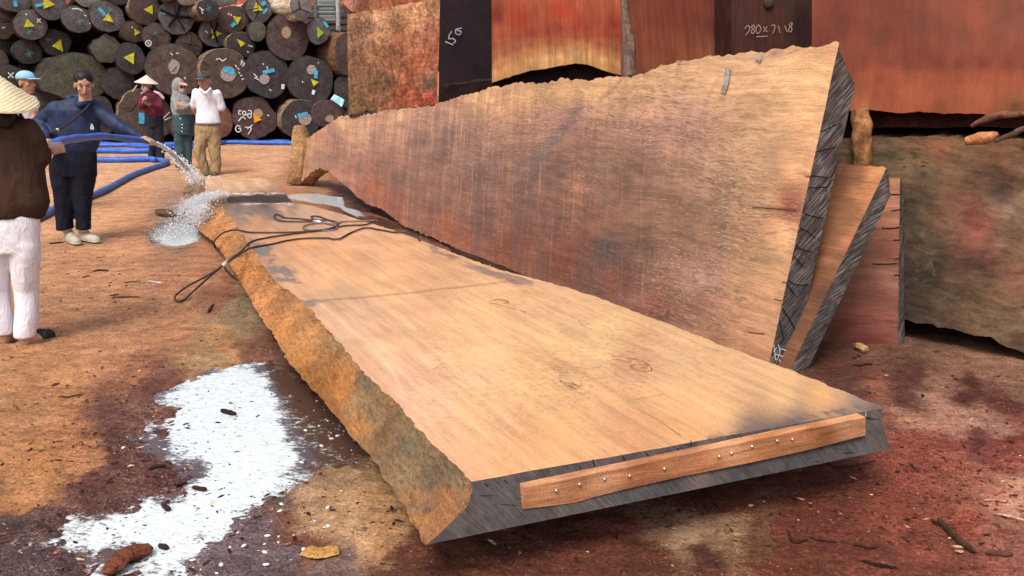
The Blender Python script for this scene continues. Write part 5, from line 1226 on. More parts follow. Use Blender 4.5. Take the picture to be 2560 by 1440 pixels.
# workshop behind the pile
sh = empty('workshop', 'red painted shed with a louvred window and a slatted lower wall behind the log pile', 'shed', loc=Vector((-9, 30, 0)))
def corr(name, x0, x1, y, z0, z1, mat, pitch_=0.2, amp=.03, vert=True):
    n = int((x1 - x0) / (pitch_ / 6)) + 1
    xs = np.linspace(x0, x1, n); V = []; F = []
    for x in xs:
        for z in (z0, z1): V.append([x, y + amp * math.sin(2 * math.pi * x / pitch_), z])
    return mesh_np(name, V, gridfaces(n, 2), mat, sh)
M_shed = simple('red_shed_paint', (0.46, 0.13, 0.075), .7, .35, 3)
corr('wall', -26, -3, 30, 1.2, 7, M_shed)
bm = bmesh.new()
for k in range(9): box_bm(bm, Vector((-6.2, 29.85, 1.9 + k * 0.21)), (2.2, .06, .13))
from_bm('slatted_wall', bm, simple('dark_slats', (0.05, 0.045, 0.05), .7, .3), sh, smooth=False)
pw = AT(818, 14, 29.9)
bm = bmesh.new(); box_bm(bm, pw, (0.62, .10, 1.1))
wf = from_bm('window', bm, simple('green_grey_frame', (0.20, 0.26, 0.24), .6, .2), sh, smooth=False)
bm = bmesh.new()
for k in range(9): box_bm(bm, pw + Vector((0, -.07, -.46 + k * .115)), (0.5, .03, .085), Matrix.Rotation(R(25), 4, 'X'))
from_bm('louvre', bm, simple('green_grey_louvre', (0.30, 0.36, 0.33), .6, .2), wf, smooth=False)
bm = bmesh.new(); box_bm(bm, Vector((-14.5, 33, 7.2)), (24, 7, .15), Matrix.Rotation(R(8), 4, 'X')); from_bm('roof', bm, simple('rusty_roof', (0.25, 0.12, 0.08), .7, .4, 2), sh, smooth=False)
o = tube('pole', [AT(789, 46, 23.5) - Vector((0, 0, 3)), AT(789, 46, 23.5), AT(789, -120, 23.5)], 0.045, simple('grey_steel', (0.12, 0.12, 0.13), .5, .2, 20), None, 12, 8, smooth=False); tag(o, 'dark grey steel pole rising behind the split pale log', 'pole')
o = tube('pole', [G(846, 330) , AT(846, 88, 22.8), AT(843, -120, 22.8)], 0.055, simple('galvanised', (0.42, 0.42, 0.40), .5, .25, 14), None, 12, 8, smooth=False); tag(o, 'pale galvanised pole left of the weathered squared log', 'pole')

# ================================================================== PEOPLE
def b_sphere(bm, c, r, seg=14):
    bmesh.ops.create_uvsphere(bm, u_segments=seg, v_segments=max(6, seg // 2 + 2), radius=1.0, matrix=Matrix.Translation(c) @ Matrix.Diagonal((r, r, r, 1)))
def b_ell(bm, c, rad, M=None, seg=18):
    bmesh.ops.create_uvsphere(bm, u_segments=seg, v_segments=seg // 2 + 3, radius=1.0, matrix=Matrix.Translation(c) @ (M.to_4x4() if M else Matrix.Identity(4)) @ Matrix.Diagonal((rad[0], rad[1], rad[2], 1)))
def b_cap(bm, a, ra, b, rb, seg=14):
    a, b = Vector(a), Vector(b)
    b_sphere(bm, a, ra, seg); b_sphere(bm, b, rb, seg)
    d = b - a
    if d.length < 1e-5: return
    q = d.to_track_quat('Z', 'Y').to_matrix().to_4x4()
    bmesh.ops.create_cone(bm, cap_ends=True, segments=seg, radius1=ra, radius2=rb, depth=d.length, matrix=Matrix.Translation((a + b) / 2) @ q)
def b_loft(bm, rings, n=28, fwd=(0, 1, 0)):
    """rings: (centre, half width, half depth)"""
    f = Vector(fwd).normalized(); s = Vector((f.y, -f.x, 0)).normalized()
    R_ = []
    for c, rx, ry in rings:
        c = Vector(c)
        R_.append([bm.verts.new(c + s * rx * math.cos(2 * math.pi * k / n) + f * ry * math.sin(2 * math.pi * k / n)) for k in range(n)])
    for a, b in zip(R_, R_[1:]):
        for k in range(n): bm.faces.new((a[k], a[(k + 1) % n], b[(k + 1) % n], b[k]))
    bm.faces.new(R_[0][::-1]); bm.faces.new(R_[-1])
def bake(name, bm, voxel, mat, parent, sm=5, fold=0.0, fs=9.0, seed=0.0, stretch=(1, 1, 0.45)):
    bmesh.ops.recalc_face_normals(bm, faces=bm.faces[:])
    me = bpy.data.meshes.new('tmp'); bm.to_mesh(me); bm.free()
    o = bpy.data.objects.new('tmp', me); COL.objects.link(o)
    md = o.modifiers.new('r', 'REMESH'); md.mode = 'VOXEL'; md.voxel_size = voxel; md.use_smooth_shade = True
    ms = o.modifiers.new('s', 'SMOOTH'); ms.iterations = sm; ms.factor = 0.5
    dg = bpy.context.evaluated_depsgraph_get()
    m2 = bpy.data.meshes.new_from_object(o.evaluated_get(dg))
    bpy.data.objects.remove(o); bpy.data.meshes.remove(me)
    n = len(m2.vertices)
    V = np.empty(n * 3); m2.vertices.foreach_get('co', V); V = V.reshape(-1, 3)
    if fold:
        N = np.empty(n * 3); m2.vertex_normals.foreach_get('vector', N); N = N.reshape(-1, 3)
        Q = V * np.array(stretch)
        f = nz(Q, fs, seed, 3)
        f = f - 0.6 * np.abs(nz(Q, fs * 1.7, seed + 9, 2))
        V = V + N * (f * fold)[:, None]
    mi = np.array(wm(parent).inverted())
    V = V @ mi[:3, :3].T + mi[:3, 3]
    m2.vertices.foreach_set('co', V.ravel()); m2.name = name
    m2.update()
    return link(name, m2, mat, parent)
def b_hand(bm, w, d, pn, s=1.0, curl=0.5, side=1):
    """palm, four fingers, thumb; d: direction the hand points, pn: palm normal"""
    d = Vector(d).normalized(); pn = Vector(pn); pn = (pn - d * pn.dot(d)).normalized(); sd = d.cross(pn).normalized() * side
    M = Matrix((sd, d, pn)).transposed()
    b_ell(bm, w + d * 0.045 * s, (0.040 * s, 0.052 * s, 0.017 * s), M)
    b_cap(bm, w - d * .02 * s, 0.026 * s, w + d * 0.02 * s, 0.024 * s, 10)
    for i, (o, l) in enumerate(((-0.030, 0.80), (-0.010, 1.0), (0.011, 0.95), (0.030, 0.74))):
        a = w + d * 0.085 * s + sd * o * s
        d1 = (d + pn * curl * 0.8).normalized(); d2 = (d + pn * (curl * 2.6)).normalized()
        b = a + d1 * 0.040 * l * s; c = b + d2 * 0.036 * l * s
        b_cap(bm, a - d * .02 * s, 0.0098 * s, b, 0.0088 * s, 8); b_cap(bm, b, 0.0088 * s, c, 0.0074 * s, 8)
    a = w + d * 0.025 * s - sd * 0.034 * s
    b = a + (d * 0.6 - sd * 0.8 + pn * 0.5).normalized() * 0.036 * s
    c = b + (d * 0.9 - sd * 0.15 + pn * 0.6).normalized() * 0.030 * s
    b_cap(bm, a, 0.013 * s, b, 0.011 * s, 8); b_cap(bm, b, 0.011 * s, c, 0.009 * s, 8)
def b_head(bm, c, f, s, tilt=0.0):
    """head with brow, nose, jaw, lips and ears; returns frame"""
    f = Vector(f); f.z = 0; f.normalize(); up = (Vector((0, 0, 1)) + f * tilt).normalized(); f = (f - up * f.dot(up)).normalized()
    r = f.cross(up).normalized()
    M = Matrix((r, f, up)).transposed()
    b_ell(bm, c + up * .025 * s - f * .008 * s, (0.076 * s, 0.096 * s, 0.092 * s), M)
    b_ell(bm, c - up * .045 * s + f * .022 * s, (0.058 * s, 0.066 * s, 0.072 * s), M)
    b_ell(bm, c - up * .098 * s + f * .052 * s, (0.026 * s, 0.026 * s, 0.020 * s), M)
    b_ell(bm, c + up * .030 * s + f * .074 * s, (0.050 * s, 0.018 * s, 0.013 * s), M)
    b_cap(bm, c + up * .015 * s + f * .086 * s, .008 * s, c - up * .028 * s + f * .106 * s, .013 * s, 8)
    b_ell(bm, c - up * .060 * s + f * .084 * s, (0.024 * s, 0.012 * s, 0.011 * s), M)
    for q in (-1, 1):
        b_ell(bm, c - up * .015 * s + r * q * .078 * s - f * .008 * s, (0.010 * s, 0.020 * s, 0.032 * s), M)
        b_ell(bm, c - up * .025 * s + r * q * .042 * s + f * .062 * s, (0.022 * s, 0.018 * s, 0.022 * s), M)
    b_cap(bm, c - up * .06 * s - f * .02 * s, 0.054 * s, c - Vector((0, 0, .16 * s)) - f * .03 * s, 0.060 * s, 12)
    return M
def face_bits(root, body, c, M, s, mouth=True):
    r, f, up = M.col[0], M.col[1], M.col[2]
    for q in (-1, 1):
        bm = bmesh.new(); b_ell(bm, c + up * .008 * s + r * q * .031 * s + f * .083 * s, (.0105 * s, .006 * s, .0045 * s), M, 12); from_bm('eye', bm, M_eye, body)
        bm = bmesh.new(); b_ell(bm, c + up * .034 * s + r * q * .031 * s + f * .086 * s, (.016 * s, .005 * s, .0028 * s), M, 10); from_bm('eyebrow', bm, M_hair, body)
    if mouth:
        bm = bmesh.new(); b_ell(bm, c - up * .060 * s + f * .0945 * s, (.022 * s, .004 * s, .0045 * s), M, 10); from_bm('mouth', bm, M_lip, body)
M_eye = simple('dark_eye', (0.02, 0.015, 0.012), .3, .1)
M_hair = simple('black_hair', (0.012, 0.009, 0.008), .5, .3, 80, bmp=.4)
M_lip = simple('lips', (0.28, 0.10, 0.08), .5, .1)
def skin(name, c):
    return simple(name, c, .5, .12, 18, .15, .35, bscale=60, bd=.002, Subsurface_Weight=0.05)
M_skin = skin('tanned_skin', (0.44, 0.24, 0.16)); M_skin2 = skin('light_skin', (0.50, 0.29, 0.20)); M_skin3 = skin('face_skin', (0.42, 0.22, 0.14))
def cloth(name, c, rough=.85, var=.12, bmp=.35, spec=.15):
    m = MT(name); o = m.obj()
    n = m.noise(o, 6, 4, 0.6); k = m.noise(o, 380, 2, 0.5)
    f = m.noise(m.map(o, (1, 1, .45)), 13, 3, 0.55, 1.2)
    c_ = m.mul(tuple(c), m.mr(n, 0.36, 0.64, 1 - var, 1 + var)); c_ = m.mul(c_, m.mr(k, .3, .7, .92, 1.08))
    return m.out(c_, rough, m.bump(m.math('ADD', f, m.math('MULTIPLY', k, .04)), bmp, 0.03), spec)
def cone_hat(name, apex, c, n, rad, mat, root, thick=0.008):
    """conical leaf hat: slightly concave cone with ring ribs"""
    ax = (apex - c); h = ax.length; ax.normalize()
    M = frame(c, Vector((1, 0.01, 0)), ax)
    NS, NR = 56, 14; V = []; F = []
    for L_ in range(2):
        for j in range(NR + 1):
            t = j / NR
            rr = rad * t ** 0.96 + 0.001; z = h * (1 - t) ** 1.0 - (h * .04) * math.sin(math.pi * t) - L_ * thick
            z += 0.0015 * math.cos(j * math.pi)
            for k in range(NS):
                a = 2 * math.pi * k / NS
                w_ = 1 + 0.012 * math.sin(3 * a + 1)
                V.append(tuple(M @ Vector((rr * w_ * math.cos(a), rr * w_ * math.sin(a), z))))
    for L_ in range(2):
        off = L_ * (NR + 1) * NS
        for j in range(NR):
            for k in range(NS):
                a = off + j * NS + k; b = off + j * NS + (k + 1) % NS
                F.append([a, b, b + NS, a + NS])
    a0 = NR * NS; b0 = (2 * NR + 1) * NS
    for k in range(NS): F.append([a0 + k, a0 + (k + 1) % NS, b0 + (k + 1) % NS, b0 + k])
    return mesh_np(name, V, F, mat, root)
def hat_mat(name, col):
    m = MT(name); o = m.obj()
    c = m.mul(tuple(col), m.mr(m.noise(o, 18, 4, .6), .3, .7, .9, 1.1))
    rg = m.wave(o, 26, .3, 1, 1, kind='RINGS', dr='Z')
    c = m.mul(c, m.mr(rg, 0, 1, .93, 1.04))
    return m.out(c, .6, m.bump(rg, .35, .006), .3)
class Fig:
    def __init__(s, label, Y, base, voxel):
        s.Y = Y; s.m = Y / FPX; s.vox = voxel
        s.root = empty('person', label, 'person', loc=Vector((base[0], base[1], 0)))
    def P(s, u, v, dy=0.0): return AT(u, v, s.Y + dy)
    def limb(s, bm, pts, seg=14):
        for a, b in zip(pts, pts[1:]):
            b_cap(bm, s.P(a[0], a[1], a[2]), a[3] * s.m, s.P(b[0], b[1], b[2]), b[3] * s.m, seg)
    def loft(s, bm, rows, depth=0.62, fwd=(0, 1, 0)):
        b_loft(bm, [(s.P(u, v, dy), hw * s.m, hw * s.m * depth) for (u, v, hw, dy) in rows], fwd=fwd)
    def legs(s, bm, rows, depth=.95):
        r0 = rows[0]
        b_cap(bm, s.P(r0[0], r0[1], r0[3]), r0[2] * s.m * .98, s.P(rows[1][0], rows[1][1], rows[1][3]), rows[1][2] * s.m * .9)
        b_loft(bm, [(s.P(u, v, dy), hw * s.m, hw * s.m * depth) for (u, v, hw, dy) in rows])
    def shoe(s, bm, heel, toe, wd, ht):
        h, t = s.P(*heel), s.P(*toe); h.z = ht * .5; t.z = ht * .42
        b_cap(bm, h, wd * .92, h * .45 + t * .55, wd * 1.0); b_cap(bm, h * .45 + t * .55, wd * 1.0, t, wd * .85)
        b_cap(bm, h + Vector((0, 0, ht * .6)), wd * .85, h * .6 + t * .4 + Vector((0, 0, ht * .25)), wd * .8)
    def shoes(s, name, lst, mat, wd=.042, ht=.075, solemat=None):
        for heel, toe in lst:
            bm = bmesh.new(); s.shoe(bm, heel, toe, wd, ht)
            for v in bm.verts:
                if v.co.z < 0.012: v.co.z = 0.012
            o = bake(name, bm, .008, mat, s.root, 3)
            h, t = s.P(*heel), s.P(*toe); h.z = t.z = 0.028
            bm = bmesh.new(); b_cap(bm, h, wd * 1.02, t, wd * .95, 16)
            for v in bm.verts: v.co.z = 0.028 + (v.co.z - 0.028) * 0.25
            from_bm('sole', bm, solemat or M_sole, o)
M_sole = simple('rubber_sole', (0.35, 0.33, 0.29), .8, .15)
M_sole_d = simple('dark_sole', (0.05, 0.04, 0.035), .8, .15)

# ---- man in the white polo shirt
Y6 = G(520, 439).y
f = Fig('person in a white polo shirt, khaki trousers and grey cap, hands behind the back', Y6, G(520, 439), .008)
hc = f.P(511, 202, -.04); fr = Vector((-0.12, -1, 0))
bm = bmesh.new(); M = b_head(bm, hc, fr, 1.16, 0.12)
f.loft(bm, [(514,228,14,0),(516,240,22,0),(518,280,22,0),(519,312,24,0)])
f.limb(bm, [(489,232,0,8),(485,272,.06,7),(496,294,.2,5)]); f.limb(bm, [(545,236,0,8.5),(556,276,.06,7),(545,300,.22,5)])
f.limb(bm, [(507,318,0,11),(500,378,-.04,9),(514,426,-.03,6)]); f.limb(bm, [(531,318,0,11),(537,380,0,9),(538,426,0,6)])
b_hand(bm, f.P(496,294,.2), (1, .1, -.5), (0, 1, 0), 1.1, .6); b_hand(bm, f.P(545,300,.22), (-1, .1, -.4), (0, 1, 0), 1.1, .6, -1)
body = bake('body', bm, .0085, M_skin, f.root, 3); face_bits(f.root, body, hc, M, 1.16)
bm = bmesh.new()
f.loft(bm, [(514,223,13,0),(516,228,22,0),(517,234,29,0),(518,246,30,0),(519,262,28,0),(520,280,28,0),(520,296,30,0),(521,308,31,0)], .6)
f.limb(bm, [(491,231,0,9.5),(485,262,.03,10)]); f.limb(bm, [(544,235,0,10.5),(554,268,.03,11)])
sh_ = bake('polo_shirt', bm, .010, cloth('white_polo', (0.72, 0.73, 0.80), bmp=.2), f.root, 5, .010, 7, 1)
bm = bmesh.new(); f.limb(bm, [(500,222,-.10,3.2),(513,233,-.19,2.6)]); f.limb(bm, [(526,222,-.10,3.2),(515,233,-.19,2.6)]); f.limb(bm, [(500,222,-.10,3.2),(502,219,.05,3),(524,219,.05,3),(526,222,-.10,3.2)])
bake('collar', bm, .007, cloth('white_collar', (0.74, 0.75, 0.80)), sh_, 3)
bm = bmesh.new()
f.loft(bm, [(520,305,29,0),(520,312,31,0),(519,325,32,0),(519,338,31,0),(518,346,26,0)], .6)
f.legs(bm, [(505,325,17,0),(502,345,17,-.03),(498,378,14.5,-.06),(506,405,12.5,-.05),(514,432,11,-.03)]); f.legs(bm, [(535,325,17,0),(535,345,16.5,0),(537,380,14,0),(540,405,13,0),(540,434,12,0)])
tr = bake('khaki_trousers', bm, .011, cloth('khaki_cloth', (0.33, 0.235, 0.125), bmp=.6), f.root, 5, .018, 8, 2)
bm = bmesh.new(); f.loft(bm, [(520,306,30.5,0),(520,311,32,0)], .62); from_bm('belt', bm, cloth('grey_belt', (.22,.19,.17)), tr)
f.shoes('shoe', [((512,436,.05),(517,442,-.16)), ((538,436,.06),(536,441,-.12))], cloth('olive_shoe', (0.10, 0.085, 0.055)), .045, .08, M_sole_d)
M_cap6 = cloth('grey_cap', (0.085, 0.09, 0.085))
up = M.col[2]; bm = bmesh.new()
b_ell(bm, hc + up * .062 - M.col[1] * .005, (.098, .112, .085), M.copy())
for v in bm.verts:
    q = (v.co - hc).dot(up)
    if q < 0.045: v.co += up * (0.045 - q)
cp = from_bm('cap', bm, M_cap6, f.root)
bm = bmesh.new(); b_ell(bm, hc + up * .050 + M.col[1] * .125, (.085, .075, .010), M.copy()); from_bm('visor', bm, M_cap6, cp)
npl = (hc + M.col[1] * .125 + up * .09, M.col[1].copy())
strokes('cap_letters', [[(504,187),(504,179),(508,187),(508,179)], [(510,179),(513,183),(516,179)], [(513,183),(513,187)]], (f.P(511,183,-.185), Vector((-.12,-1,.0)).normalized()), 0.0, .008, simple('black_print', (0.01,.01,.012), .7, .1), cp)
bm = bmesh.new(); b_ell(bm, hc - M.col[1] * .035 + up * .005, (.083, .080, .085), M.copy()); from_bm('hair', bm, M_hair, f.root)

# ---- person in the grey hoodie
Y5 = G(462, 425).y
f = Fig('person in a grey hoodie with pink visor and face mask, arms folded, wide teal jeans', Y5, G(464, 425), .008)
fr = Vector((0.85, -0.55, 0)); hc = f.P(449, 218, 0)
bm = bmesh.new(); M = b_head(bm, hc, fr, 1.08, 0.1)
f.loft(bm, [(447,238,13,0),(452,250,18,0),(456,285,18,0)])
f.limb(bm, [(437,246,-.05,6),(449,272,-.14,5.5),(470,264,-.25,4)]); f.limb(bm, [(465,248,.05,6),(473,272,-.05,5),(458,264,-.24,4)])
f.limb(bm, [(449,300,0,9),(452,360,0,7),(454,415,0,5)]); f.limb(bm, [(466,300,.05,9),(468,360,.05,7),(474,415,.05,5)])
b_hand(bm, f.P(470,264,-.25), (1, .2, .2), (0, 1, 0), 1, .5); b_hand(bm, f.P(458,264,-.24), (-1, .1, .3), (0, 1, 0), 1, .5)
body = bake('body', bm, .0085, M_skin3, f.root, 3); face_bits(f.root, body, hc, M, 1.08, False)
M_hood = cloth('heather_grey_fleece', (0.24, 0.265, 0.27), bmp=.5)
bm = bmesh.new()
f.loft(bm, [(447,232,13,0),(448,238,19,0),(451,248,24,0),(454,264,26,0),(456,278,26,0),(457,288,24,0)], .75)
f.limb(bm, [(437,246,-.05,10),(446,272,-.14,9.5),(468,267,-.24,7)]); f.limb(bm, [(466,248,.05,9),(474,270,-.06,8),(462,261,-.22,6.5)])
hd = bake('hoodie', bm, .010, M_hood, f.root, 5, .014, 9, 3)
bm = bmesh.new(); b_ell(bm, hc - M.col[1] * .030 + M.col[2] * .015, (.105, .112, .140), M.copy()); b_cap(bm, f.P(446,228,.03), .10, f.P(447,240,.0), .10)
for v in bm.verts:
    q = (v.co - hc).dot(M.col[1])
    if q > 0.052: v.co -= M.col[1] * (q - 0.052)
bake('hood', bm, .009, M_hood, f.root, 3, .006, 12, 4)
bm = bmesh.new(); b_ell(bm, hc - M.col[2] * .052 + M.col[1] * .066, (.060, .048, .052), M.copy()); from_bm('face_mask', bm, cloth('pale_pink_mask', (.50, .36, .40)), f.root)
bm = bmesh.new(); b_ell(bm, hc + M.col[2] * .010 + M.col[1] * .078, (.062, .022, .016), M.copy()); from_bm('sunglasses', bm, simple('dark_lens', (.015,.012,.015), .2, .1), f.root)
bm = bmesh.new(); b_ell(bm, hc + M.col[2] * .062 + M.col[1] * .105, (.066, .062, .010), (M @ Matrix.Rotation(R(-14), 3, 'X'))); from_bm('visor', bm, cloth('pink_visor', (.72, .36, .36)), f.root)
bm = bmesh.new()
f.loft(bm, [(457,285,24,0),(458,294,26,0),(458,310,26,0),(458,326,25,0),(459,338,21,0)], .72)
f.legs(bm, [(449,318,15,0),(450,340,14,0),(451,370,13,0),(453,418,13,0)]); f.legs(bm, [(468,318,14,.05),(468,340,13,.05),(469,370,11.5,.05),(470,416,11,.05)])
jn = bake('jeans', bm, .011, cloth('teal_denim', (0.045, 0.085, 0.105), bmp=.5), f.root, 5, .014, 8, 5)
strokes('print', [[(454,312),(457,311)], [(454,319),(457,320)], [(454,327),(455,330)], [(449,296),(452,297)]], (f.P(455,312,-.20), Vector((0,-1,0))), 0.0, .014, M_white, jn)
f.shoes('shoe', [((452,419,.05),(458,424,-.12)), ((472,417,.12),(486,422,.0))], cloth('beige_shoe', (0.36, 0.31, 0.25)), .042, .07)

# ---- person in the maroon sweater and conical hat
Y4 = G(385, 403).y
f = Fig('person in a maroon sweater, conical hat and white mask looking at a phone', Y4, G(388, 403), .008)
fr = Vector((-0.25, -1, 0)); hc = f.P(366, 213, -.04)
bm = bmesh.new(); M = b_head(bm, hc, fr, 1.08, 0.2)
f.loft(bm, [(374,232,12,0),(378,244,19,0),(383,286,18,0)])
f.limb(bm, [(357,240,0,6),(353,266,-.1,5),(360,256,-.28,4)]); f.limb(bm, [(401,241,0,6),(399,272,-.08,5),(373,261,-.28,4)])
f.limb(bm, [(378,300,0,7),(382,345,-.03,5),(381,395,0,4)]); f.limb(bm, [(395,300,0,7),(397,350,0,5),(400,395,0,4)])
b_hand(bm, f.P(360,256,-.28), (.3, -.6, .5), (.5, .3, .6), 1, .8); b_hand(bm, f.P(373,261,-.28), (-.6, -.5, .4), (-.2, .3, .8), 1, .8, -1)
body = bake('body', bm, .0085, M_skin3, f.root, 3); face_bits(f.root, body, hc, M, 1.08, False)
bm = bmesh.new()
f.loft(bm, [(373,227,10,0),(376,231,19,0),(378,237,25,0),(381,252,26,0),(384,268,25,0),(386,280,24,0),(387,289,21,0)], .68)
f.limb(bm, [(358,240,0,9),(353,266,-.08,8.5),(360,258,-.24,6.5)]); f.limb(bm, [(401,242,0,10),(401,272,-.08,9.5),(376,263,-.25,6.5)])
sw = bake('sweater', bm, .010, cloth('maroon_knit', (0.115, 0.022, 0.035), bmp=.4), f.root, 5, .013, 9, 6)
bm = bmesh.new(); f.limb(bm, [(386,229,-.09,2.8),(398,234,-.09,3.6),(408,245,-.07,3.6)]); bake('shoulder_stripe', bm, .008, cloth('pale_pink_stripe', (.62,.48,.50)), sw, 3)
bm = bmesh.new(); f.limb(bm, [(362,229,-.09,2.2),(354,234,-.09,2.6)]); bake('shoulder_stripe', bm, .008, cloth('pale_pink_stripe2', (.55,.40,.44)), sw, 3)
bm = bmesh.new(); f.loft(bm, [(386,286,19,0),(387,296,22,0),(387,310,22,0),(387,318,20,0)], .7)
f.legs(bm, [(377,306,13,0),(379,325,12,0),(383,350,10,-.04),(382,375,9,-.02),(379,398,10,0)]); f.legs(bm, [(396,306,13,0),(397,325,12,0),(398,350,10.5,0),(400,375,9.5,0),(401,399,11,0)])
bake('trousers', bm, .011, cloth('black_trousers', (0.022, 0.022, 0.032), bmp=.5), f.root, 5, .014, 8, 7)
bm = bmesh.new(); b_ell(bm, hc - M.col[2] * .045 + M.col[1] * .062, (.062, .046, .055), M.copy()); from_bm('face_mask', bm, cloth('white_mask', (.66, .62, .64)), f.root)
bm = bmesh.new(); b_ell(bm, hc - M.col[1] * .040 - M.col[2] * .01, (.092, .080, .115), M.copy()); f.limb(bm, [(380,214,.02,6),(390,224,.02,5),(395,232,.0,3)]); f.limb(bm, [(352,212,0,5),(353,222,.0,3)]); bake('hair', bm, .009, simple('brown_hair', (.035,.014,.012), .5, .3, 60), f.root, 3, .006, 20, 2)
f.limb
cone_hat('conical_hat', f.P(366,187,.0), f.P(366,207,.0), 0, 27.5 * f.m, hat_mat('white_leaf_hat', (.66,.58,.49)), f.root)
bm = bmesh.new(); f.limb(bm, [(343,213,.0,2.2),(337,222,.0,2.4),(331,229,.0,1.4)]); bake('chin_scarf', bm, .007, cloth('pale_scarf', (.50,.40,.38)), f.root, 2)
ph = f.P(364,252,-.36); bm = bmesh.new(); box_bm(bm, ph, (.075,.012,.15), Matrix.Rotation(R(-50), 4, 'X'), .004)
o = from_bm('phone', bm, simple('phone_glass', (.02,.02,.025), .2, .1), None); tag(o, 'dark phone held by the person in the maroon sweater', 'phone')
f.shoes('shoe', [((383,399,.05),(373,404,-.12)), ((402,399,.05),(395,404,-.10))], cloth('brown_grey_shoe', (0.22, 0.15, 0.13)), .042, .07)

# ---- man with the pale blue cap
Y3 = 10.3
f = Fig('person with a pale blue cap and white shirt in profile behind the straw hat', Y3, Vector((AT(62,300,Y3).x, Y3, 0)), .008)
fr = Vector((1, -0.35, 0)); hc = f.P(66, 206, 0)
bm = bmesh.new(); M = b_head(bm, hc, fr, 1.04, 0.0)
f.loft(bm, [(62,236,16,0),(62,250,26,0),(62,330,26,0),(62,345,27,0)])
f.limb(bm, [(40,252,0,9),(36,300,0,8),(44,340,-.1,6)]); f.limb(bm, [(84,252,-.1,9),(86,292,-.12,8),(72,318,-.3,6)])
gz = Vector((AT(52,300,Y3).x, Y3, .08)); gz2 = Vector((AT(76,300,Y3).x, Y3, .08))
b_cap(bm, f.P(50,350,0), .08, gz, .045); b_cap(bm, f.P(76,350,0), .08, gz2, .045)
b_hand(bm, f.P(72,318,-.3), (-.8, -.3, -.3), (0, 1, 0), 1, .6); b_hand(bm, f.P(44,340,-.1), (.1, 0, -1), (1, 0, 0), 1, .4)
body = bake('body', bm, .0085, M_skin3, f.root, 3); face_bits(f.root, body, hc, M, 1.04)
bm = bmesh.new(); f.loft(bm, [(62,236,15,0),(62,241,25,0),(62,250,30,0),(62,280,30,0),(62,320,31,0),(62,352,32,0)], .6)
f.limb(bm, [(41,250,0,12),(38,275,0,13)]); f.limb(bm, [(82,251,-.08,12),(85,272,-.1,12)])
ts = bake('t_shirt', bm, .011, cloth('grey_white_cotton', (.58,.58,.62)), f.root, 5, .012, 8, 8)
strokes('dark_print', [[(36,268),(46,300)], [(42,262),(54,300)], [(50,280),(58,296)], [(38,300),(58,306)]], (f.P(48,280,-.26), Vector((0,-1,0))), 0, .03, simple('black_print2', (.02,.02,.02), .8, .1), ts)
bm = bmesh.new(); b_cap(bm, f.P(50,350,0), .125, gz + Vector((0,0,.05)), .08); b_cap(bm, f.P(76,350,0), .125, gz2 + Vector((0,0,.05)), .08); bake('trousers', bm, .012, cloth('dark_trousers', (.03,.03,.04)), f.root, 5, .012, 8, 9)
for q in (gz, gz2):
    bm = bmesh.new(); b_cap(bm, q + Vector((-.04,0,-.03)), .045, q + Vector((.14,-.04,-.04)), .038); bake('shoe', bm, .009, cloth('dark_shoe', (.03,.03,.03)), f.root, 2)
M_cap3 = cloth('pale_blue_cap', (.30,.52,.68), bmp=.1)
bm = bmesh.new(); b_ell(bm, hc + M.col[2] * .055 - M.col[1] * .005, (.094,.112,.078), M.copy())
for v in bm.verts:
    q = (v.co - hc).dot(M.col[2])
    if q < .035: v.co += M.col[2] * (.035 - q)
cp = from_bm('cap', bm, M_cap3, f.root)
bm = bmesh.new(); b_ell(bm, hc + M.col[2] * .040 + M.col[1] * .125, (.075,.075,.009), M.copy()); from_bm('visor', bm, M_cap3, cp)
bm = bmesh.new(); b_ell(bm, hc - M.col[1] * .030 + M.col[2] * .0, (.081,.078,.080), M.copy()); from_bm('hair', bm, M_hair, f.root)

# ---- person in the navy jacket holding the nozzle
Y2 = G(205, 607).y
f = Fig('person in a navy jacket and dark trousers reaching out to aim the blue hose', Y2, G(205, 604), .008)
fr = Vector((0.45, -0.9, 0)); hc = f.P(210, 211, -.08)
bm = bmesh.new(); M = b_head(bm, hc, fr, 1.0, 0.3)
f.loft(bm, [(196,250,26,0),(192,262,48,0),(188,300,46,0),(188,380,38,0),(188,400,42,0)])
f.limb(bm, [(140,275,0,14),(98,312,0,12),(112,352,-.22,8)]); f.limb(bm, [(244,282,0,14),(298,318,-.05,11),(346,343,-.08,8)])
f.limb(bm, [(160,400,0,24),(162,480,0,18),(165,572,0,12)]); f.limb(bm, [(210,400,0,24),(208,480,0,18),(209,572,0,12)])
b_hand(bm, f.P(346,343,-.08), (1, -.05, -.12), (0, .2, -1), 1.0, .7); b_hand(bm, f.P(112,352,-.22), (.8, -.5, -.3), (.2, .4, -.8), 1.0, .7, -1)
body = bake('body', bm, .0075, M_skin2, f.root, 3); face_bits(f.root, body, hc, M, 1.0)
bm = bmesh.new(); b_ell(bm, hc - M.col[1] * .018 + M.col[2] * .050, (.087,.098,.082), M.copy()); b_ell(bm, hc - M.col[1] * .05 - M.col[2] * .03, (.078,.06,.09), M.copy()); bake('hair', bm, .008, M_hair, f.root, 3, .004, 25, 3)
M_navy = cloth('navy_nylon', (0.013, 0.026, 0.070), .6, .12, .3, .3)
bm = bmesh.new()
f.loft(bm, [(198,242,20,0),(196,248,36,0),(193,258,52,0),(190,272,62,0),(187,300,64,0),(187,330,64,0),(187,356,62,0),(187,374,56,0),(188,384,48,0)], .62)
f.limb(bm, [(142,272,0,20),(98,310,0,21),(112,346,-.18,15)]); f.limb(bm, [(240,280,0,22),(296,316,-.05,17),(350,343,-.08,12)])
jk = bake('jacket', bm, .0095, M_navy, f.root, 4, .020, 4.5, 10, (1, 1, .55))
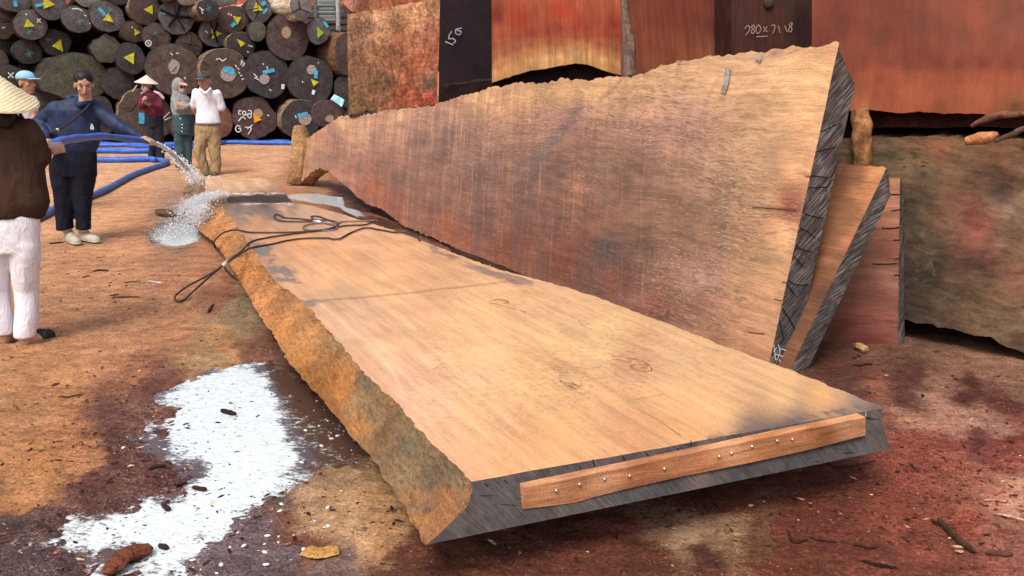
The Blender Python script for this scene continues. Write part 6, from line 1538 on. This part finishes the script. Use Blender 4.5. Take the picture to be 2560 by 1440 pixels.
bm = bmesh.new(); f.limb(bm, [(176,252,.03,7),(200,262,-.17,7),(226,256,-.05,7),(214,244,.10,8),(180,243,.12,8),(174,246,.03,8)]); bake('jacket_collar', bm, .008, M_navy, jk, 3, .006, 12, 2)
def drape(name, px, wd, mat, par, Y0, bulge, n=30, th=.004):
    P = resample([AT(u, v, Y0 + b) for (u, v, b) in px], n, True)
    o = tube(name, P, wd, mat, par, 8, n)
    return o
drape('bag_strap', [(228,256,-.06),(214,272,-.19),(190,295,-.245),(165,313,-.25),(142,326,-.23),(126,334,-.12)], .010, cloth('dark_strap', (.035,.022,.022), spec=.3), f.root, f.Y, 0)
bm = bmesh.new(); box_bm(bm, f.P(144,324,-.25), (.03,.008,.02), Matrix.Rotation(R(20), 4, 'Y'), .002); from_bm('buckle', bm, simple('buckle_metal', (.6,.55,.45), .3, .1, Metallic=.9), f.root)
strokes('chest_logo', [[(226,322),(229,310),(234,322),(226,322)], [(229,322),(231,314)]], (f.P(230,316,-.255), Vector((.15,-1,0)).normalized()), 0, .007, M_white, jk)
bm = bmesh.new(); f.loft(bm, [(188,374,50,0),(188,386,54,0),(188,410,55,0),(188,440,53,0)], .6)
f.legs(bm, [(156,415,33,0),(157,440,32,0),(160,490,26,0),(163,540,21,0),(164,574,20,0)]); f.legs(bm, [(208,415,30,0),(208,440,30,0),(208,490,24,0),(208,540,20,0),(208,574,19,0)])
bake('trousers', bm, .010, cloth('blue_black_trousers', (0.010, 0.011, 0.022), bmp=.4), f.root, 4, .016, 6, 12)
M_sn = cloth('beige_sneaker', (0.38, 0.36, 0.30), bmp=.25)
f.shoes('sneaker', [((172,590,.05),(192,608,-.16)), ((208,584,.06),(240,596,-.06))], M_sn, .052, .085, simple('cream_sole', (.45,.42,.36), .8, .1))

for (hx, hv, hd), (tx, tv, td) in (((172,590,.05),(192,608,-.16)), ((208,584,.06),(240,596,-.06))):
    h, t = f.P(hx, hv, hd), f.P(tx, tv, td); h.z = t.z = 0; ax = (t - h).normalized(); sd_ = Vector((-ax.y, ax.x, 0))
    for q in (.45, .6, .75):
        c = h.lerp(t, q); tz = .094 - (q - .45) * .05
        bm = bmesh.new(); b_cap(bm, c + sd_ * .030 + Vector((0, 0, tz - .02)), .006, c + Vector((0, 0, tz)), .006, 8); b_cap(bm, c + Vector((0, 0, tz)), .006, c - sd_ * .030 + Vector((0, 0, tz - .02)), .006, 8)
        bake('strap', bm, .004, cloth('strap_grey', (.22, .21, .18)), f.root, 1)
# ---- person in the brown jacket and straw cone hat, seen from behind
Y1 = G(60, 868).y
f = Fig('person seen from behind in a brown jacket, white trousers and big straw cone hat', Y1, G(35, 868), .008)
hc = f.P(2, 262, .04); fr = Vector((0.5, 0.86, 0))
bm = bmesh.new(); M = b_head(bm, hc, fr, 1.0, 0.1)
f.loft(bm, [(8,300,38,.02),(10,330,62,.02),(14,420,62,.02),(16,540,66,.02),(18,580,72,.02)])
f.limb(bm, [(70,336,.03,14),(100,392,.07,13),(115,376,.30,11)]); f.limb(bm, [(-60,336,.03,14),(-84,396,.07,13),(-60,420,.30,11)])
f.limb(bm, [(56,600,.02,34),(69,725,.05,20),(64,852,.02,15)]); f.limb(bm, [(-22,600,.02,34),(-9,725,.05,20),(12,848,.06,15)])
b_hand(bm, f.P(116,376,.30), (.55, .6, .12), (-.6, .5, -.2), .95, .9, -1); b_hand(bm, f.P(-60,420,.30), (.6, .6, .1), (0, 0, -1), .95, .8)
# bare feet inside the sandals
for a_, b_ in (((62,868,.02),(118,858,.10)), ((8,862,.06),(54,852,.16))):
    h, t = f.P(*a_), f.P(*b_); h.z = .052; t.z = .042; b_cap(bm, h, .032, h * .4 + t * .6, .034); b_cap(bm, h * .4 + t * .6, .034, t, .026)
    b_cap(bm, h + Vector((0,0,.06)), .033, h, .032)
body = bake('body', bm, .0075, M_skin2, f.root, 3)
bm = bmesh.new(); b_ell(bm, hc - M.col[1] * .02 + M.col[2] * .01, (.086,.098,.10), M.copy()); b_cap(bm, f.P(8,275,-.02), .06, f.P(14,300,-.05), .052); bake('hair', bm, .008, M_hair, f.root, 3, .005, 25, 5)
bm = bmesh.new()
f.loft(bm, [(8,284,26,.03),(10,292,44,.03),(14,304,62,.03),(16,330,76,.03),(17,370,84,.03),(18,420,88,.03),(20,470,92,.03),(22,505,96,.03),(22,522,93,.03),(22,540,84,.03)], .62)
f.limb(bm, [(72,322,.02,26),(88,350,.03,27),(102,394,.06,25)]); f.limb(bm, [(102,394,.06,25),(112,384,.20,19),(115,378,.27,15)]); f.limb(bm, [(-50,322,.02,28),(-84,396,.06,26),(-64,420,.24,17)])
bj = bake('jacket', bm, .009, cloth('dark_brown_wool', (0.050, 0.027, 0.019), .9, .15, .5), f.root, 4, .020, 4.5, 14)
bm = bmesh.new(); f.loft(bm, [(8,280,27,.02),(8,296,40,.02)], .85); bake('jacket_collar', bm, .009, cloth('brown_collar', (.045,.024,.017)), bj, 3, .004, 10, 1)
bm = bmesh.new()
f.loft(bm, [(20,530,80,.02),(20,560,82,.02),(20,600,81,.02),(20,630,78,.02)], .58)
f.legs(bm, [(60,610,41,.02),(63,640,39,.02),(66,725,31,.05),(65,790,28,.03),(63,842,27,.02)]); f.legs(bm, [(-20,610,42,.02),(-16,640,40,.02),(-6,725,31,.05),(4,790,28,.05),(11,834,27,.06)])
bake('trousers', bm, .009, cloth('white_cotton', (0.80, 0.80, 0.86), .85, .05, .6), f.root, 6, .011, 3.6, 16, (1, 1, .55))
M_sand = simple('tan_sandal', (0.26, 0.15, 0.11), .6, .15); M_strap = simple('black_leather', (0.02, 0.017, 0.016), .4, .15)
for a_, b_ in (((58,870,.02),(124,860,.12)), ((4,864,.06),(60,854,.18))):
    h, t = f.P(*a_), f.P(*b_); h.z = t.z = .02
    bm = bmesh.new(); b_cap(bm, h, .040, t, .043, 18)
    for v in bm.verts: v.co.z = max(.004, .018 + (v.co.z - .02) * .45)
    sn = from_bm('sandal', bm, M_sand, f.root)
    mid = h * .30 + t * .70
    bm = bmesh.new(); b_cap(bm, mid + Vector((0,0,.030)), .042, t * 1.0 + Vector((0,0,.022)), .040, 16); o = from_bm('upper', bm, M_strap, sn)
    bm = bmesh.new(); b_cap(bm, h * .9 + t * .1 + Vector((0,0,.026)), .0385, h * .75 + t * .25 + Vector((0,0,.026)), .0385, 16)
    for v in bm.verts: v.co.z = .012 + (v.co.z) * .6
    from_bm('heel_strap', bm, simple('tan_strap', (.30,.18,.14), .6, .1), sn)
cone_hat('conical_hat', f.P(-3,187,-.03), f.P(-3,249,.0) + Vector((0, 0, 0)), 0, .205, hat_mat('straw_leaf_hat', (.70,.60,.38)), f.root)

# ================================================================== HOSES AND WATER
M_hose = simple('blue_layflat_hose', (0.035, 0.12, 0.50), .45, .18, 8, .2, .4)
M_hose2 = simple('dusty_blue_hose', (0.07, 0.13, 0.34), .55, .25, 8, .2, .3)
def hgt(p):
    i = min(max(int(np.searchsorted(gx, p[0])) - 1, 0), len(gx) - 2); j = min(max(int(np.searchsorted(gy, p[1])) - 1, 0), len(gy) - 2)
    k = i * len(gy) + j
    return float(max(GP[k, 2], GP[k + 1, 2], GP[k + len(gy), 2]))
def ghose(label, px, r, mat=None):
    P = [G(u, v, r) for u, v in px]
    Q = resample(P, 90, True)
    for q in Q: q[2] = r + hgt(q) - .004
    o = tube('hose', Q, r, mat or M_hose, None, 12, 90); tag(o, label, 'hose')
    return o
hz_ = tube('hose', [AT(60, 520, 5.9), AT(78, 480, 5.85), AT(92, 436, 5.75), AT(104, 400, 5.6), AT(122, 374, 5.52), AT(150, 354, 5.8), AT(200, 345, 6.7), AT(262, 341, 7.5), AT(320, 347, 8.1), AT(352, 351, 8.33), AT(378, 355, 8.55)], .031, M_hose, None, 14, 120, r_fn=lambda t: 0.92 + 0.08 * math.sin(t * 30))
tag(hz_, 'bright blue hose arching from the brown jacket to the outstretched nozzle hand', 'hose')
bm = bmesh.new(); b_cap(bm, AT(374, 354.5, 8.52), .034, AT(384, 357, 8.6), .026); from_bm('nozzle_end', bm, simple('white_nozzle', (.5,.55,.62), .5, .1), hz_)
ghose('blue hose lying dusty along the ground, looping back beside the navy trousers', [(60,560),(100,545),(140,523),(185,507),(232,491),(290,462),(335,438),(380,422),(412,411),(418,405),(400,401),(380,400)], .045, M_hose2)
ghose('blue hose lying straight behind the navy jacket, nearest of the far hoses', [(120,404),(230,401),(300,401),(372,399),(386,401)], .055)
ghose('blue hose along the foot of the pile running right to the root flange', [(40,362),(240,364),(420,362),(560,357),(640,358),(735,359),(800,362)], .05)
ghose('blue hose lying below the maroon sweater, between two others', [(110,382),(240,378),(330,379),(400,376),(440,366),(480,362)], .055)
ghose('blue hose running close under the log pile behind the standing people', [(60,352),(200,356),(340,366),(450,371),(520,364),(600,354.5),(735,355)], .045)
def water_clear():
    m = MT('flying_water'); o = m.obj()
    n = m.noise(o, 60, 3, .6)
    return m.out((0.88, 0.92, 0.94), .15, m.bump(n, .6, .01), .5, Alpha=.6, Transmission_Weight=.1, IOR=1.33)
M_wat = water_clear()
st = [AT(384,357,8.6), AT(405,366,8.95), AT(428,382,9.5), AT(450,403,10.1), AT(468,422,10.7), AT(482,440,11.2), AT(490,452,11.45)]
bm = bmesh.new()
Q = resample(st, 70, True)
rs_ = random.Random(11)
for i in range(len(Q) - 1):
    t = i / 70
    if t < 0.72:
        b_cap(bm, Q[i] + np.array([rs_.gauss(0,.003) for _ in range(3)]), .019 + .006 * t + rs_.uniform(-.003,.006), Q[i + 1], .019 + .006 * t, 8)
    n_ = int(26 * t * t + 2)
    for k in range(n_):
        sp = .008 + .032 * t
        c = Vector(Q[i]) + Vector((rs_.gauss(0, sp), rs_.gauss(0, sp * 2), rs_.gauss(0, sp)))
        bmesh.ops.create_icosphere(bm, subdivisions=1, radius=rs_.uniform(.004, .013), matrix=Matrix.Translation(c))
o = from_bm('water_jet', bm, M_wat, None); tag(o, 'arc of water shooting from the nozzle and breaking into drops over the slab', 'water', kind='stuff')
bm = bmesh.new()
_b = bmesh.new(); bmesh.ops.create_icosphere(_b, subdivisions=1, radius=1.0)
IV = np.array([v.co[:] for v in _b.verts]); IF = np.array([[v.index for v in f.verts] for f in _b.faces]); _b.free()
class Dots:
    def __init__(s): s.V = []; s.F = []; s.n = 0
    def add(s, M):
        A = np.array(M); s.V.append(IV @ A[:3, :3].T + A[:3, 3]); s.F.append(IF + s.n); s.n += len(IV)
    def build(s, name, mat): return mesh_np(name, np.concatenate(s.V), np.concatenate(s.F).tolist(), mat, None)
DT = Dots()
def drops(A, B, n, s0, s1, r0, r1, arc=0.0, flat=1.0):
    for k in range(n):
        t = rs_.random() ** 0.9
        s = s0 + (s1 - s0) * t
        c = A.lerp(B, t) + Vector((rs_.gauss(0, s), rs_.gauss(0, s * 1.6), abs(rs_.gauss(0, s * .5)) * flat)) + Vector((0, 0, arc * 4 * t * (1 - t)))
        c.z = max(c.z, .02)
        r_ = r0 + (r1 - r0) * rs_.random() ** 2.2
        DT.add(Matrix.Translation(c) @ Matrix.Rotation(rs_.uniform(0, 3), 4, 'X') @ Matrix.Diagonal((r_, r_ * rs_.uniform(.6, 2.6), r_ * rs_.uniform(.4, 1), 1)))
drops(S(560, 492, .01), S(515, 505, .03), 1400, .03, .06, .0012, .007, .05)
drops(S(520, 500, .01), G(455, 572, .05), 4200, .045, .085, .0012, .008, .10)
drops(S(505, 520, .02), G(500, 575, .05), 2200, .04, .06, .0012, .007, .05)
drops(G(500, 575, .02), G(420, 590, .02), 900, .07, .16,   .0012, .006, .02, .35)
drops(S(488, 452, .01), S(535, 475, .01), 260, .05, .10, .002, .008, .06)
o = DT.build('water_splash', M_wat); tag(o, 'white splash of water pouring off the far left edge of the flat slab', 'water', kind='stuff')

# ================================================================== WIRE SLINGS
M_cable = simple('greased_steel_cable', (0.035, 0.028, 0.026), .5, .3, 60, .3, .4)
M_cable2 = simple('grey_steel_cable', (0.16, 0.13, 0.11), .5, .3, 60, .3, .4)
M_fer = simple('aluminium_ferrule', (0.62, 0.60, 0.56), .4, .15, 40, Metallic=.6)
def ferrule(a, b, par):
    bm = bmesh.new(); b_cap(bm, a, .016, b, .016, 12); from_bm('ferrule', bm, M_fer, par)
DZ = .012
sl1 = empty('wire_sling', 'black wire rope sling thrown across the flat slab, its eye hanging off the left edge', 'rope', loc=S(572, 651))
def scable(name, px, par, r=.0075, mat=None, n=120, closed=False):
    P = []
    for q in px:
        u, v = q[0], q[1]
        if len(q) > 2: P.append(G(u, v, q[2]))
        else: P.append(S(u, v, DZ))
    return tube(name, P, r, mat or M_cable, par, 8, n)
scable('eye', [(566,655,.30),(550,669,.25),(517,690,.16),(480,709,.09),(467,717,.07),(447,731,.05),(438,741,.04),(438,749,.035),(446,753,.03),(459,750,.03),(470,741,.035),(480,731,.05),(500,713,.10),(517,698,.15),(540,678,.23),(560,660,.30)], sl1)
ferrule(G(560, 662, .31), G(570, 653, .31), sl1)
scable('strand', [(570,653,.32),(585,641),(603,628),(622,608),(637,601),(653,597),(700,589),(762,581),(809,575),(852,566),(880,563),(910,562),(930,556),(941,550)], sl1)
scable('strand', [(570,655,.32),(590,642),(622,622),(650,615),(681,610),(720,601),(762,596),(817,595),(835,598),(848,597),(862,590),(879,581),(906,571),(925,570),(941,573),(965,577),(988,581),(1010,581),(1030,585),(1042,592),(1050,601)], sl1)
scable('strand', [(566,656,.30),(562,668,.24),(568,678,.20),(580,690,.14),(592,700,.10)], sl1, .008, M_cable2)
sl2 = empty('wire_sling', 'thinner coiled wire sling on the flat slab, looping over its left edge', 'rope', loc=S(760, 575))
scable('strand', [(556,640,.24),(540,622,.26),(535,610,.31),(538,600,.35),(556,583),(583,575),(605,577),(630,581),(700,581),(762,579),(800,575),(825,571),(838,566),(845,560),(840,555),(821,550),(808,545),(797,541),(784,540),(778,542),(782,547),(797,550),(815,551)], sl2)
scable('eye', [(786,554),(739,554),(710,553),(696,550),(687,545),(685,540),(690,536),(700,538),(712,544),(739,546),(765,549),(788,552)], sl2, .007, n=70)
ferrule(S(786, 553, .016), S(800, 555, .016), sl2)
scable('strand', [(800,555),(820,559),(832,562),(842,568),(836,574),(815,576),(785,575),(765,574),(757,571),(762,564),(778,560),(797,558),(820,558),(844,558),(856,554),(880,553),(910,552),(935,551),(944,552)], sl2, .007, M_cable2)

# ================================================================== LITTER ON THE GROUND
M_chip = bark_mat('bark_scrap', ridge=(30, 60, 60), amp=.35, damt=.3, grit=120, bmp=.6)
def chunk(name, label, px, wpx, h, colr, cat='wood scrap', z=0.0, mat=None, sub=3, wob=.25, taper=.5):
    """flat irregular piece of wood along the px polyline"""
    P = [G(u, v) for u, v in px]
    Q = resample(P, 14, len(P) > 2)
    mpx = P[0].y / FPX
    wd = wpx * mpx
    V = []; F = []; NS = 8
    r0 = random.Random(int(px[0][0] * 3 + px[0][1]))
    T = np.gradient(Q, axis=0); T /= np.linalg.norm(T, axis=1)[:, None] + 1e-9
    for i, q in enumerate(Q):
        t = i / 13
        s = Vector((T[i][1], -T[i][0], 0))
        pr = (1 - taper * abs(2 * t - 1) ** 3) * (0.25 if i in (0, 13) else 1)
        base = max(hgt(q), .001) + z
        for k in range(NS):
            a = 2 * math.pi * k / NS
            n = 1 + wob * mn.noise(Vector((q[0] * 40 + k * 3.1, q[1] * 40, k + px[0][0])))
            p = Vector(q) + s * (wd * .5 * math.cos(a) * pr * n); p.z = base + h * .45 + h * .5 * math.sin(a) * pr * n
            V.append(tuple(p))
    for i in range(13):
        for k in range(NS): F.append([i * NS + k, i * NS + (k + 1) % NS, (i + 1) * NS + (k + 1) % NS, (i + 1) * NS + k])
    F.append(list(range(NS))[::-1]); F.append([13 * NS + k for k in range(NS)])
    o = mesh_np(name, V, F, mat or M_chip, None, np.tile(lin(colr) * .75, (len(V), 1)), smooth=False)
    tag(o, label, cat); return o
K = chunk
K('bark_chunk', 'thick brown bark chunk on the sand beside the white splash', [(392,540),(430,545),(482,548)], 30, .09, (112, 82, 56))
K('plank_scrap', 'ragged golden wood scrap at the bottom edge below the flat slab', [(762,1392),(800,1400),(850,1392)], 60, .018, (196, 146, 84), taper=.2)
K('bark_chunk', 'muddy reddish clod of bark at the bottom edge in the foamy puddle', [(268,1450),(320,1405),(384,1382)], 62, .045, (110, 62, 44))
K('paper_scrap', 'small white scrap of paper on the sand', [(370,709),(388,712),(404,715)], 12, .006, (238, 228, 214), 'litter')
for i, (px, w_, h_, c_, lb) in enumerate([
 ([(553,1030),(571,1035),(590,1040)], 16, .022, (62,36,32), 'dark wet wood block sitting alone in the middle of the white puddle'),
 ([(481,1222),(498,1226),(518,1229)], 13, .018, (70,44,34), 'dark brown block at the lower end of the white puddle'),
 ([(370,1184),(392,1180),(418,1178)], 11, .014, (52,42,38), 'dark sliver at the left shore of the puddle'),
 ([(434,1220),(450,1216),(468,1210)], 11, .014, (60,34,30), 'dark sliver touching the puddle, left of the brown block'),
 ([(408,1268),(416,1274),(424,1280)], 16, .02, (66,50,46), 'small square dark block low in the puddle'),
 ([(398,1368),(410,1372),(420,1376)], 18, .018, (58,44,40), 'small dark lump near the bottom of the puddle'),
 ([(145,1004),(175,998),(208,992)], 6, .008, (96,60,42), 'thin forked twig on the sand left of the puddle'),
 ([(128,970),(150,965)], 8, .012, (84,56,42), 'small dark lump on sand at the far left'),
 ([(280,754),(295,748),(352,748)], 5, .008, (70,42,32), 'straight dark stick on the sand, nearest of the parallel sticks'),
 ([(274,746),(300,742)], 5, .008, (66,40,30), 'short dark stick left of the straight stick'),
 ([(232,684),(250,680),(272,682)], 9, .012, (58,36,28), 'dark clump of bark shreds behind the white paper'),
 ([(206,700),(226,694)], 5, .008, (72,44,34), 'short slanted stick beside the clump of bark shreds'),
 ([(310,715),(330,713),(348,712)], 4, .007, (76,48,36), 'thin stick just left of the white paper'),
 ([(122,612),(140,611),(160,609)], 7, .015, (62,44,34), 'dark stick behind the beige sneakers'),
 ([(520,790),(530,772),(536,768)], 8, .012, (70,42,34), 'small dark crumb cluster near the flat slab edge'),
 ([(2342,1312),(2380,1350),(2436,1396)], 16, .03, (92,62,48), 'long split bark strip on red soil at lower right'),
 ([(2462,1394),(2495,1398),(2532,1400)], 12, .018, (96,68,54), 'short grey brown bark piece below the long split strip'),
 ([(2490,1292),(2525,1300),(2570,1312)], 7, .01, (222,176,146), 'pale pink splinter at the right edge on red soil'),
 ([(2458,1262),(2490,1262),(2515,1264)], 8, .012, (190,146,120), 'flat pale chip left of the pale pink splinter'),
 ([(2135,880),(2152,888),(2170,892)], 18, .05, (196,150,112), 'small pale wood block on the ground in front of the dark red slab'),
 ([(2130,924),(2155,921),(2180,918)], 5, .012, (70,44,34), 'dark stick lying right of the leaning slabs'),
 ([(1968,1338),(1985,1364),(2020,1362)], 7, .010, (60,34,26), 'curved dark root sliver under the right front of the flat slab'),
 ([(2020,1352),(2055,1362),(2092,1366)], 5, .008, (66,38,28), 'thin dark sliver right of the curved root sliver'),
 ([(2130,1370),(2165,1380),(2190,1384)], 8, .012, (76,46,34), 'dark knotted twig on brown soil at lower right'),
 ([(2150,1420),(2190,1428),(2240,1438)], 8, .012, (56,34,28), 'dark twig at the bottom edge, lower right'),
 ([(2040,1162),(2110,1185),(2190,1168)], 4, .006, (84,46,34), 'long curved thin root behind the right front corner of the flat slab'),
 ([(978,1275),(982,1285)], 9, .012, (50,34,28), 'tiny dark block on the tan patch beside the front corner'),
 ([(2240,905),(2262,908)], 6, .012, (90,70,58), 'small grey chip near the mossy log'),
 ([(1990,1000),(2030,990)], 5, .008, (90,60,46), 'thin chip just behind the right edge of the flat slab'),
]):
    if i == 28: continue
    K(('wood_chip', 'stick', 'bark_piece')[0 if h_ > .012 else 1], lb, px, w_, h_, c_)
# uncountable crumbs of bark, wood and dirt
rc = random.Random(21)
V = []; F = []; Cc = []
def crumb(x, y, s, colr, fl=.45):
    z = max(hgt((x, y)), -.001) + s * .15
    b = len(V); a0 = rc.uniform(0, 6.28); el = rc.uniform(1, 3.2)
    for k in range(5):
        a = a0 + k * 1.2566
        dx, dy = math.cos(a) * s * el * rc.uniform(.6, 1.2), math.sin(a) * s * rc.uniform(.6, 1.2)
        V.append((x + dx * math.cos(a0) - dy * math.sin(a0), y + dx * math.sin(a0) + dy * math.cos(a0), z + rc.uniform(-.2, .25) * s))
    V.append((x, y, z + s * fl * rc.uniform(.6, 1.6)))
    for k in range(5): F.append([b + k, b + (k + 1) % 5, b + 5])
    q = lin(colr) * rc.uniform(.5, 1.1)
    Cc.extend([q] * 6)
bark_c = [(70,42,32), (58,34,28), (92,60,44), (110,70,50), (48,32,28)]
for k in range(5200):
    u = rc.uniform(-20, 2600); v = rc.uniform(470, 1500) if k % 3 else rc.uniform(560, 800)
    p = G(u, v)
    if p.y > 11: continue
    nn = mn.noise(Vector((p.x * 1.4, p.y * 1.4, 3)))
    if nn < -0.05 and rc.random() < .75: continue
    s = rc.choice([.002, .003, .003, .004, .005, .007]) * (1 + p.y * .05)
    if u > 1150: s *= 1.15
    col_ = rc.choice(bark_c) if rc.random() < .82 else rc.choice([(200,150,110), (225,190,150), (180,100,70)])
    crumb(p.x, p.y, s, col_)
for k in range(900):   # denser damp crumbs around the puddle and on the red soil at the right
    if k % 2: u, v = rc.gauss(330, 130), rc.gauss(1130, 120)
    else: u, v = rc.gauss(2350, 170), rc.gauss(1180, 110)
    p = G(u, v); crumb(p.x, p.y, rc.choice([.003, .004, .006]), rc.choice([(70,36,30), (90,46,34), (60,34,30)]) if k % 2 else rc.choice([(130,50,34), (90,36,26), (150,70,48)]))
o = mesh_np('bark_litter', V, F, M_chip, None, np.array(Cc), smooth=False)
tag(o, 'scattered crumbs of bark, wood and dirt over the soil', 'litter', kind='stuff')
# bubbles of foam floating about the puddle
bm = bmesh.new()
for k in range(150):
    if k % 3 == 0: u, v = rc.gauss(840, 70), rc.gauss(1080, 60)
    elif k % 3 == 1: u, v = rc.gauss(500, 190), rc.gauss(1370, 45)
    else: u, v = rc.gauss(560, 160), rc.gauss(1180, 110)
    p = G(u, v); s = rc.choice([.003, .004, .006, .010])
    p.z = max(hgt(p), .002)
    bmesh.ops.create_icosphere(bm, subdivisions=1, radius=s, matrix=Matrix.Translation(p) @ Matrix.Rotation(rc.uniform(0, 3), 4, 'Z') @ Matrix.Diagonal((1.5, .9, .3, 1)))
o = from_bm('foam_flecks', bm, simple('foam', (.74,.72,.70), .5, .1), None); tag(o, 'white foam flecks dotted over the puddle and wet mud', 'foam', kind='stuff')
